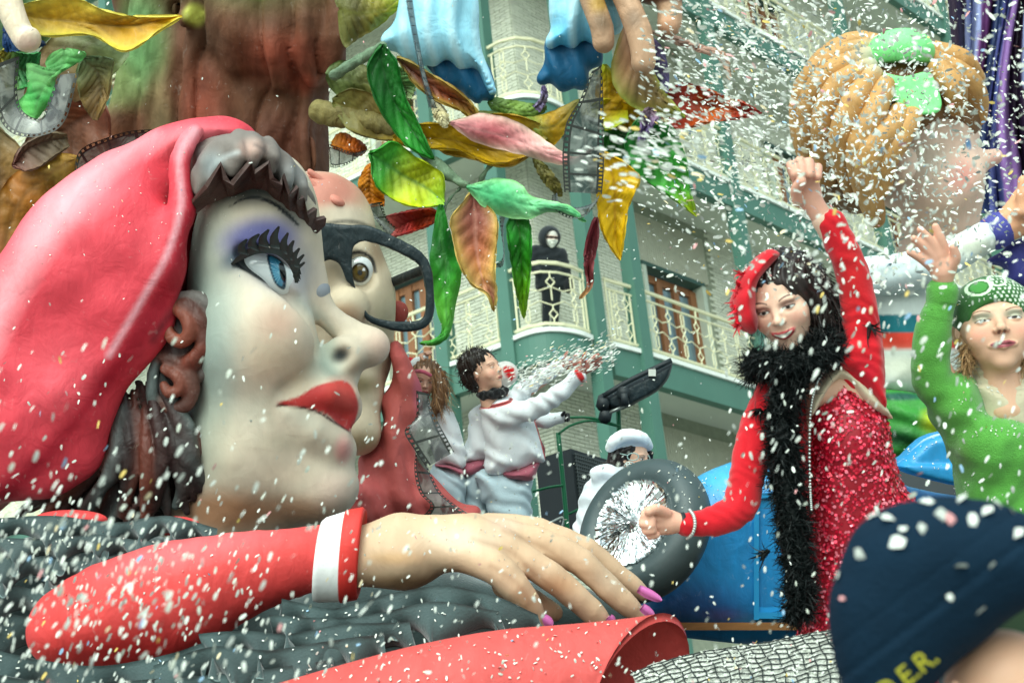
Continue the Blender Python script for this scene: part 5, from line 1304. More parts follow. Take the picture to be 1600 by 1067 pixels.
# ================================================================== giant boy with rope hair and green cap
Fb = Frame(7.6); R1_ = Fb.at(1230, 30, 2.884); L = R1_.L; q = 1 / 2.884
gb = thing('giant_boy', R1_.PW(600, 1000, -60), 'giant papier-mache boy with orange rope hair, small green cap and pink face', 'sculpture')
OR = lin(190, 142, 84)
f = Sdf(R1_, 3.6, base=lin(232, 196, 176))
f.ell(L(560, 520, -60), np.array([300, 350, 330]) * q)
f.ell(L(690, 760, -30), np.array([190, 210, 230]) * q, k=30)
f.ell(L(790, 700, 20), np.array([90, 90, 90]) * q, k=20)
f.cap(L(850, 650, -10), L(935, 622, -14), 56 * q, 40 * q, k=12)
f.ell(L(700, 930, -40), np.array([160, 120, 160]) * q, k=24)
f.cap(L(660, 950, -50), L(560, 1240, -60), 130 * q, 120 * q, k=16); f.ell(L(535, 650, 70), np.array([55, 75, 40]) * q, k=8); f.ell(L(545, 650, 100), np.array([26, 42, 30]) * q, k=5, sub=True)
f.mesh(disp=wob(51, .06, 1))
f.paint(L(790, 700, 60), (36, 40, 90), lin(232, 150, 140), .8, .9); f.paint(L(640, 640, 60), (60, 60, 90), lin(206, 196, 180), .6, .9); f.paint(L(940, 640, 0), (22, 22, 60), lin(226, 160, 150), .7, .9); f.paint(L(825, 560, 40), (8, 12, 60), lin(60, 130, 180), .9, .5); f.paint(L(690, 900, 60), (70, 50, 90), lin(206, 176, 144), .6, .9)
f.part('face', gb, M_skin_p)
ub = Sdf(R1_, 4, base=lin(120, 84, 50)); ub.ell(L(470, 450, -40), np.array([400, 330, 330]) * q); ub.ell(L(300, 640, -20), np.array([200, 240, 240]) * q, k=20); ub.ell(L(720, 760, 40), np.array([220, 300, 330]) * q, k=10, sub=True); ub.mesh(disp=wob(58, .1, 2)); ub.part('hair_base', gb, M_red_p)
ropes = [[(360, 130, 20), (200, 180, 30), (85, 310, 0), (62, 480, -20), (95, 640, -30)], [(360, 170, 40), (205, 235, 60), (115, 350, 40), (95, 500, 20), (125, 630, 0)], [(370, 215, 60), (235, 295, 90), (170, 430, 80), (165, 570, 60), (180, 720, 30)], [(385, 255, 80), (295, 385, 118), (250, 520, 112), (255, 650, 90), (300, 780, 60)], [(440, 300, 90), (395, 420, 132), (330, 560, 130), (330, 700, 110), (400, 900, 70)], [(500, 420, 110), (470, 500, 138), (380, 590, 140), (360, 720, 124), (400, 880, 80)], [(560, 440, 110), (500, 540, 136), (440, 640, 132), (430, 760, 110)], [(640, 140, 20), (780, 190, 20), (850, 270, 0)], [(655, 180, 40), (790, 255, 46), (850, 360, 20), (862, 440, 0)], [(680, 230, 70), (745, 310, 84), (765, 400, 70)], [(430, 120, -30), (300, 110, -50), (150, 200, -60), (70, 330, -70)]]
for i, r_ in enumerate(ropes):
    s_ = Sdf(R1_, 3.0, base=OR); n_ = len(r_)
    s_.chain([(*L(a, c, z), (36 + 22 * math.sin(math.pi * (k + .6) / n_)) * q) for k, (a, c, z) in enumerate(r_)], n=9); s_.mesh(disp=wob(200 + i, .03, .8))
    s_.paint(L(420, 170, 60), (60, 50, 160), lin(186, 192, 170), .8, .8); s_.paint(L(r_[-1][0], r_[-1][1], 60), (24, 50, 160), lin(130, 84, 30), .6, .9)
    s_.part('hair_rope', gb, M_bell)
c = Sdf(R1_, 2.8, base=lin(132, 226, 140))
c.ell(L(512, 150, 40), np.array([148, 104, 130]) * q); c.ell(L(512, 260, 40), np.array([180, 60, 170]) * q, k=4, sub=True)
c.mesh(disp=wob(52, .06, .8)); c.paint(L(560, 220, 80), (60, 16, 100), lin(50, 150, 60), .7, .9); c.part('cap_crown', gb, M_bell)
c = Sdf(R1_, 2.4, base=lin(132, 230, 140)); c.pillow([(425, 235), (530, 255), (640, 232), (670, 290), (690, 370), (675, 425), (600, 438), (525, 412), (465, 345)], 96, 5, R=6, sm=3, tilt=(0.1, -0.25)); c.mesh(); c.part('cap_brim', gb, M_bell)

# ================================================================== giant figure with white sleeves and a striped belly
Fg = Frame(7.0); R2_ = Fg.at(1330, 320, 3.556); L = R2_.L; q = 1 / 3.556
gf = thing('giant_figure', R2_.PW(300, 1450, -60), 'giant figure in white with teal and red belly stripes and outstretched white sleeves', 'sculpture')
w_ = Sdf(R2_, 4.0, base=lin(214, 222, 216))
w_.pillow([(60, 420), (250, 380), (560, 430), (620, 600), (600, 800), (560, 1000), (540, 1060), (120, 1060), (80, 800), (60, 600)], -50, 60, R=60)
w_.mesh(disp=wob(53, .05, 3))
w_.paint_poly([(60, 615), (620, 612), (620, 710), (60, 712)], lin(20, 112, 122), soft=2, sm=0); w_.paint_poly([(60, 712), (620, 710), (620, 800), (60, 804)], lin(218, 66, 48), soft=2, sm=0); w_.paint(L(300, 900, 0), (120, 40, 200), lin(220, 220, 190), .6, .9)
w_.part('torso', gf, M_skin_p)
a = Sdf(R2_, 3.6, base=lin(206, 218, 218))
a.chain([(*L(90, 400, 0), 115 * q), (*L(300, 375, 16), 110 * q), (*L(450, 330, 24), 105 * q), (*L(640, 240, 30), 92 * q), (*L(800, 150, 30), 84 * q)], n=8); a.mesh(disp=wob(54, .09, 2.2)); a.paint(L(690, 230, 60), (60, 30, 100), lin(232, 232, 206), .7, .9); a.part('sleeve', gf, M_skin_p)
a = Sdf(R2_, 3.6, base=lin(216, 224, 226)); a.chain([(*L(520, 590, -20), 90 * q), (*L(700, 530, -20), 80 * q), (*L(850, 490, -20), 60 * q)], n=6); a.mesh(disp=wob(55, .09, 1.5)); a.part('sleeve', gf, M_skin_p)
a = Sdf(R2_, 3.0, base=lin(70, 72, 150)); a.cap(L(800, 152, 30), L(822, 140, 30), 100 * q, 100 * q); a.mesh(); a.part('cuff', gf, M_red_p)
a = Sdf(R2_, 3.0, base=lin(130, 130, 200)); a.cap(L(862, 488, -20), L(910, 478, -20), 66 * q, 66 * q); a.mesh(); a.part('cuff', gf, M_red_p)
a = Sdf(R2_, 3.0, base=lin(226, 164, 126)); a.chain([(*L(840, 130, 30), 84 * q), (*L(920, 80, 34), 100 * q), (*L(1010, -20, 34), 110 * q)], n=5); a.chain([(*L(960, 40, 60), 46 * q), (*L(960, -120, 60), 40 * q)], k=8); a.mesh(disp=wob(56, .1, 1)); a.part('hand', gf, M_skin_p)
a = Sdf(R2_, 3.0, base=lin(206, 160, 130)); a.chain([(*L(925, 480, -16), 58 * q), (*L(1020, 470, -16), 70 * q)]); a.mesh(); a.part('hand', gf, M_skin_p)
a = Sdf(R2_, 3.4, base=lin(58, 58, 130)); a.pillow([(750, 320), (850, 240), (930, 190), (1060, 170), (1060, 460), (900, 450), (848, 430), (850, 350)], 0, 20, R=20); a.mesh(disp=wob(57, .12, 2)); a.part('cape', gf, M_red_p)
R4_ = Fg.at(1360, 560, 4.446)
a = Sdf(R4_, 3.0, base=lin(58, 140, 56)); a.pillow([(60, 250), (200, 235), (340, 255), (560, 300), (620, 470), (520, 640), (150, 680), (60, 500)], -10, 50, R=44)
a.mesh(disp=lambda V: 3 * np.sin(V[:, 1] * .2 + V[:, 0] * .06))
a.paint(R4_.L(220, 265, 30), (60, 9, 100), lin(16, 70, 66), .9, .7); a.paint(R4_.L(440, 430, 30), (34, 26, 100), lin(196, 206, 30), .9, .9); a.paint(R4_.L(200, 560, 30), (50, 26, 100), lin(14, 70, 34), .9, .9)
a.part('trousers', gf, M_bell)

# ================================================================== purple curtain at the right edge
Fp = Frame(9.5); n, m = 90, 30; G = []; C = []
for i in range(n):
    u = i / (n - 1)
    for j in range(m):
        v = j / (m - 1); px_ = 1478 + 190 * u + 18 * math.sin(v * 3 + u * 5) - 10 * v; py_ = -40 + 360 * v + 30 * v * u
        G.append(Fp.L(px_, py_, 22 * math.sin(u * 34 + 1.3 * math.sin(v * 4)) + 10 * math.sin(u * 77)))
        k = int((u * 9 + 0.3 * math.sin(v * 5)) % 6); C.append([lin(40, 22, 46), lin(150, 160, 206), lin(124, 70, 130), lin(26, 44, 84), lin(104, 112, 178), lin(150, 110, 176)][k])
V, F = thick(Fp.W(np.array(G)), n, m, 0.02)
solo('purple_curtain', V, F, paper('painted_curtain', rough=.4, bump=.1), 'purple, lilac and navy streaked curtain at the upper right edge', 'curtain', cols=np.vstack([C, C]))

# ================================================================== blue cartoon car with a foil-hubbed wheel
Fk = Frame(4.9); L = Fk.L
car = thing('blue_car', Fk.PW(1200, 980, 0), 'bright blue cartoon car body with a black tyre and foil hub', 'car')
M_blue = paper('painted_blue_bodywork', rough=0.3, bump=0.1, bscale=6, var=0.10, spec=0.5, scale=3)
b = Sdf(Fk, 4.2, base=lin(32, 132, 192))
b.pillow([(1000, 990), (1010, 860), (1040, 790), (1085, 748), (1130, 726), (1180, 712), (1260, 704), (1340, 715), (1420, 760), (1560, 790), (1620, 850), (1620, 990)], -90, 90, R=80, sm=3)
b.mesh(disp=wob(71, .02, 2))
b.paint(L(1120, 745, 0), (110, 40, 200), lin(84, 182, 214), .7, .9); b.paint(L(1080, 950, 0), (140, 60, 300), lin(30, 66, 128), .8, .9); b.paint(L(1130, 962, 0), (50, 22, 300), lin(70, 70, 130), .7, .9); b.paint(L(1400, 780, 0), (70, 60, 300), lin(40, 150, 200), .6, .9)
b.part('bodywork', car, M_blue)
dr = MB()
def px_box(fr, x0, y0, x1, y1, w0, w1):
    P8 = [fr.PW(x, y, w) for x in (x0, x1) for y in (y0, y1) for w in (w0, w1)]
    return np.array(P8), [(0, 1, 3, 2), (4, 6, 7, 5), (0, 4, 5, 1), (2, 3, 7, 6), (0, 2, 6, 4), (1, 5, 7, 3)]
for (x0, y0, x1, y1) in ((1178, 770, 1186, 968), (1186, 956, 1330, 966), (1322, 770, 1330, 956), (1186, 770, 1322, 778)): dr.add(*px_box(Fk, x0, y0, x1, y1, -20, 5))
dr.add(*px_box(Fk, 1186, 778, 1322, 956, -20, -1.5))
dr.part('door', car, mat('lighter_blue_paint', lin(42, 142, 196), rough=.3, var=.12, scale=3, bump=.15, bscale=10), smooth=False)
part('sill', car, *px_box(Fk, 1000, 972, 1330, 984, -60, 12), mat('brown_sill_wood', lin(150, 104, 60), rough=.6, var=.2, stretch=(1, 8, 8)), smooth=False)
# raised rear hood with pale rim
hb = Sdf(Fk, 3.0, base=lin(36, 140, 196))
hb.pillow([(1402, 716), (1408, 712), (1438, 684), (1470, 673), (1520, 672), (1600, 690), (1600, 735), (1500, 730), (1405, 730)], -16, 40, R=14, sm=2); hb.pillow([(1402, 718), (1620, 728), (1620, 772), (1500, 760), (1412, 738)], -14, 48, R=8, sm=2, k=3)
hb.mesh(disp=wob(72, .05, .6)); hb.paint_line([(1402, 716), (1412, 706), (1440, 684), (1468, 674), (1500, 670)], 5, lin(206, 222, 230), soft=4, zmin=0); hb.part('rear_hood', car, M_blue)
# wheel
nn_ = nrm(np.array([-0.64, 0.46, 0.60])); c0 = L(1006, 828, 70)
e1 = nrm(np.cross(nn_, np.array([0, 1.0, 0]))); e2 = np.cross(nn_, e1)
wh = thing('wheel', Fk.W(c0), None, None); wh.parent = car; wh.location = tuple(Fk.W(c0) - wl(car)); 
def lathe(prof, n=56, jit=None):
    G = []
    for k, (r_, z_) in enumerate(prof):
        for i in range(n):
            a_ = 2 * math.pi * i / n; dz = jit(k, i) if jit else 0
            G.append(c0 + e1 * r_ * math.cos(a_) + e2 * r_ * math.sin(a_) + nn_ * (z_ + dz))
    return Fk.W(np.array(G)), grid_faces(len(prof), n, wrap=True)
prof = [(86 + 29 * math.cos(t), 34 * math.sin(t)) for t in np.linspace(2.3, -2.6, 20)]
part('tyre', wh, *lathe([(62, 14)] + prof + [(50, -14)]), mat('black_tyre_paint', lin(62, 76, 78), rough=.42, var=.15, scale=5, bump=.2, bscale=10, dirt=.1))
rr = np.random.default_rng(3); jr = rr.normal(0, 1, (40, 140))
prof = [(0.1, 40), (6, 40), (9, 35), (12, 31)] + [(r_, 28 + .03 * r_) for r_ in range(16, 68, 4)] + [(69, 32), (71, 24)]
part('hubcap', wh, *lathe(prof, 140, lambda k, i: (2.6 * math.sin(i * 2.1 + 3 * math.sin(i * .37)) * min(1, k / 8) + jr[k, i] * .35) if k > 3 else jr[k, i] * .3), mat('crinkled_foil', lin(226, 230, 230), rough=.16, metal=1.0, var=.05), smooth=False, label='crinkled silver foil hub')

# ================================================================== deck of the float, speaker, rail, floodlight
M_black = mat('black_plastic', lin(34, 42, 46), rough=.5, var=.15, dirt=.05); M_rail = mat('green_metal', lin(18, 104, 66), rough=.35, var=.08)
Fs = Frame(6.6)
sp0 = Fs.PW(908, 852, 0); Z = np.array([0, 0, 1.0]); ea = nrm(np.array([-0.80, 0.55, 0])); eb = nrm(np.array([0.62, 0.78, 0]))
spk = thing('loudspeaker', sp0, 'black loudspeaker cabinet with grille behind the green rail', 'loudspeaker')
wA, wB, hS = .20, .30, .46
part('cabinet', spk, *box(sp0 + ea * wA / 2 + eb * wB / 2 + Z * hS / 2, ea * wA / 2, eb * wB / 2, Z * hS / 2), M_black, smooth=False)
mb = MB(); rC = sp0 + eb * wB / 2 + Z * hS / 2 - ea * .006
for k in range(17): mb.add(*box(rC + eb * (k - 8) * wB * .052, eb * .0025, ea * .003, Z * hS * .46))
for k in range(24): mb.add(*box(rC + Z * (k - 11.5) * hS * .039, eb * wB * .44, ea * .0042, Z * .0025))
mb.part('grille', spk, mat('grey_grille', lin(84, 92, 92), rough=.5), smooth=False)
gr = thing('guard_rail', Fs.PW(888, 850, 20), 'thin green metal guard rail with curved top beside the loudspeaker', 'railing')
for pts in ([(872, 676), (880, 755), (889, 855)], [(966, 640), (968, 700), (972, 860)]):
    part('post', gr, *tube(spline(np.array([Fs.PW(x, y, 20 - .45 * (760 - y) * .4) for x, y in pts]), 6), .011, 8), M_rail)
for pts in ([(872, 678), (893, 664), (925, 657), (968, 666)], [(886, 652), (925, 653), (968, 666)], [(832, 768), (858, 761), (880, 758)], [(880, 806), (905, 795), (930, 780)]):
    part('top_rail', gr, *tube(spline(np.array([Fs.PW(x, y, 24) for x, y in pts]), 12), .006, 7), M_rail)
solo('white_cable', *tube(spline(np.array([Fs.PW(x, y, 26) for x, y in [(830, 822), (855, 818), (880, 808), (876, 830), (868, 850)]]), 20), .005, 6), mat('white_cable_pvc', lin(200, 206, 200), rough=.4), 'thin white cable looped around the green post', 'cable')
fl_ = Frame(6.5); EL = fl_.at(530, 350, 2.963)
fd = thing('floodlight', EL.PW(1290, 880, 0), 'black floodlight tilted on a green post above the seated woman', 'lamp')
s_ = Sdf(EL, 2.0, base=lin(36, 48, 52)); s_.pillow([(1235, 790), (1330, 735), (1440, 682), (1536, 632), (1534, 680), (1515, 725), (1470, 775), (1400, 815), (1310, 860), (1240, 850), (1228, 815)], 0, 34, R=9, sm=2); s_.mesh(); s_.part('housing', fd, M_dark_p)
part('rim', fd, *tube(spline(np.array([EL.PW(x, y, 34) for x, y in [(1222, 796), (1330, 732), (1440, 678), (1538, 630)]]), 8), .012, 8), M_black)
part('bracket', fd, *tube(np.array([EL.PW(1232, 882, 36), EL.PW(1320, 842, 38)]), .008, 6), mat('steel_bracket', lin(150, 156, 152), rough=.35, metal=.7))
part('hinge', fd, *tube(np.array([EL.PW(1316, 782, 30), EL.PW(1316, 782, 46)]), .03, 14), M_black)
part('hinge_arm', fd, *tube(np.array([EL.PW(1318, 782, 42), EL.PW(1322, 840, 42)]), .02, 8), M_black)
part('clip', fd, *px_box(EL, 1432, 672, 1466, 704, 24, 38), mat('white_clip', lin(214, 216, 206), rough=.5), smooth=False)
for x, y in ((1225, 812), (1236, 870)): part('fitting', fd, *tube(np.array([EL.PW(x, y, 10), EL.PW(x - 6, y + 26, 40)]), .03, 8), M_black)
# the float itself: timber deck with a dark skirt, risers and plinths under the figures, all below the frame
M_deck = mat('dark_deck_timber', lin(84, 70, 56), rough=.8, var=.3, stretch=(8, .6, 8))
dk = thing('float_deck', (0.3, 5.6, 0.0), 'dark timber deck of the carnival float under the figures', 'float')
for k in range(20):
    part('plank', dk, *box(np.array([-2.7 + k * .32, 6.0, 1.45]), np.array([.156, 0, 0]), np.array([0, 2.7, 0]), np.array([0, 0, .03])), M_deck, smooth=False)
part('skirt', dk, *box(np.array([0.34, 3.28, .72]), np.array([3.2, 0, 0]), np.array([0, .02, 0]), np.array([0, 0, .72])), M_black, smooth=False)
for cx_, cy_, hx_, hy_, z1_ in ((-0.9, 5.0, 1.3, .7, 2.1), (0.0, 6.35, .75, .62, 2.5), (1.95, 6.7, .4, .3, 3.55), (1.35, 5.25, 1.2, .35, 2.02)):
    part('riser', dk, *box(np.array([cx_, cy_, (1.48 + z1_) / 2]), np.array([hx_, 0, 0]), np.array([0, hy_, 0]), np.array([0, 0, (z1_ - 1.48) / 2])), M_black, smooth=False)

# ================================================================== net sack of confetti in front
Fn = Frame(3.5); L = Fn.L
nt_ = thing('confetti_sack', Fn.PW(1180, 1150, 0), 'white mound of confetti under a black net in the foreground', 'confetti sack')
def mound(u, v):
    """u along (0..1), v over the mound (0..1)"""
    x = 985 + 400 * u; yt = 1052 - 66 * math.sin(min(1, u * 1.15) * 1.5) - 4 * math.sin(u * 9)
    return L(x + 20 * math.sin(v * 3), yt + 150 * v ** 1.3, -40 + 150 * math.sin(v * 1.5))
nu, nv = 70, 40; G = []
rr = np.random.default_rng(12); jz = rr.normal(0, 1, (nu, nv))
for i in range(nu):
    for j in range(nv): p_ = mound(i / (nu - 1), j / (nv - 1)); p_[2] += jz[i, j] * 2.0; p_[1] += jz[i, (j + 7) % nv] * 1.2; G.append(p_)
V, F = thick(Fn.W(np.array(G)), nu, nv, 0.004); part('paper_mound', nt_, V, F, mat('white_paper_scraps', lin(206, 208, 198), rough=.9, var=.22, scale=60, bump=.8, bscale=120), smooth=False)
mb = MB()
for i in np.linspace(0.03, .99, 24):
    mb.add(*tube(np.array([Fn.W(mound(i + .05 * v + .004 * math.sin(v * 30 + i * 50), v) + np.array([0, 2.0, 5.0])) for v in np.linspace(0, 1, 22)]), .0017, 5, caps=False))
for v in np.linspace(0.0, 1, 20):
    mb.add(*tube(np.array([Fn.W(mound(u, min(1, max(0, v + .012 * math.sin(u * 60 + v * 20)))) + np.array([0, 2.0, 5.0])) for u in np.linspace(0, 1, 50)]), .0017, 5, caps=False))
mb.part('net', nt_, mat('black_net_cord', lin(36, 44, 42), rough=.7), kind='stuff')
# ================================================================== people
M_skin = mat('skin', (1, 1, 1), rough=.48, attr=True, var=.05, scale=14, bump=.05, bscale=180, spec=.35, sss=.12)
M_cloth = mat('cloth', (1, 1, 1), rough=.85, attr=True, var=.07, scale=10, bump=.12, bscale=160, sheen=.25, spec=.2)
M_knit = mat('knit', (1, 1, 1), rough=.9, attr=True, var=.12, scale=40, bump=.35, bscale=260, sheen=.3, spec=.15)
M_hair = mat('hair', (1, 1, 1), rough=.38, attr=True, var=.3, scale=30, stretch=(1, 1, 1), spec=.4)

def join(sds):
    V, F, C, n = [], [], [], 0
    for s in sds:
        V.append(s.fr.W(s.V)); F.append(s.F + n); C.append(s.C); n += len(s.V)
    return np.concatenate(V), np.concatenate(F), np.concatenate(C)

def head_sdf(fr, c, S, R, h=1.1, skin=lin(226, 180, 154), wide=1.0, neck=True, smile=0.0, dark=None):
    """a head with brow, sockets, eyes, nose, lips, cheeks, chin, ears; c centre, S chin-to-crown height, R facing"""
    s = Sdf(fr, h, base=skin); R = np.asarray(R)
    def p(x, y, z): return c + S * (R @ np.array([x * wide, y, z]))
    def e(x, y, z, rx, ry, rz, k, sub=False): s.ell(p(x, y, z), np.array([rx * wide, ry, rz]) * S, k=k * S, R=R, sub=sub)
    e(0, .13, -.06, .335, .37, .43, 0)
    e(0, -.10, .08, .28, .32, .30, .12)
    e(0, -.28, .12, .20, .19, .22, .10)
    e(0, -.43, .23, .085, .075, .085, .08)
    for g in (-1, 1):
        e(g * .17, -.13 + .02 * smile, .22 + .012 * smile, .12, .12, .11, .08)
        e(g * .12, .095, .325, .10, .035, .05, .06)
        e(g * .335, -.02, -.04, .03, .095, .055, .02)
        e(g * .145, .012, .40, .080, .042, .07, .05, True)
        e(g * .138, .010, .300, .062, .055, .062, .012)
    s.cap(p(0, .07, .34), p(0, -.09, .425), .028 * S, .040 * S, k=.05 * S)
    e(0, -.105, .435, .046, .042, .045, .025)
    for g in (-1, 1): e(g * .048, -.118, .40, .030, .028, .035, .02); e(g * .022, -.142, .425, .013, .009, .016, .01, True)
    yc = .02 * smile
    for a, b_ in (((-.115, -.262 + yc, .335), (-.045, -.250, .388)), ((-.045, -.250, .388), (.045, -.250, .388)), ((.045, -.250, .388), (.115, -.262 + yc, .335))): s.cap(p(*a), p(*b_), .016 * S, .020 * S, k=.02 * S)
    for a, b_ in (((-.10, -.272 + yc, .335), (0, -.297, .380)), ((0, -.297, .380), (.10, -.272 + yc, .335))): s.cap(p(*a), p(*b_), .018 * S, .024 * S, k=.02 * S)
    s.cap(p(-.10, -.268 + yc, .385), p(0, -.273, .415), .008 * S, .010 * S, k=.01 * S, sub=True); s.cap(p(.10, -.268 + yc, .385), p(0, -.273, .415), .008 * S, .010 * S, k=.01 * S, sub=True)
    if neck: s.cap(p(0, -.2, -.08), p(0, -.85, -.16), .20 * S, .22 * S, k=.10 * S)
    s.mesh()
    loc = (s.V - c) @ R / S; loc[:, 0] /= wide; s.loc = loc
    return s
def lp(s, f, col, a=1.0):
    """paint in head coordinates; f(x,y,z)->0..1"""
    t = (np.clip(f(s.loc[:, 0], s.loc[:, 1], s.loc[:, 2]), 0, 1) * a)[:, None]; s.C = s.C * (1 - t) + np.asarray(col) * t
def make_up(s, lips=lin(176, 70, 74), brow=lin(60, 40, 34), iris=lin(60, 40, 28), shadow=None, open_=1.0, blush=lin(226, 140, 124), teeth=False, by=.118, grin=0.0):
    sm = lambda x: np.clip(x, 0, 1)
    fz = lambda z: (z > .15)
    lp(s, lambda x, y, z: sm(1.2 - np.hypot((np.abs(x) - .19) / .12, (y + .12) / .10)) * fz(z), blush, .45)
    if shadow is not None: lp(s, lambda x, y, z: sm(1.6 - 1.2 * np.hypot((np.abs(x) - .14) / .10, (y - .055) / .045)) * fz(z), shadow, .8)
    lp(s, lambda x, y, z: sm((1 - np.hypot((np.abs(x) - .14) / .078, (y - .014) / (.036 * open_))) * 6) * fz(z), lin(52, 36, 34))
    lp(s, lambda x, y, z: sm((1 - np.hypot((np.abs(x) - .14) / .066, (y - .010) / (.026 * open_))) * 6) * fz(z), lin(226, 222, 216))
    lp(s, lambda x, y, z: sm((1 - np.hypot((np.abs(x) - .137) / .030, (y - .013) / (.030 * open_))) * 5) * (np.abs(y - .010) < .028 * open_) * fz(z), iris)
    lp(s, lambda x, y, z: sm((1 - np.hypot((np.abs(x) - .137) / .013, (y - .013) / .014)) * 5) * fz(z), lin(12, 10, 10))
    lp(s, lambda x, y, z: sm((.013 - np.abs(y - (by - 3.2 * (np.abs(x) - .165) ** 2))) * 120) * (np.abs(np.abs(x) - .150) < .085) * fz(z), brow, .85)
    lp(s, lambda x, y, z: sm((1 - np.hypot(x / (.125 + .03 * grin), (y + .268 + .012 * grin - (.9 + 1.8 * grin) * x * x) / (.044 + .012 * grin))) * 5) * fz(z), lips)
    if teeth: lp(s, lambda x, y, z: sm((1 - np.hypot(x / .112, (y + .268 + .008 * grin - (1.2 + 1.6 * grin) * x * x) / .025)) * 5) * fz(z), lin(240, 234, 222))
    else: lp(s, lambda x, y, z: sm((.007 - np.abs(y + .271 - 1.0 * x * x)) * 200) * (np.abs(x) < .11) * fz(z), lips * .35)
    lp(s, lambda x, y, z: sm((1 - np.hypot((np.abs(x) - .024) / .018, (y + .142) / .014)) * 3) * fz(z), lin(90, 50, 44), .8)

def strands(fr, roots, dirs, length, width, n, seed, col, parent, name='hair_strands', grav=0.6, curl=6.0, kind='stuff', seg=7, label=None, m=None, spread=.35):
    """many thin ribbons of hair or feather; roots (k,3) local px, dirs (k,3)"""
    r = np.random.default_rng(seed); V = []; F = []; C = []; nb = 0
    for i in range(n):
        k = r.integers(len(roots)); p_ = roots[k] + r.normal(0, 1.2, 3); d = nrm(dirs[k] + r.normal(0, spread, 3)); ln = length * r.uniform(.6, 1.25); side = nrm(np.cross(d, r.normal(0, 1, 3))); cv = r.normal(0, curl, 3) / seg; w_ = width * r.uniform(.6, 1.3)
        cc = col * r.uniform(.6, 1.5)
        for t in range(seg + 1):
            u = t / seg; ww = w_ * (1 - u) ** .6 + .15
            V += [p_ + side * ww, p_ - side * ww]; C += [cc, cc]
            p_ = p_ + d * ln / seg; d = nrm(d + cv / max(ln, 1) * 2 + np.array([0, -grav / seg, 0]))
            if t < seg: a = nb + 2 * t; F.append((a, a + 1, a + 3, a + 2))
        nb += 2 * (seg + 1)
    return part(name, parent, fr.W(np.array(V)), np.array(F), m or M_hair, cols=np.array(C), kind=kind, label=label)

def surf_pts(s, n, seed, cond=None):
    r = np.random.default_rng(seed); N = s.normals(); ok = np.arange(len(s.V)) if cond is None else np.nonzero(cond(s.V, N))[0]
    i = r.choice(ok, min(n, len(ok)), replace=False); return s.V[i], N[i]

def hand_sdf(fr, h, skin, palm, fingers, k=4, nails=None):
    s = Sdf(fr, h, base=skin)
    for c, r_, R in palm: s.ell(c, r_, k=k, R=R)
    for ch_ in fingers: s.chain(ch_, k=k, kk=1.0, n=7)
    s.mesh(); return s

# ------------------------------------------------------------------ woman in red
F1 = Frame(3.75); L = F1.L
SKW = lin(240, 196, 172)
wr = thing('person', F1.PW(1320, 1040, -60), 'laughing woman in red sequin dress and black feather boa raising one arm', 'person')
c0 = L(1223, 475, 0); RH = rot(8, -25, 16)
hd1 = head_sdf(F1, c0, 140, RH, h=1.15, skin=SKW, smile=1.2, wide=1.02)
make_up(hd1, lips=lin(190, 72, 78), brow=lin(40, 28, 28), shadow=lin(176, 134, 122), open_=.66, teeth=True, by=.135, grin=1.0)
# the hands
fist = hand_sdf(F1, 1.1, lin(226, 168, 146), [(L(1262, 298, 40), (20, 27, 19), rot(0, 0, 20))], [
    [(*L(1250, 288, 50), 9), (*L(1240, 270, 56), 8), (*L(1236, 258, 66), 7.5), (*L(1242, 272, 74), 7)], [(*L(1256, 284, 52), 9), (*L(1252, 264, 60), 8.5), (*L(1250, 252, 70), 8), (*L(1254, 270, 78), 7)],
    [(*L(1264, 282, 52), 9), (*L(1264, 264, 62), 8.5), (*L(1264, 254, 70), 8), (*L(1266, 272, 78), 7)], [(*L(1272, 286, 50), 8), (*L(1276, 270, 58), 7.5), (*L(1278, 262, 66), 7), (*L(1278, 276, 74), 6)],
    [(*L(1246, 312, 50), 9), (*L(1244, 296, 66), 8.5), (*L(1252, 284, 78), 8)], [(*L(1266, 312, 40), 18), (*L(1278, 330, 40), 16), (*L(1290, 350, 40), 17)]])
fist2 = hand_sdf(F1, 1.1, lin(228, 172, 148), [(L(1040, 815, 40), (23, 20, 17), rot(0, 0, 5))], [
    [(*L(1030, 802, 50), 8), (*L(1014, 798, 54), 8), (*L(1008, 806, 64), 7.5), (*L(1018, 812, 68), 7)], [(*L(1030, 810, 52), 8), (*L(1010, 810, 58), 8), (*L(1006, 818, 66), 7.5), (*L(1018, 820, 70), 7)],
    [(*L(1030, 820, 50), 8), (*L(1012, 822, 56), 7.5), (*L(1010, 829, 64), 7), (*L(1020, 828, 68), 6.5)], [(*L(1034, 828, 46), 7), (*L(1018, 832, 50), 6.5), (*L(1016, 837, 58), 6), (*L(1026, 835, 62), 5.5)],
    [(*L(1042, 802, 52), 8.5), (*L(1026, 795, 66), 8), (*L(1014, 799, 74), 7)], [(*L(1050, 816, 40), 17), (*L(1064, 817, 40), 15), (*L(1084, 819, 40), 15)]])
nk = Sdf(F1, 3, base=lin(224, 178, 152)); nk.cap(L(1245, 545, -40), L(1290, 690, -40), 30, 46); nk.pillow([(1258, 600), (1306, 572), (1355, 590), (1386, 640), (1388, 655), (1300, 640), (1262, 640)], -10, 40, R=30, k=8); nk.mesh()
arm_ = Sdf(F1, 3, base=SKW); arm_.chain([(*L(1287, 344, 40), 18.5), (*L(1330, 431, 28), 17), (*L(1340, 560, 4), 20), (*L(1290, 620, -40), 26), (*L(1215, 620, -4), 20), (*L(1170, 740, 20), 18), (*L(1158, 792, 34), 16), (*L(1076, 819, 40), 16.5)], n=18); arm_.mesh()
bodyV, bodyF, bodyC = join([hd1, fist, fist2, nk, arm_])
part('body', wr, bodyV, bodyF, M_skin, cols=bodyC)
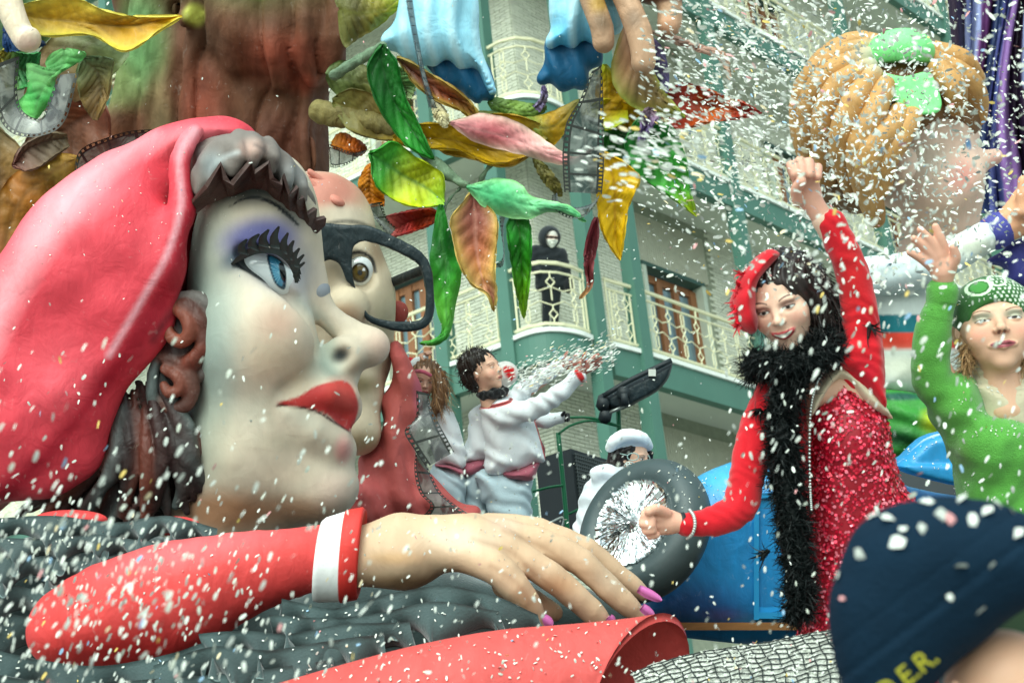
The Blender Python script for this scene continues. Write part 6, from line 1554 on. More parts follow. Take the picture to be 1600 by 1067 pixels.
# hair
HB = lin(44, 34, 32)
hr = Sdf(F1, 1.8, base=HB); pH = lambda x, y, z: c0 + 140 * (RH @ np.array([x, y, z]))
hr.ell(pH(.03, .20, -.12), np.array([.44, .40, .46]) * 140, R=RH); hr.ell(pH(.22, -.05, -.22), np.array([.30, .42, .34]) * 140, k=16, R=RH)
hr.ell(pH(-.02, -.10, .42), np.array([.285, .42, .42]) * 140, k=6, R=RH, sub=True)
hr.mesh(disp=lambda V: 1.6 * np.sin(((V - c0) @ RH)[:, 0] * .5 + 2 * np.sin(V[:, 1] * .08)) + wob(80, .12, 1.5)(V))
hair1 = hr.part('hair', wr, M_hair); HAIR_RED = (hr.V.copy(), hr.normals())
pts, nn = surf_pts(hr, 700, 1, lambda V, N: (((V - c0) @ RH / 140)[:, 2] < .12) & (N[:, 2] > -.6))
tng = nrm(np.cross(nn, RH[:, 2])); dn = np.array([0.25, -1, -.1])
strands(F1, pts, nrm(nn * .35 + dn), 58, .55, 1300, 5, HB, wr, curl=30, grav=.3, spread=.2)
strands(F1, np.array([L(1290, 470, -10), L(1300, 500, -20), L(1295, 530, -20), L(1180, 545, -20), L(1190, 560, -10)]), np.array([[.5, -1, 0], [.6, -.6, 0], [.5, -.8, 0], [-.2, -1, .2], [-.1, -1, .2]]), 60, .6, 220, 6, HB * 1.3, wr, curl=60, grav=.5, spread=.5)
# beret with feathers
bt1 = Sdf(F1, 1.8, base=lin(196, 18, 34))
bt1.pillow([(1214, 395), (1196, 392), (1170, 415), (1150, 445), (1143, 480), (1152, 508), (1172, 523), (1184, 515), (1180, 480), (1180, 450), (1196, 424), (1214, 404)], 24, 42, R=22); bt1.mesh(disp=wob(81, .1, 1.6)); bt1.paint(L(1178, 500, 50), (14, 26, 60), lin(120, 8, 20), .8, .9)
bt1.part('beret', wr, M_cloth)
strands(F1, np.array([L(1158, 446 + 9 * k, 40) for k in range(8)] + [L(1164, 430, 40)]), np.array([[-1, .5 - .22 * k, .2] for k in range(8)] + [[-.7, .7, .2]]), 22, 2.6, 90, 7, lin(206, 34, 50), wr, name='beret_feather', curl=20, grav=.2)
# red top: raised sleeve, lowered sleeve, bolero
tp = Sdf(F1, 2.4, base=lin(206, 22, 36))
tp.chain([(*L(1297, 348, 40), 23), (*L(1316, 388, 36), 25), (*L(1333, 431, 28), 25), (*L(1344, 488, 18), 28), (*L(1346, 540, 8), 34), (*L(1340, 585, 0), 40)], k=8, n=12)
tp.pillow([(1292, 566), (1306, 556), (1318, 532), (1372, 530), (1378, 590), (1382, 640), (1366, 628), (1340, 600), (1322, 582), (1300, 574)], 16, 36, R=18, k=8)
tp.chain([(*L(1212, 618, 0), 34), (*L(1184, 680, 10), 31), (*L(1165, 750, 22), 28), (*L(1157, 792, 32), 27), (*L(1122, 812, 40), 23), (*L(1074, 820, 42), 18)], k=8, n=14)
tp.pillow([(1200, 600), (1250, 590), (1262, 700), (1262, 960), (1240, 960), (1215, 800), (1200, 700)], -30, 40, R=30, k=12)
def creas(V): return 0.7 * np.sin(V[:, 1] * .22 + V[:, 0] * .15 + wob(84, .05, 4)(V)) + wob(82, .07, 1.5)(V)
tp.mesh(disp=creas)
tp.paint(L(1330, 430, 40), (34, 110, 90), lin(214, 38, 40), .6, .9); tp.paint(L(1350, 590, 40), (30, 50, 90), lin(178, 10, 40), .6, .9)
tp.part('red_top', wr, M_cloth)
st_ = Sdf(F1, 2.2, base=lin(214, 200, 172)); st_.pillow([(1262, 628), (1302, 568), (1312, 570), (1350, 596), (1384, 636), (1386, 650), (1350, 632), (1308, 592), (1268, 650)], 12, 30, R=14); st_.mesh(); st_.part('nude_strap', wr, M_cloth)
# sequin dress
M_seq0 = mat('dark_red_lining', lin(150, 12, 32), rough=.5, var=.2)
def seq_mat():
    m, nt, b = nodes_mat('red_sequin'); N, Lk = nt.nodes, nt.links
    at = N.new('ShaderNodeAttribute'); at.attribute_name = 'Col'; Lk.new(at.outputs['Color'], b.inputs['Base Color'])
    b.inputs['Metallic'].default_value = .3; b.inputs['Roughness'].default_value = .28
    return m
M_seq = seq_mat()
ds = Sdf(F1, 2.6, base=lin(120, 8, 22))
ds.pillow([(1272, 640), (1290, 608), (1306, 588), (1340, 608), (1372, 640), (1384, 660), (1392, 705), (1410, 755), (1436, 800), (1450, 900), (1450, 1330), (1235, 1330), (1256, 970), (1262, 880), (1264, 740)], -10, 62, R=56, sm=3)
ds.ell(L(1330, 690, 30), (44, 44, 36), k=16)
ds.mesh(disp=wob(83, .05, 3)); dress = ds.part('sequin_dress', wr, M_seq0)
pts, nn = surf_pts(ds, 9000, 3, lambda V, N: N[:, 2] > -.25)
r_ = np.random.default_rng(5); V = []; F = []; C = []
for i, (p_, n_) in enumerate(zip(pts + r_.normal(0, .7, pts.shape), nn)):
    n2 = nrm(n_ + r_.normal(0, .32, 3)); a_ = nrm(np.cross(n2, [0, 1, .3])); b_ = np.cross(n2, a_); rad = r_.uniform(2.0, 3.1); th = np.arange(6) * math.pi / 3 + r_.uniform(0, 1)
    V.append(p_ + n_ * 1.6 + rad * (np.cos(th)[:, None] * a_ + np.sin(th)[:, None] * b_)); F.append(np.arange(6) + 6 * i); C.append(np.tile(lin(*[(240, 60, 90), (228, 36, 66), (250, 130, 148), (204, 20, 50)][r_.integers(4)]), (6, 1)))
part('sequin', dress, F1.W(np.concatenate(V)), np.array(F), M_seq, cols=np.concatenate(C), smooth=False, kind='stuff')
# feather boa
M_boa = mat('black_feather', lin(12, 19, 19), rough=.5, var=.3, sheen=0.0, spec=.25)
path = [(1180, 575, 30), (1200, 566, 55), (1230, 575, 66), (1262, 565, 62), (1296, 545, 40), (1300, 520, -10), (1280, 545, 40), (1240, 600, 62), (1222, 640, 60), (1226, 700, 58), (1230, 760, 56), (1240, 820, 56), (1246, 880, 56), (1252, 930, 56), (1246, 955, 56)]
core = Sdf(F1, 3.2, base=lin(16, 24, 24)); core.chain([(*L(x, y, z), 17 if i < 8 else 19 - .9 * max(0, i - 10)) for i, (x, y, z) in enumerate(path)], k=6, n=26); core.mesh(disp=wob(85, .25, 4)); boa = core.part('feather_boa', wr, M_boa)
pts, nn = surf_pts(core, 2600, 7)
strands(F1, pts, nrm(nn + np.array([0, -.35, .1])), 24, .85, 12000, 8, lin(9, 15, 15), boa, name='feather', curl=48, grav=.8, seg=5, m=M_boa, spread=.45)
strands(F1, np.array([L(1178, 580, 40), L(1190, 640, 40), L(1356, 505, 40), L(1200, 860, 50), L(1244, 950, 50)]), np.array([[-1, .1, .2], [-1, -.4, .2], [.6, -1, .1], [-1, -.8, .2], [-.4, -1, .2]]), 34, 2.2, 90, 9, lin(24, 34, 36), boa, name='feather', curl=40, grav=.6, seg=6, m=M_boa, spread=.4)
# necklace, bracelet, watch
M_pearl = mat('silver_beads', lin(196, 204, 200), rough=.2, metal=.6)
def beads(fr, path_, n, rad, name, par, m=M_pearl):
    pp = spline(np.array(path_, float), n); mb = MB(); th = np.arange(6) * math.pi / 3
    for (x, y, z) in pp:
        c_ = fr.L(x, y, z); G = [c_ + np.array([0, rad, 0])] + [c_ + rad * np.array([.87 * math.cos(t), .5, .87 * math.sin(t)]) for t in th] + [c_ + rad * np.array([.87 * math.cos(t), -.5, .87 * math.sin(t)]) for t in th] + [c_ - np.array([0, rad, 0])]
        Fc_ = [(0, 1 + (i + 1) % 6, 1 + i) for i in range(6)] + [(1 + i, 1 + (i + 1) % 6, 7 + (i + 1) % 6, 7 + i) for i in range(6)] + [(13, 7 + i, 7 + (i + 1) % 6) for i in range(6)]
        mb.add(fr.W(np.array(G)), Fc_)
    return mb.part(name, par, m, kind='stuff')
beads(F1, [(1290, 575, 60), (1276, 600, 66), (1267, 640, 76), (1265, 700, 82), (1266, 760, 84), (1268, 796, 84)], 52, 2.2, 'bead_necklace', wr)
beads(F1, [(1078, 797, 46), (1084, 806, 62), (1086, 820, 66), (1082, 834, 60), (1074, 841, 44)], 16, 3.2, 'bead_bracelet', wr)
part('watch', wr, F1.W(np.array([L(1064, 817, 40) + rr_ * (math.cos(t) * np.array([0.08, 1, 0]) + math.sin(t) * np.array([.2, 0, 1])) + np.array([dx, 0, 0]) for dx, rr_ in ((-3, 16.2), (3, 17), (3, 16), (-3, 15.4)) for t in np.arange(20) * math.pi / 10])), grid_faces(4, 20, wrap=True), M_black)

# ------------------------------------------------------------------ woman in green
F2 = Frame(3.95); R2p = F2.at(1330, 320, 3.556); L = R2p.L; q = 1 / 3.556
wg = thing('person', F2.PW(1560, 1000, -60), 'woman in green sweater and patterned green headscarf waving an open hand', 'person')
c0 = L(800, 690, 0); RG = rot(-16, -10, 7)
hd2 = head_sdf(F2, c0, 146, RG, h=1.15, skin=lin(222, 176, 148), wide=1.15)
make_up(hd2, lips=lin(164, 84, 92), brow=lin(110, 80, 62), shadow=lin(176, 184, 164), open_=.52)
SKH = lin(226, 172, 148)
hn = hand_sdf(F2, 1.1, SKH, [(L(505, 330, 30), np.array([80, 95, 46]) * q, rot(0, 0, 12))], [
    [(*L(440, 330, 32), 34 * q), (*L(385, 295, 34), 26 * q), (*L(325, 266, 36), 18 * q)], [(*L(455, 290, 34), 32 * q), (*L(400, 230, 38), 27 * q), (*L(348, 188, 42), 19 * q)],
    [(*L(480, 270, 34), 32 * q), (*L(430, 195, 40), 27 * q), (*L(384, 138, 44), 20 * q)], [(*L(520, 265, 34), 32 * q), (*L(495, 190, 40), 28 * q), (*L(468, 122, 42), 20 * q)],
    [(*L(550, 350, 36), 36 * q), (*L(580, 295, 46), 29 * q), (*L(568, 238, 52), 21 * q)], [(*L(510, 380, 26), 62 * q), (*L(510, 440, 22), 54 * q), (*L(505, 500, 20), 56 * q)]], k=5)
arm2 = Sdf(R2p, 3, base=SKH); arm2.chain([(*L(506, 490, 20), 58 * q), (*L(450, 800, 12), 70 * q), (*L(600, 1080, -10), 80 * q), (*L(820, 940, -20), 70 * q)], n=10); arm2.mesh()
V, Fc_, C = join([hd2, hn, arm2]); part('body', wg, V, Fc_, M_skin, cols=C)
hr = Sdf(F2, 2.0, base=lin(150, 116, 80)); pH = lambda x, y, z: c0 + 146 * (RG @ np.array([x, y, z]))
hr.ell(pH(0, .1, -.18), np.array([.42, .40, .36]) * 146, R=RG); hr.chain([(*pH(-.36, 0, -.1), 14), (*L(650, 830, 0), 12), (*L(640, 930, -4), 8)], k=8, n=6); hr.chain([(*pH(.40, -.05, -.1), 14), (*L(985, 840, 0), 12), (*L(990, 960, 0), 8)], k=8, n=6)
hr.mesh(disp=wob(86, .2, 1.5)); hr.part('hair', wg, M_hair)
strands(F2, np.array([L(640, 780, 10), L(655, 830, 14), L(645, 870, 10), L(980, 800, 10), L(960, 860, 20)]), np.array([[-.1, -1, .1], [-.2, -1, .2], [-.5, -.8, .2], [.1, -1, .1], [-.1, -1, .3]]), 44, .8, 260, 10, lin(176, 140, 100), wg, curl=40, grav=.3, spread=.3)
hs = Sdf(F2, 1.6, base=lin(46, 96, 42)); hs.ell(pH(.0, .20, -.08), np.array([.43, .40, .47]) * 146, R=RG); hs.ell(pH(-.01, -.22, .40), np.array([.36, .42, .46]) * 146, k=5, R=RG, sub=True); hs.ell(pH(0, -.5, -.1), np.array([.6, .45, .7]) * 146, k=8, R=RG, sub=True)
hs.mesh(disp=wob(87, .12, 1.0))
lc = (hs.V - c0) @ RG / 146; u_ = np.arctan2(lc[:, 0], lc[:, 2] + .1) * 8; v_ = lc[:, 1] * 22
dash = ((np.abs(((u_ + .5 * np.floor(v_)) % 1) - .5) < .2) & (np.abs((v_ % 1) - .5) < .3) & (lc[:, 0] > -.02)); hs.C[dash] = lin(214, 226, 206)
ring_ = np.abs(np.hypot((lc[:, 0] + .14) / 1.2, lc[:, 1] - .40) - .10) < .014; hs.C[ring_] = lin(206, 230, 196); ring_ = np.abs(np.hypot((lc[:, 0] - .06), lc[:, 1] - .47) - .09) < .012; hs.C[ring_] = lin(206, 230, 196)
hs.C[np.hypot((lc[:, 0] + .14) / 1.2, lc[:, 1] - .40) < .07] = lin(66, 140, 60)
hs.part('headscarf', wg, M_cloth, label='dark green headscarf with white dashes and leaf shapes')
tn = Sdf(R2p, 2.2, base=lin(206, 194, 166)); tn.cap(L(815, 930, -14), L(830, 1010, -14), 40, 45); tn.pillow([(690, 990), (960, 960), (1010, 1000), (1020, 1300), (900, 1320), (740, 1300), (690, 1100)], -4, 46, R=44, k=14); tn.mesh(disp=lambda V: 1.3 * np.sin(V[:, 1] * .5) * (V[:, 1] > -75) + wob(88, .1, .6)(V)); tn.part('turtleneck', wg, M_cloth)
GR = lin(88, 158, 66); R4p = F2.at(1360, 560, 4.446)
sw = Sdf(F2, 2.3, base=GR)
sw.chain([(*L(500, 560, 20), 78 * q), (*L(470, 640, 18), 96 * q), (*L(450, 760, 14), 104 * q), (*L(440, 880, 10), 108 * q), (*L(470, 1000, 4), 118 * q), (*L(580, 1080, -4), 130 * q)], k=10, n=12)
sw.chain([(*L(506, 488, 22), 86 * q), (*L(502, 520, 22), 84 * q)], k=2)
sw.fr = R4p
sw.pillow([(560, 110), (640, 110), (700, 150), (760, 300), (830, 390), (950, 410), (1067, 400), (1200, 380), (1260, 600), (1260, 1300), (640, 1300), (620, 950), (560, 700), (500, 540), (420, 420), (420, 300)], -6, 66, R=56, k=14, sm=3)
sw.fr = R2p
sw.ell(R4p.L(900, 620, 40), (58, 44, 34), k=20)
def knitf(V): return 2.2 * np.sin((V[:, 0] * .8 - V[:, 1] * .35) * .16 + wob(91, .03, 2)(V)) * np.clip((V[:, 1] + 230) / -120 + 1, .2, 1) + wob(89, .09, 1.3)(V)
sw.mesh(disp=knitf); sw.paint_line([(495, 548), (590, 552)][0:2] + [(600, 552)], .7, lin(50, 100, 36), soft=2); sw.fr = F2
sw.paint(R4p.L(600, 800, 40), (26, 70, 90), lin(112, 140, 66), .6, .9); sw.part('green_sweater', wg, M_knit)
sk_ = Sdf(R4p, 4, base=lin(40, 60, 40)); sk_.pillow([(640, 1200), (1260, 1200), (1300, 2600), (600, 2600)], -20, 60, R=50, sm=0); sk_.mesh(disp=wob(109, .05, 2)); sk_.part('dark_green_skirt', wg, M_cloth)

# ------------------------------------------------------------------ people in white on the float behind
F3 = Frame(6.2); K4p = F3.at(630, 530, 3.557); L = K4p.L; q = 1 / 3.557
WH = lin(236, 240, 243); PKH = lin(176, 96, 112); JEAN = lin(192, 212, 220)
def pil(sd, poly, z, T, R, **kw): sd.pillow(poly, z, T, R=R, **kw)
def wr_fold(sd, a=1.2): return lambda V: a * np.sin(V[:, 1] * .22 + V[:, 0] * .15 + wob(sd, .05, 2)(V)) + wob(sd + 1, .12, .8)(V)
# man throwing
wmn = thing('person', F3.PW(800, 850, -20), 'dark-haired man in white jacket with red trim throwing confetti with both arms', 'person')
c0 = L(448, 180, 10); RM = rot(-8, 62, 14)
h3 = head_sdf(F3, c0, 66, RM, h=.9, skin=lin(224, 176, 150)); make_up(h3, lips=lin(176, 110, 100), brow=lin(46, 34, 28), open_=.35)
hn1 = hand_sdf(F3, 1.0, lin(176, 110, 96), [(L(1010, 150, 60), np.array([46, 42, 30]) * q, rot(0, 0, 40))], [[(*L(1020, 140, 62), 15 * q), (*L(1055, 105, 64), 13 * q), (*L(1085, 85, 66), 9 * q)], [(*L(1030, 150, 60), 15 * q), (*L(1070, 120, 60), 12 * q), (*L(1100, 105, 60), 9 * q)], [(*L(1034, 160, 56), 14 * q), (*L(1074, 140, 54), 12 * q), (*L(1104, 128, 52), 8 * q)], [(*L(1030, 170, 54), 13 * q), (*L(1064, 160, 50), 10 * q), (*L(1090, 152, 48), 7 * q)], [(*L(1000, 130, 70), 15 * q), (*L(1005, 95, 76), 12 * q), (*L(1018, 75, 78), 9 * q)], [(*L(1000, 160, 60), 34 * q), (*L(975, 195, 58), 34 * q)]], k=2)
hn2 = hand_sdf(F3, 1.0, lin(176, 110, 96), [(L(905, 135, 0), np.array([40, 36, 26]) * q, rot(0, 0, 30))], [[(*L(915, 125, 0), 14 * q), (*L(950, 100, 0), 12 * q), (*L(975, 85, 0), 8 * q)], [(*L(920, 135, 0), 14 * q), (*L(960, 118, 0), 12 * q), (*L(990, 108, 0), 8 * q)], [(*L(920, 145, 0), 13 * q), (*L(958, 136, 0), 11 * q), (*L(985, 130, 0), 7 * q)], [(*L(915, 152, 0), 12 * q), (*L(946, 150, 0), 9 * q), (*L(968, 148, 0), 7 * q)], [(*L(895, 118, 8), 14 * q), (*L(902, 90, 10), 11 * q), (*L(912, 72, 10), 8 * q)], [(*L(900, 140, 0), 30 * q), (*L(870, 155, 0), 32 * q)]], k=2)
am_ = Sdf(K4p, 2, base=lin(200, 150, 130)); am_.chain([(*L(980, 190, 58), 37 * q), (*L(800, 345, 50), 34 * q), (*L(560, 420, 20), 40 * q), (*L(470, 300, 4), 40 * q), (*L(620, 330, -20), 34 * q), (*L(866, 157, 0), 34 * q)], n=14); am_.mesh()
V, Fc_, C = join([h3, hn1, hn2, am_]); part('body', wmn, V, Fc_, M_skin, cols=C)
hr = Sdf(K4p, 1.2, base=lin(40, 32, 28)); pH = lambda x, y, z: c0 + 66 * (RM @ np.array([x, y, z])); hr.ell(pH(0, .22, -.14), np.array([.41, .38, .45]) * 66, R=RM); hr.ell(pH(0, -.05, -.30), np.array([.36, .34, .26]) * 66, k=5, R=RM); hr.ell(pH(0, -.12, .36), np.array([.5, .40, .42]) * 66, k=3, R=RM, sub=True); hr.mesh(disp=wob(92, .4, 1.6)); hr.part('hair', wmn, M_hair)
pts, nn = surf_pts(hr, 400, 2); strands(F3, pts, nn, 9, .6, 700, 12, lin(40, 32, 28), wmn, curl=14, grav=.3, seg=4)
sf = Sdf(K4p, 1.6, base=lin(22, 24, 26)); sf.ell(L(500, 300, 8), np.array([88, 38, 84]) * q, R=rot(0, 0, 10)); sf.mesh(disp=wob(93, .4, 1.6)); sf.part('black_neck_warmer', wmn, M_knit)
jk = Sdf(K4p, 1.7, base=WH)
pil(jk, [(435, 362), (520, 320), (610, 335), (680, 410), (735, 470), (796, 655), (740, 685), (640, 720), (560, 745), (460, 735), (455, 560), (430, 420)], 0, 30, 26)
jk.chain([(*L(560, 420, 26), 74 * q), (*L(700, 395, 44), 60 * q), (*L(800, 345, 52), 53 * q), (*L(890, 280, 58), 46 * q), (*L(978, 200, 60), 40 * q)], k=8, n=9)
jk.chain([(*L(620, 330, -20), 54 * q), (*L(730, 235, -10), 48 * q), (*L(862, 160, 0), 40 * q)], k=6, n=7)
jk.mesh(disp=wr_fold(94)); jk.paint(L(420, 620, 30), (30, 50, 60), lin(190, 200, 206), .5, .9)
jk.paint_line([(738, 455), (765, 540), (796, 660)], 3.0, lin(196, 40, 40), soft=1, zmin=-10); jk.paint_line([(738, 455), (765, 540), (796, 660)], .8, lin(40, 30, 46), soft=1, zmin=-10)
jk.paint_line([(422, 378), (500, 372), (585, 348), (600, 330)], 2.8, lin(190, 44, 44), soft=1, zmin=0); jk.paint_line([(422, 378), (500, 372), (585, 348), (600, 330)], .8, lin(50, 40, 40), soft=1, zmin=0); jk.paint_poly([(950, 180), (975, 160), (1010, 220), (990, 240)], lin(196, 40, 40), soft=2, zmin=0)
jk.part('white_jacket', wmn, M_cloth)
hm = Sdf(K4p, 1.7, base=PKH); pil(hm, [(550, 735), (650, 710), (752, 676), (745, 730), (715, 782), (640, 782), (590, 770)], 0, 26, 14); hm.mesh(disp=wr_fold(95, .6)); hm.part('pink_hem', wmn, M_cloth)
tr_ = Sdf(K4p, 2.6, base=JEAN); pil(tr_, [(405, 735), (560, 735), (640, 770), (718, 780), (712, 900), (714, 1960), (480, 1960), (470, 1000), (440, 900)], -10, 30, 26); tr_.mesh(disp=wr_fold(96, 1.4)); tr_.part('pale_trousers', wmn, M_cloth)
# person in white behind with red and white hood
wm2 = thing('person', F3.PW(745, 850, -60), 'person in white with a white and red hood standing behind the throwing man', 'person')
h5 = Sdf(K4p, 1.4, base=lin(236, 232, 226)); h5.ell(L(566, 192, -50), np.array([76, 72, 70]) * q); h5.cap(L(560, 240, -50), L(520, 320, -60), 40 * q, 50 * q, k=6); h5.mesh()
h5.paint(L(592, 186, -34), (12, 14, 30), lin(206, 16, 20), 1, .7); h5.paint(L(606, 168, -34), (4, 5, 30), lin(206, 16, 20), .9, .5); h5.paint(L(612, 206, -34), (5, 4, 30), lin(206, 16, 20), .9, .5); h5.paint(L(572, 168, -34), (7, 8, 30), lin(206, 16, 20), .9, .5); h5.paint(L(598, 212, -34), (6, 8, 30), lin(206, 16, 20), .9, .5)
gl = hand_sdf(F3, 1.0, lin(24, 26, 28), [(L(892, 436, -10), np.array([30, 26, 22]) * q, None)], [[(*L(900, 420 + 9 * k, -6), 10 * q), (*L(918, 418 + 10 * k, -4), 9 * q), (*L(912, 430 + 8 * k, 4), 7 * q)] for k in range(4)] + [[(*L(885, 420, 0), 11 * q), (*L(895, 406, 4), 9 * q)]], k=2)
am_ = Sdf(K4p, 2, base=WH); am_.chain([(*L(882, 438, -10), 26 * q), (*L(700, 440, -20), 30 * q), (*L(520, 420, -50), 40 * q), (*L(520, 310, -60), 36 * q)], n=8); am_.mesh()
V, Fc_, C = join([h5, gl, am_]); part('body', wm2, V, Fc_, M_cloth, cols=C)
jk = Sdf(K4p, 1.8, base=WH); pil(jk, [(370, 400), (430, 360), (560, 330), (600, 420), (500, 640), (470, 660), (340, 690), (335, 660), (360, 520)], -40, 30, 24); jk.chain([(*L(700, 440, -20), 54 * q), (*L(800, 448, -14), 44 * q), (*L(872, 440, -10), 34 * q)], n=6); jk.chain([(*L(480, 430, -40), 60 * q), (*L(600, 430, -34), 56 * q), (*L(700, 440, -22), 52 * q)], k=6); jk.mesh(disp=wr_fold(97)); jk.part('white_jacket', wm2, M_cloth)
hm = Sdf(K4p, 1.7, base=PKH); pil(hm, [(330, 690), (450, 660), (455, 715), (350, 766), (332, 740)], -40, 26, 12); hm.mesh(disp=wr_fold(98, .6)); hm.part('pink_hem', wm2, M_cloth)
tr_ = Sdf(K4p, 2.6, base=JEAN * .9); pil(tr_, [(345, 760), (455, 720), (480, 900), (490, 1960), (340, 1960), (340, 900)], -44, 28, 20); tr_.mesh(disp=wr_fold(99, 1.4)); tr_.part('pale_trousers', wm2, M_cloth)
# long-haired woman in white
wlw = thing('person', F3.PW(690, 850, -40), 'long-haired woman in white with pink headband beside the film strip', 'person')
c0 = L(118, 225, -10); RW = rot(10, 8, -6)
h6 = head_sdf(F3, c0, 56, RW, h=.9, skin=lin(214, 168, 146)); make_up(h6, lips=lin(170, 90, 90), open_=.6)
hn3 = hand_sdf(F3, 1.0, lin(206, 158, 136), [(L(110, 100, -20), np.array([30, 26, 20]) * q, None)], [[(*L(112 + 8 * k, 92 - 2 * k, -16), 9 * q), (*L(122 + 9 * k, 76 - 2 * k, -14), 8 * q), (*L(136 + 7 * k, 84 - 2 * k, -8), 6 * q)] for k in range(4)] + [[(*L(100, 100, -12), 10 * q), (*L(112, 116, -8), 8 * q)]], k=2)
am_ = Sdf(K4p, 2, base=lin(206, 158, 136)); am_.chain([(*L(108, 106, -18), 18 * q), (*L(40, 180, -16), 22 * q), (*L(110, 380, -14), 26 * q), (*L(118, 300, -16), 30 * q)], n=8); am_.mesh()
V, Fc_, C = join([h6, hn3, am_]); part('body', wlw, V, Fc_, M_skin, cols=C)
hr = Sdf(K4p, 1.3, base=lin(112, 80, 54)); pH = lambda x, y, z: c0 + 56 * (RW @ np.array([x, y, z])); hr.ell(pH(.05, .20, -.12), np.array([.42, .38, .42]) * 56, R=RW); hr.chain([(*L(190, 200, -8), 44 * q), (*L(205, 280, 0), 48 * q), (*L(190, 370, 6), 34 * q), (*L(170, 420, 8), 14 * q)], k=6, n=8); hr.ell(pH(-.05, -.15, .40), np.array([.27, .40, .36]) * 56, k=3, R=RW, sub=True); hr.mesh(disp=lambda V: 1.0 * np.sin(V[:, 0] * .9 + .1 * V[:, 1])); hr.part('hair', wlw, M_hair)
pts, nn = surf_pts(hr, 300, 4); strands(F3, pts, nrm(nn * .25 + np.array([.15, -1, .1])), 30, .5, 500, 14, lin(150, 112, 76), wlw, curl=14, grav=.2, seg=5, spread=.15)
hb_ = Sdf(K4p, 1.2, base=lin(190, 90, 110)); hb_.chain([(*L(72, 178, 14), 3.2), (*L(110, 180, 24), 3.2), (*L(150, 200, 18), 3.2)], n=6); hb_.mesh(); hb_.part('headband', wlw, M_cloth)
jk = Sdf(K4p, 1.8, base=WH); pil(jk, [(200, 390), (250, 355), (290, 440), (340, 580), (350, 660), (328, 720), (260, 700), (180, 690), (150, 560), (160, 440)], -20, 26, 20); jk.chain([(*L(24, 196, -16), 30 * q), (*L(60, 140, -16), 28 * q), (*L(112, 104, -18), 24 * q)], n=5); jk.chain([(*L(170, 420, -10), 40 * q), (*L(90, 330, -16), 36 * q), (*L(24, 200, -16), 32 * q)], k=4, n=6); jk.mesh(disp=wr_fold(101)); jk.part('white_jacket', wlw, M_cloth)
hm = Sdf(K4p, 1.7, base=PKH); pil(hm, [(180, 690), (260, 695), (330, 720), (335, 760), (260, 720), (186, 706)], -16, 26, 8); hm.mesh(); hm.part('pink_hem', wlw, M_cloth)
tr_ = Sdf(K4p, 2.6, base=JEAN); pil(tr_, [(160, 705), (260, 715), (338, 755), (345, 900), (340, 1960), (160, 1960), (150, 900)], -24, 28, 20); tr_.mesh(disp=wr_fold(102, 1.4)); tr_.part('pale_trousers', wlw, M_cloth)
rb = Sdf(K4p, 1.3, base=lin(206, 40, 50)); rb.ell(L(40, 130, -34), np.array([26, 32, 20]) * q); rb.mesh(disp=wob(103, .4, 1.4)); rb.part('red_rosette', wlw, M_cloth)

# ------------------------------------------------------------------ seated woman with white beret and glasses
F4 = Frame(5.4); K7 = F4.at(800, 560, 2.963); L = K7.L; q = 1 / 2.963
wc = thing('person', K7.PW(440, 840, -20), 'woman in white hoodie and white cap with glasses behind the big tyre', 'person')
c0 = L(560, 462, 0); RC = rot(0, 55, -2)
h7 = head_sdf(F4, c0, 62, RC, h=.9, skin=lin(222, 176, 150)); make_up(h7, lips=lin(176, 96, 96), brow=lin(40, 30, 30), open_=.7)
part('body', wc, *[(a) for a in (F4.W(h7.V), h7.F)], M_skin, cols=h7.C)
hr = Sdf(K7, 1.2, base=lin(34, 26, 26)); pH = lambda x, y, z: c0 + 62 * (RC @ np.array([x, y, z])); hr.ell(pH(0, .16, -.14), np.array([.42, .38, .44]) * 62, R=RC); hr.ell(pH(0, -.12, .36), np.array([.5, .38, .36]) * 62, k=3, R=RC, sub=True); hr.chain([(*L(490, 440, 0), 46 * q), (*L(470, 490, 4), 36 * q), (*L(430, 500, 0), 20 * q)], k=6, n=6); hr.chain([(*L(636, 440, -12), 18 * q), (*L(640, 490, -12), 12 * q)], k=3); hr.mesh(disp=wob(104, .4, .9)); hr.part('hair', wc, M_hair)
cp = Sdf(K7, 1.3, base=WH); cp.chain([(*L(455, 410, 10), 26 * q), (*L(490, 372, 22), 30 * q), (*L(550, 358, 24), 32 * q), (*L(605, 370, 12), 30 * q), (*L(630, 402, -6), 24 * q)], n=9); cp.ell(L(540, 385, -6), np.array([96, 46, 80]) * q, k=6); cp.mesh(disp=wr_fold(105, .5)); cp.part('white_cap', wc, M_cloth)
for zz_, x0 in ((26, 560), (8, 612)):
    part('glasses', wc, *tube(np.array([K7.PW(x0 + 26 * math.cos(t), 455 + 17 * math.sin(t) + (x0 - 560) * .12, zz_ + 2) for t in np.arange(16) * math.pi / 8]), .0022, 5, closed=True), mat('glasses_frame', lin(150, 176, 170), rough=.3) if x0 == 560 else bpy.data.materials['glasses_frame'])
part('glasses_arm', wc, *tube(np.array([K7.PW(534, 448, 28), K7.PW(500, 440, 22)]), .002, 5), bpy.data.materials['glasses_frame'])
mb = MB()
for rad, k in ((27, 12), (17, 8)):
    mb.add(*tube(np.array([K7.PW(545 + rad * math.cos(t), 506 + rad * math.sin(t), 30) for t in np.arange(18) * math.pi / 9]), .0026, 4, closed=True))
for t in np.arange(8) * math.pi / 4: mb.add(*tube(np.array([K7.PW(545, 506, 30), K7.PW(545 + 27 * math.cos(t), 506 + 27 * math.sin(t), 30)]), .002, 4))
mb.part('lace_earring', wc, M_pearl)
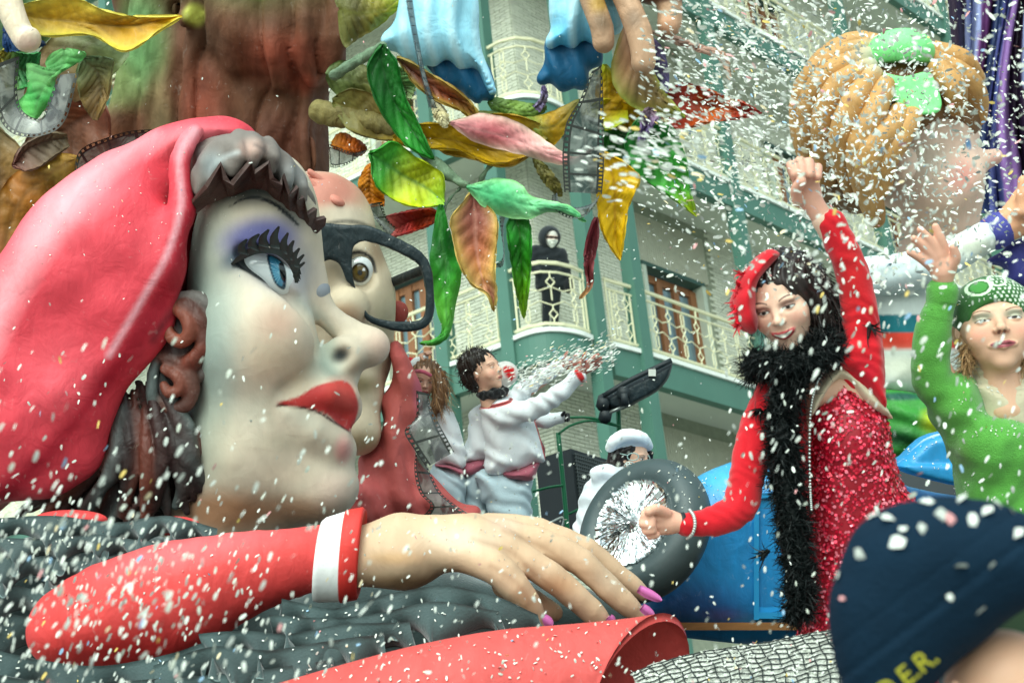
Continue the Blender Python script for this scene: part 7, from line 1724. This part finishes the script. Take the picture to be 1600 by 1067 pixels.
ho = Sdf(K7, 1.8, base=lin(220, 226, 232)); pil(ho, [(370, 540), (400, 500), (470, 488), (540, 510), (580, 560), (600, 700), (600, 930), (285, 930), (282, 800), (300, 720), (320, 620)], -4, 40, 30); ho.ell(L(430, 540, 20), np.array([70, 56, 50]) * q, k=6); ho.mesh(disp=wr_fold(106)); ho.part('white_hoodie', wc, M_cloth)

# ------------------------------------------------------------------ hooded onlooker on the balcony
F5 = Frame(22.3); K1p = F5.at(680, 320, 3.14); L = K1p.L; q = 1 / 3.14
on = thing('person', K1p.PW(565, 612, 0), 'onlooker in black hooded coat and white scarf on the rounded balcony', 'person')
DK = lin(30, 36, 40)
c0 = L(570, 165, 4); h8 = head_sdf(F5, c0, 30, rot(0, 18, -4), h=.7, skin=lin(206, 170, 150))
lp(h8, lambda x, y, z: np.clip((.07 - np.abs(y - .03)) * 60, 0, 1) * (z > .1), lin(30, 26, 26)); lp(h8, lambda x, y, z: np.clip((-.05 - y) * 30, 0, 1) * (z > -.1), lin(220, 222, 210)); lp(h8, lambda x, y, z: np.clip((y - .11) * 30, 0, 1), lin(200, 196, 186))
lg_ = Sdf(K1p, 1.0, base=DK); lg_.chain([(*L(548, 410, -2), 9), (*L(545, 500, -2), 7), (*L(542, 612, 0), 5.5)], n=5); lg_.chain([(*L(592, 410, -2), 9), (*L(590, 500, -2), 7), (*L(586, 612, 0), 5.5)], n=5); lg_.mesh()
V, Fc_, C = join([h8, lg_]); part('body', on, V, Fc_, M_cloth, cols=C)
co = Sdf(K1p, 1.0, base=DK); pil(co, [(478, 240), (500, 200), (560, 195), (610, 215), (632, 270), (645, 330), (650, 410), (610, 425), (500, 425), (490, 350), (482, 280), (472, 330)], -3, 13, 12); co.chain([(*L(490, 225, 2), 9), (*L(480, 290, 4), 8), (*L(500, 330, 8), 7)], k=3, n=5); co.chain([(*L(620, 240, 2), 9), (*L(640, 320, 2), 8), (*L(660, 400, 2), 7)], k=3, n=5); co.mesh(disp=wob(107, .3, .5)); co.part('black_coat', on, M_cloth)
ho = Sdf(K1p, .8, base=DK); ho.ell(L(560, 160, 0), np.array([56, 58, 56]) * q, R=rot(0, 0, -8)); ho.ell(L(576, 166, 18), np.array([36, 44, 60]) * q, k=2, sub=True); ho.mesh(); ho.part('hood', on, M_cloth)
bgx = Sdf(K1p, .9, base=lin(24, 26, 30)); bgx.ell(L(655, 395, 6), np.array([26, 40, 20]) * q); bgx.mesh().solo('handbag', M_cloth, 'black handbag held by the onlooker on the balcony', 'bag')

# ------------------------------------------------------------------ bystander with a navy cap, close to the camera
F6 = Frame(1.45); R6 = F6.at(1280, 760, 3.475); L = R6.L; q = 1 / 3.475
by = thing('person', R6.PW(900, 1500, -60), 'bystander seen from behind in a navy cap close to the camera', 'person')
sk = Sdf(R6, 5, base=lin(206, 160, 132)); sk.ell(L(1010, 1130, -60), np.array([330, 360, 330]) * q); sk.cap(L(980, 1300, -60), L(960, 1900, -60), 60, 75, k=30); sk.ell(L(740, 1120, 20), np.array([36, 70, 30]) * q, k=8); sk.mesh(); sk.part('body', by, M_skin)
cp = Sdf(R6, 3.4, base=lin(8, 34, 52))
cp.pillow([(60, 640), (100, 470), (160, 310), (240, 200), (400, 110), (580, 65), (800, 60), (1000, 95), (1200, 200), (1320, 400), (1300, 560), (1112, 650), (920, 790), (760, 920), (600, 1080), (480, 1190), (300, 1250), (150, 1150), (80, 900)], -30, 96, R=100, sm=3)
def seam(V):
    px_ = F6.PX(V); x, y = (px_[:, 0] - 1280) * 3.475, (px_[:, 1] - 760) * 3.475
    d1 = (x * .60 + y * .80) - (150 * .60 + 1020 * .80); d2 = (x * .60 + y * .80) - (500 * .6 + 560 * .8)
    return -2.2 * np.exp(-(d1 / 22) ** 2) + 1.6 * np.exp(-((d1 - 40) / 30) ** 2) - 1.2 * np.exp(-(d2 / 20) ** 2) + wob(108, .03, 1.2)(V)
cp.mesh(disp=seam); capo = cp.part('navy_cap', by, mat('navy_cap_cloth', (1, 1, 1), rough=.85, attr=True, var=.12, scale=20, bump=.25, bscale=200, sheen=0.0, spec=.15)); CAPS = (cp.V.copy(), cp.normals())
# yellow embroidered letters on the cap
M_yel = mat('yellow_embroidery', lin(176, 170, 40), rough=.7, var=.1, bump=.2, bscale=200)
def letters(txt, fr, cx, cy, w, size, ang, parent, m, ex=.002):
    cu_ = bpy.data.curves.new('txt', 'FONT'); cu_.body = txt; cu_.size = 1; cu_.extrude = .02; cu_.align_x = 'CENTER'
    o = bpy.data.objects.new('txt', cu_); COL.objects.link(o); dg_ = bpy.context.evaluated_depsgraph_get(); me = o.evaluated_get(dg_).to_mesh()
    V = np.array([v.co[:] for v in me.vertices]); F = [tuple(p.vertices) for p in me.polygons]; bpy.data.objects.remove(o)
    c_ = fr.L(cx, cy, w); a = math.radians(ang); k = size / fr.crop[2]
    V2 = c_ + k * np.stack([V[:, 0] * math.cos(a) - V[:, 1] * math.sin(a), V[:, 0] * math.sin(a) + V[:, 1] * math.cos(a), V[:, 2]], 1)
    return part('lettering', parent, fr.W(V2), F, m, smooth=False, label='yellow embroidered letters D.E.R.')
letters('D.E.R.', R6, 505, 1060, 78, 150, 38, capo, M_yel)
# ================================================================== confetti: 300 nearest flakes as things, the rest as one mass
M_conf = mat('confetti_paper', (1, 1, 1), rough=.7, attr=True, var=.05)
r = np.random.default_rng(99)
FLK = []      # (position, long axis, normal, length, width, colour, airborne)
PAL = [lin(218, 221, 212)] * 26 + [lin(200, 204, 190)] * 8 + [lin(232, 214, 176), lin(226, 196, 110), lin(150, 184, 214), lin(226, 160, 160)]
def flake(pos, ax, nr_, ln, wd, air=True):
    ax = nrm(ax); nr_ = nrm(nr_ - ax * (nr_ @ ax)); FLK.append((pos, ax, nr_, ln, wd, PAL[r.integers(len(PAL))], air))
def drift(n, xr, yr, dr, ln, dirn, spread, dens=None, asp=.5):
    k = 0
    while k < n:
        x, y = r.uniform(*xr), r.uniform(*yr)
        if dens is not None and r.random() > dens(x, y): continue
        d = r.uniform(*dr); a = nrm(RIGHT * dirn[0] + UP * dirn[1] + r.normal(0, spread, 3))
        l_ = ln * r.uniform(.6, 1.35); flake(P(x, y, d), a, r.normal(0, 1, 3) - FWD * 1.2, l_, l_ * asp * r.uniform(.7, 1.2)); k += 1
PAL += [lin(218, 221, 212)] * 20
g2 = lambda cx, cy, sx, sy: (lambda x, y: math.exp(-((x - cx) / sx) ** 2 - ((y - cy) / sy) ** 2))
drift(1100, (1040, 1620), (-20, 460), (2.3, 3.4), .0105, (.5, -.25), .8, lambda x, y: min(1, .25 + g2(1380, 220, 200, 200)(x, y)))
drift(1900, (1040, 1620), (-20, 460), (3.6, 7.2), .018, (.5, -.25), .8, lambda x, y: min(1, .25 + g2(1360, 200, 190, 190)(x, y)))
drift(1050, (1000, 1300), (-20, 330), (2.6, 4.0), .0125, (.9, -.38), .25, lambda x, y: min(1, .15 + g2(1150, 130, 110, 130)(x, y)), asp=.36)
drift(240, (900, 1110), (170, 330), (2.2, 2.8), .0125, (.95, -.2), .15, g2(1000, 235, 70, 45), asp=.4)
drift(820, (-20, 640), (520, 1090), (1.7, 3.0), .0108, (.42, .9), .22, lambda x, y: min(1, .05 + 1.0 * g2(140, 920, 260, 150)(x, y)), asp=.42)
drift(90, (0, 620), (460, 900), (3.0, 4.2), .010, (.4, .9), .5)
drift(400, (540, 1320), (640, 1080), (2.0, 3.6), .008, (.2, .9), .5)
drift(2600, (1000, 1620), (-20, 440), (5.0, 8.5), .013, (.7, -.3), .5, lambda x, y: min(1, .2 + g2(1240, 130, 230, 170)(x, y)), asp=.5)
drift(380, (1130, 1620), (330, 800), (2.0, 3.2), .011, (.3, .9), .4, lambda x, y: .35 + .65 * g2(1330, 470, 150, 150)(x, y))
drift(330, (620, 1120), (380, 860), (4.4, 6.0), .008, (.4, .6), .8)
drift(160, (0, 1600), (0, 460), (3.4, 6.0), .008, (.4, .6), .8)
for k in range(1300):       # handful thrown by the man in white
    t = r.random() ** .8; x = 962 - 150 * t + r.normal(0, 5 + 10 * t); y = 545 + 44 * t + r.normal(0, 15 - 5 * t)
    flake(P(x, y, r.uniform(5.7, 6.2)), nrm(RIGHT * .9 + UP * .42 + r.normal(0, .15, 3)), r.normal(0, 1, 3), .015 * r.uniform(.5, 1.3), .004)
# flakes resting in hair and on the cap
V, N = HAIR_RED
ok = np.nonzero((N[:, 1] > .1) & (N[:, 2] > -.3))[0]
for i in r.choice(ok, 260): flake(F1.W(V[i] + N[i] * 2)[0] if F1.W(V[i] + N[i] * 2).ndim > 1 else F1.W(V[i] + N[i] * 2), r.normal(0, 1, 3), N[i][0] * RIGHT + N[i][1] * UP - N[i][2] * FWD + r.normal(0, .5, 3), .009 * r.uniform(.6, 1.3), .005, False)
V, N = CAPS
for x, y, sz in ((1400, 848, 30), (1345, 868, 24), (1412, 826, 18), (1441, 827, 20), (1470, 808, 26), (1486, 812, 22), (1448, 785, 22), (1500, 782, 24), (1520, 813, 20), (1538, 800, 26), (1560, 784, 20), (1588, 833, 24), (1499, 882, 26), (1550, 882, 18), (1530, 950, 24), (1310, 900, 18), (1318, 935, 12), (1360, 800, 18), (1390, 810, 26), (1580, 798, 16), (1482, 930, 12)):
    pxv = F6.PX(V); d_ = np.hypot(pxv[:, 0] - x, pxv[:, 1] - y) - V[:, 2] * .3 * (N[:, 2] > 0) + 1e3 * (N[:, 2] < 0); i = int(np.argmin(d_)); n_ = N[i]
    flake(F6.W(V[i] + n_ * 2.5), r.normal(0, 1, 3), n_[0] * RIGHT + n_[1] * UP - n_[2] * FWD, sz * F6.s * 1.05, sz * F6.s * .8, False)
# flakes scattered over the figure, the red hem, the car, the mound
dgc = bpy.context.evaluated_depsgraph_get()
def rain(n, xr, yr, ln, names, asp=.6, dens=None):
    """flakes lying on the surfaces seen at these pixels"""
    k = 0; tries = 0
    while k < n and tries < n * 6:
        tries += 1; x, y = r.uniform(*xr), r.uniform(*yr)
        if dens is not None and r.random() > dens(x, y): continue
        v = nrm(P(x, y, 1.0) - CAM)
        ok_, loc, nr_, _, ob, _ = scene.ray_cast(dgc, Vector(CAM + v * 2.0), Vector(v))
        if not ok_ or ob.name.split('.')[0] not in names: continue
        nr_ = np.array(nr_); nr_ = nr_ if nr_ @ v < 0 else -nr_
        if nr_[2] < -.1: continue
        flake(np.array(loc) + nr_ * .003, r.normal(0, 1, 3), nr_ + r.normal(0, .3, 3), ln * r.uniform(.5, 1.3), ln * asp * r.uniform(.6, 1.2), False); k += 1
rain(170, (330, 1070), (950, 1066), .010, ('sleeve_hem', 'sleeve_ruffle', 'hem'))
rain(70, (560, 1030), (800, 960), .006, ('hand',))
rain(70, (0, 330), (200, 800), .006, ('beret',))
rain(60, (300, 620), (240, 420), .005, ('fringe', 'face'))
rain(110, (1040, 1500), (660, 800), .007, ('bodywork', 'rear_hood', 'tyre'))
rain(260, (985, 1330), (975, 1067), .009, ('paper_mound', 'net'))
rain(120, (1440, 1600), (460, 800), .006, ('green_sweater', 'turtleneck', 'headscarf'))
rain(150, (640, 860), (560, 830), .006, ('white_jacket', 'pale_trousers', 'hair', 'black_neck_warmer'))
rain(90, (0, 340), (800, 1067), .008, ('collar_ruffle', 'sleeve_ruffle', 'sleeve', 'hem'))
rain(60, (530, 1100), (60, 450), .008, ('leaf',))

def flake_verts(ax, nr_, ln, wd):
    sd = np.cross(nr_, ax)
    t = [(-.5, -.28, 0), (-.5, .28, 0), (0, -.5, .12), (0, .5, .12), (.5, -.3, 0), (.5, .3, 0)]
    return np.array([ax * a * ln + sd * b * wd + nr_ * c * wd for a, b, c in t])
FQ = [(0, 2, 3, 1), (2, 4, 5, 3)]
pos = np.array([f_[0] for f_ in FLK]); dep = (pos - CAM) @ FWD; qx = 800 + FPX * ((pos - CAM) @ RIGHT) / dep; qy = 533.5 - FPX * ((pos - CAM) @ UP) / dep
size = np.array([f_[3] * f_[4] for f_ in FLK]) / dep ** 2; size[(qx < 5) | (qx > 1595) | (qy < 5) | (qy > 1060)] = 0
big = set(np.argsort(-size)[:300].tolist())
protos = {}
for i in sorted(big):
    p_, ax, nr_, ln, wd, col, air = FLK[i]; key = tuple(np.round(col, 3))
    if key not in protos:
        protos[key] = make_mesh('confetti_flake', flake_verts(np.array([1., 0, 0]), np.array([0, 0, 1.]), 1, 1), FQ, M_conf, cols=np.tile(col, (6, 1)), smooth=False)
    o = bpy.data.objects.new('confetti_flake', protos[key]); COL.objects.link(o); sd = np.cross(nr_, ax)
    o.matrix_world = Matrix(((ax[0] * ln, sd[0] * wd, nr_[0] * wd, p_[0]), (ax[1] * ln, sd[1] * wd, nr_[1] * wd, p_[1]), (ax[2] * ln, sd[2] * wd, nr_[2] * wd, p_[2]), (0, 0, 0, 1)))
    x_, y_ = qx[i], qy[i]
    if not air and x_ > 1290 and y_ > 760: lb, gp = 'confetti flake stuck to the navy cap of the bystander', 'flakes on the navy cap'
    elif x_ < 640 and y_ > 460: lb, gp = 'pale confetti flake flying before the giant woman and her red sleeve', 'flakes before the giant woman'
    elif x_ > 1000 and y_ < 470: lb, gp = 'pale confetti flake in the dense burst at the upper right', 'flakes in the upper right burst'
    elif x_ > 1110: lb, gp = 'pale confetti flake drifting around the women in red and green', 'flakes around the two women'
    elif y_ < 460: lb, gp = 'pale confetti flake streaking past the painted leaves', 'flakes by the painted leaves'
    else: lb, gp = 'pale confetti flake falling past the giant hand and tyre', 'flakes past the giant hand'
    set_props(o, lb, 'confetti', gp)
V = []; C = []; F = []; n_ = 0
for i, f_ in enumerate(FLK):
    if i in big: continue
    V.append(f_[0] + flake_verts(f_[1], f_[2], f_[3], f_[4])); C.append(np.tile(f_[5], (6, 1))); F += [tuple(j + n_ for j in q_) for q_ in FQ]; n_ += 6
solo('confetti', np.concatenate(V), F, M_conf, 'cloud of small white paper confetti over the whole float', 'confetti', kind='stuff', cols=np.concatenate(C), smooth=False)
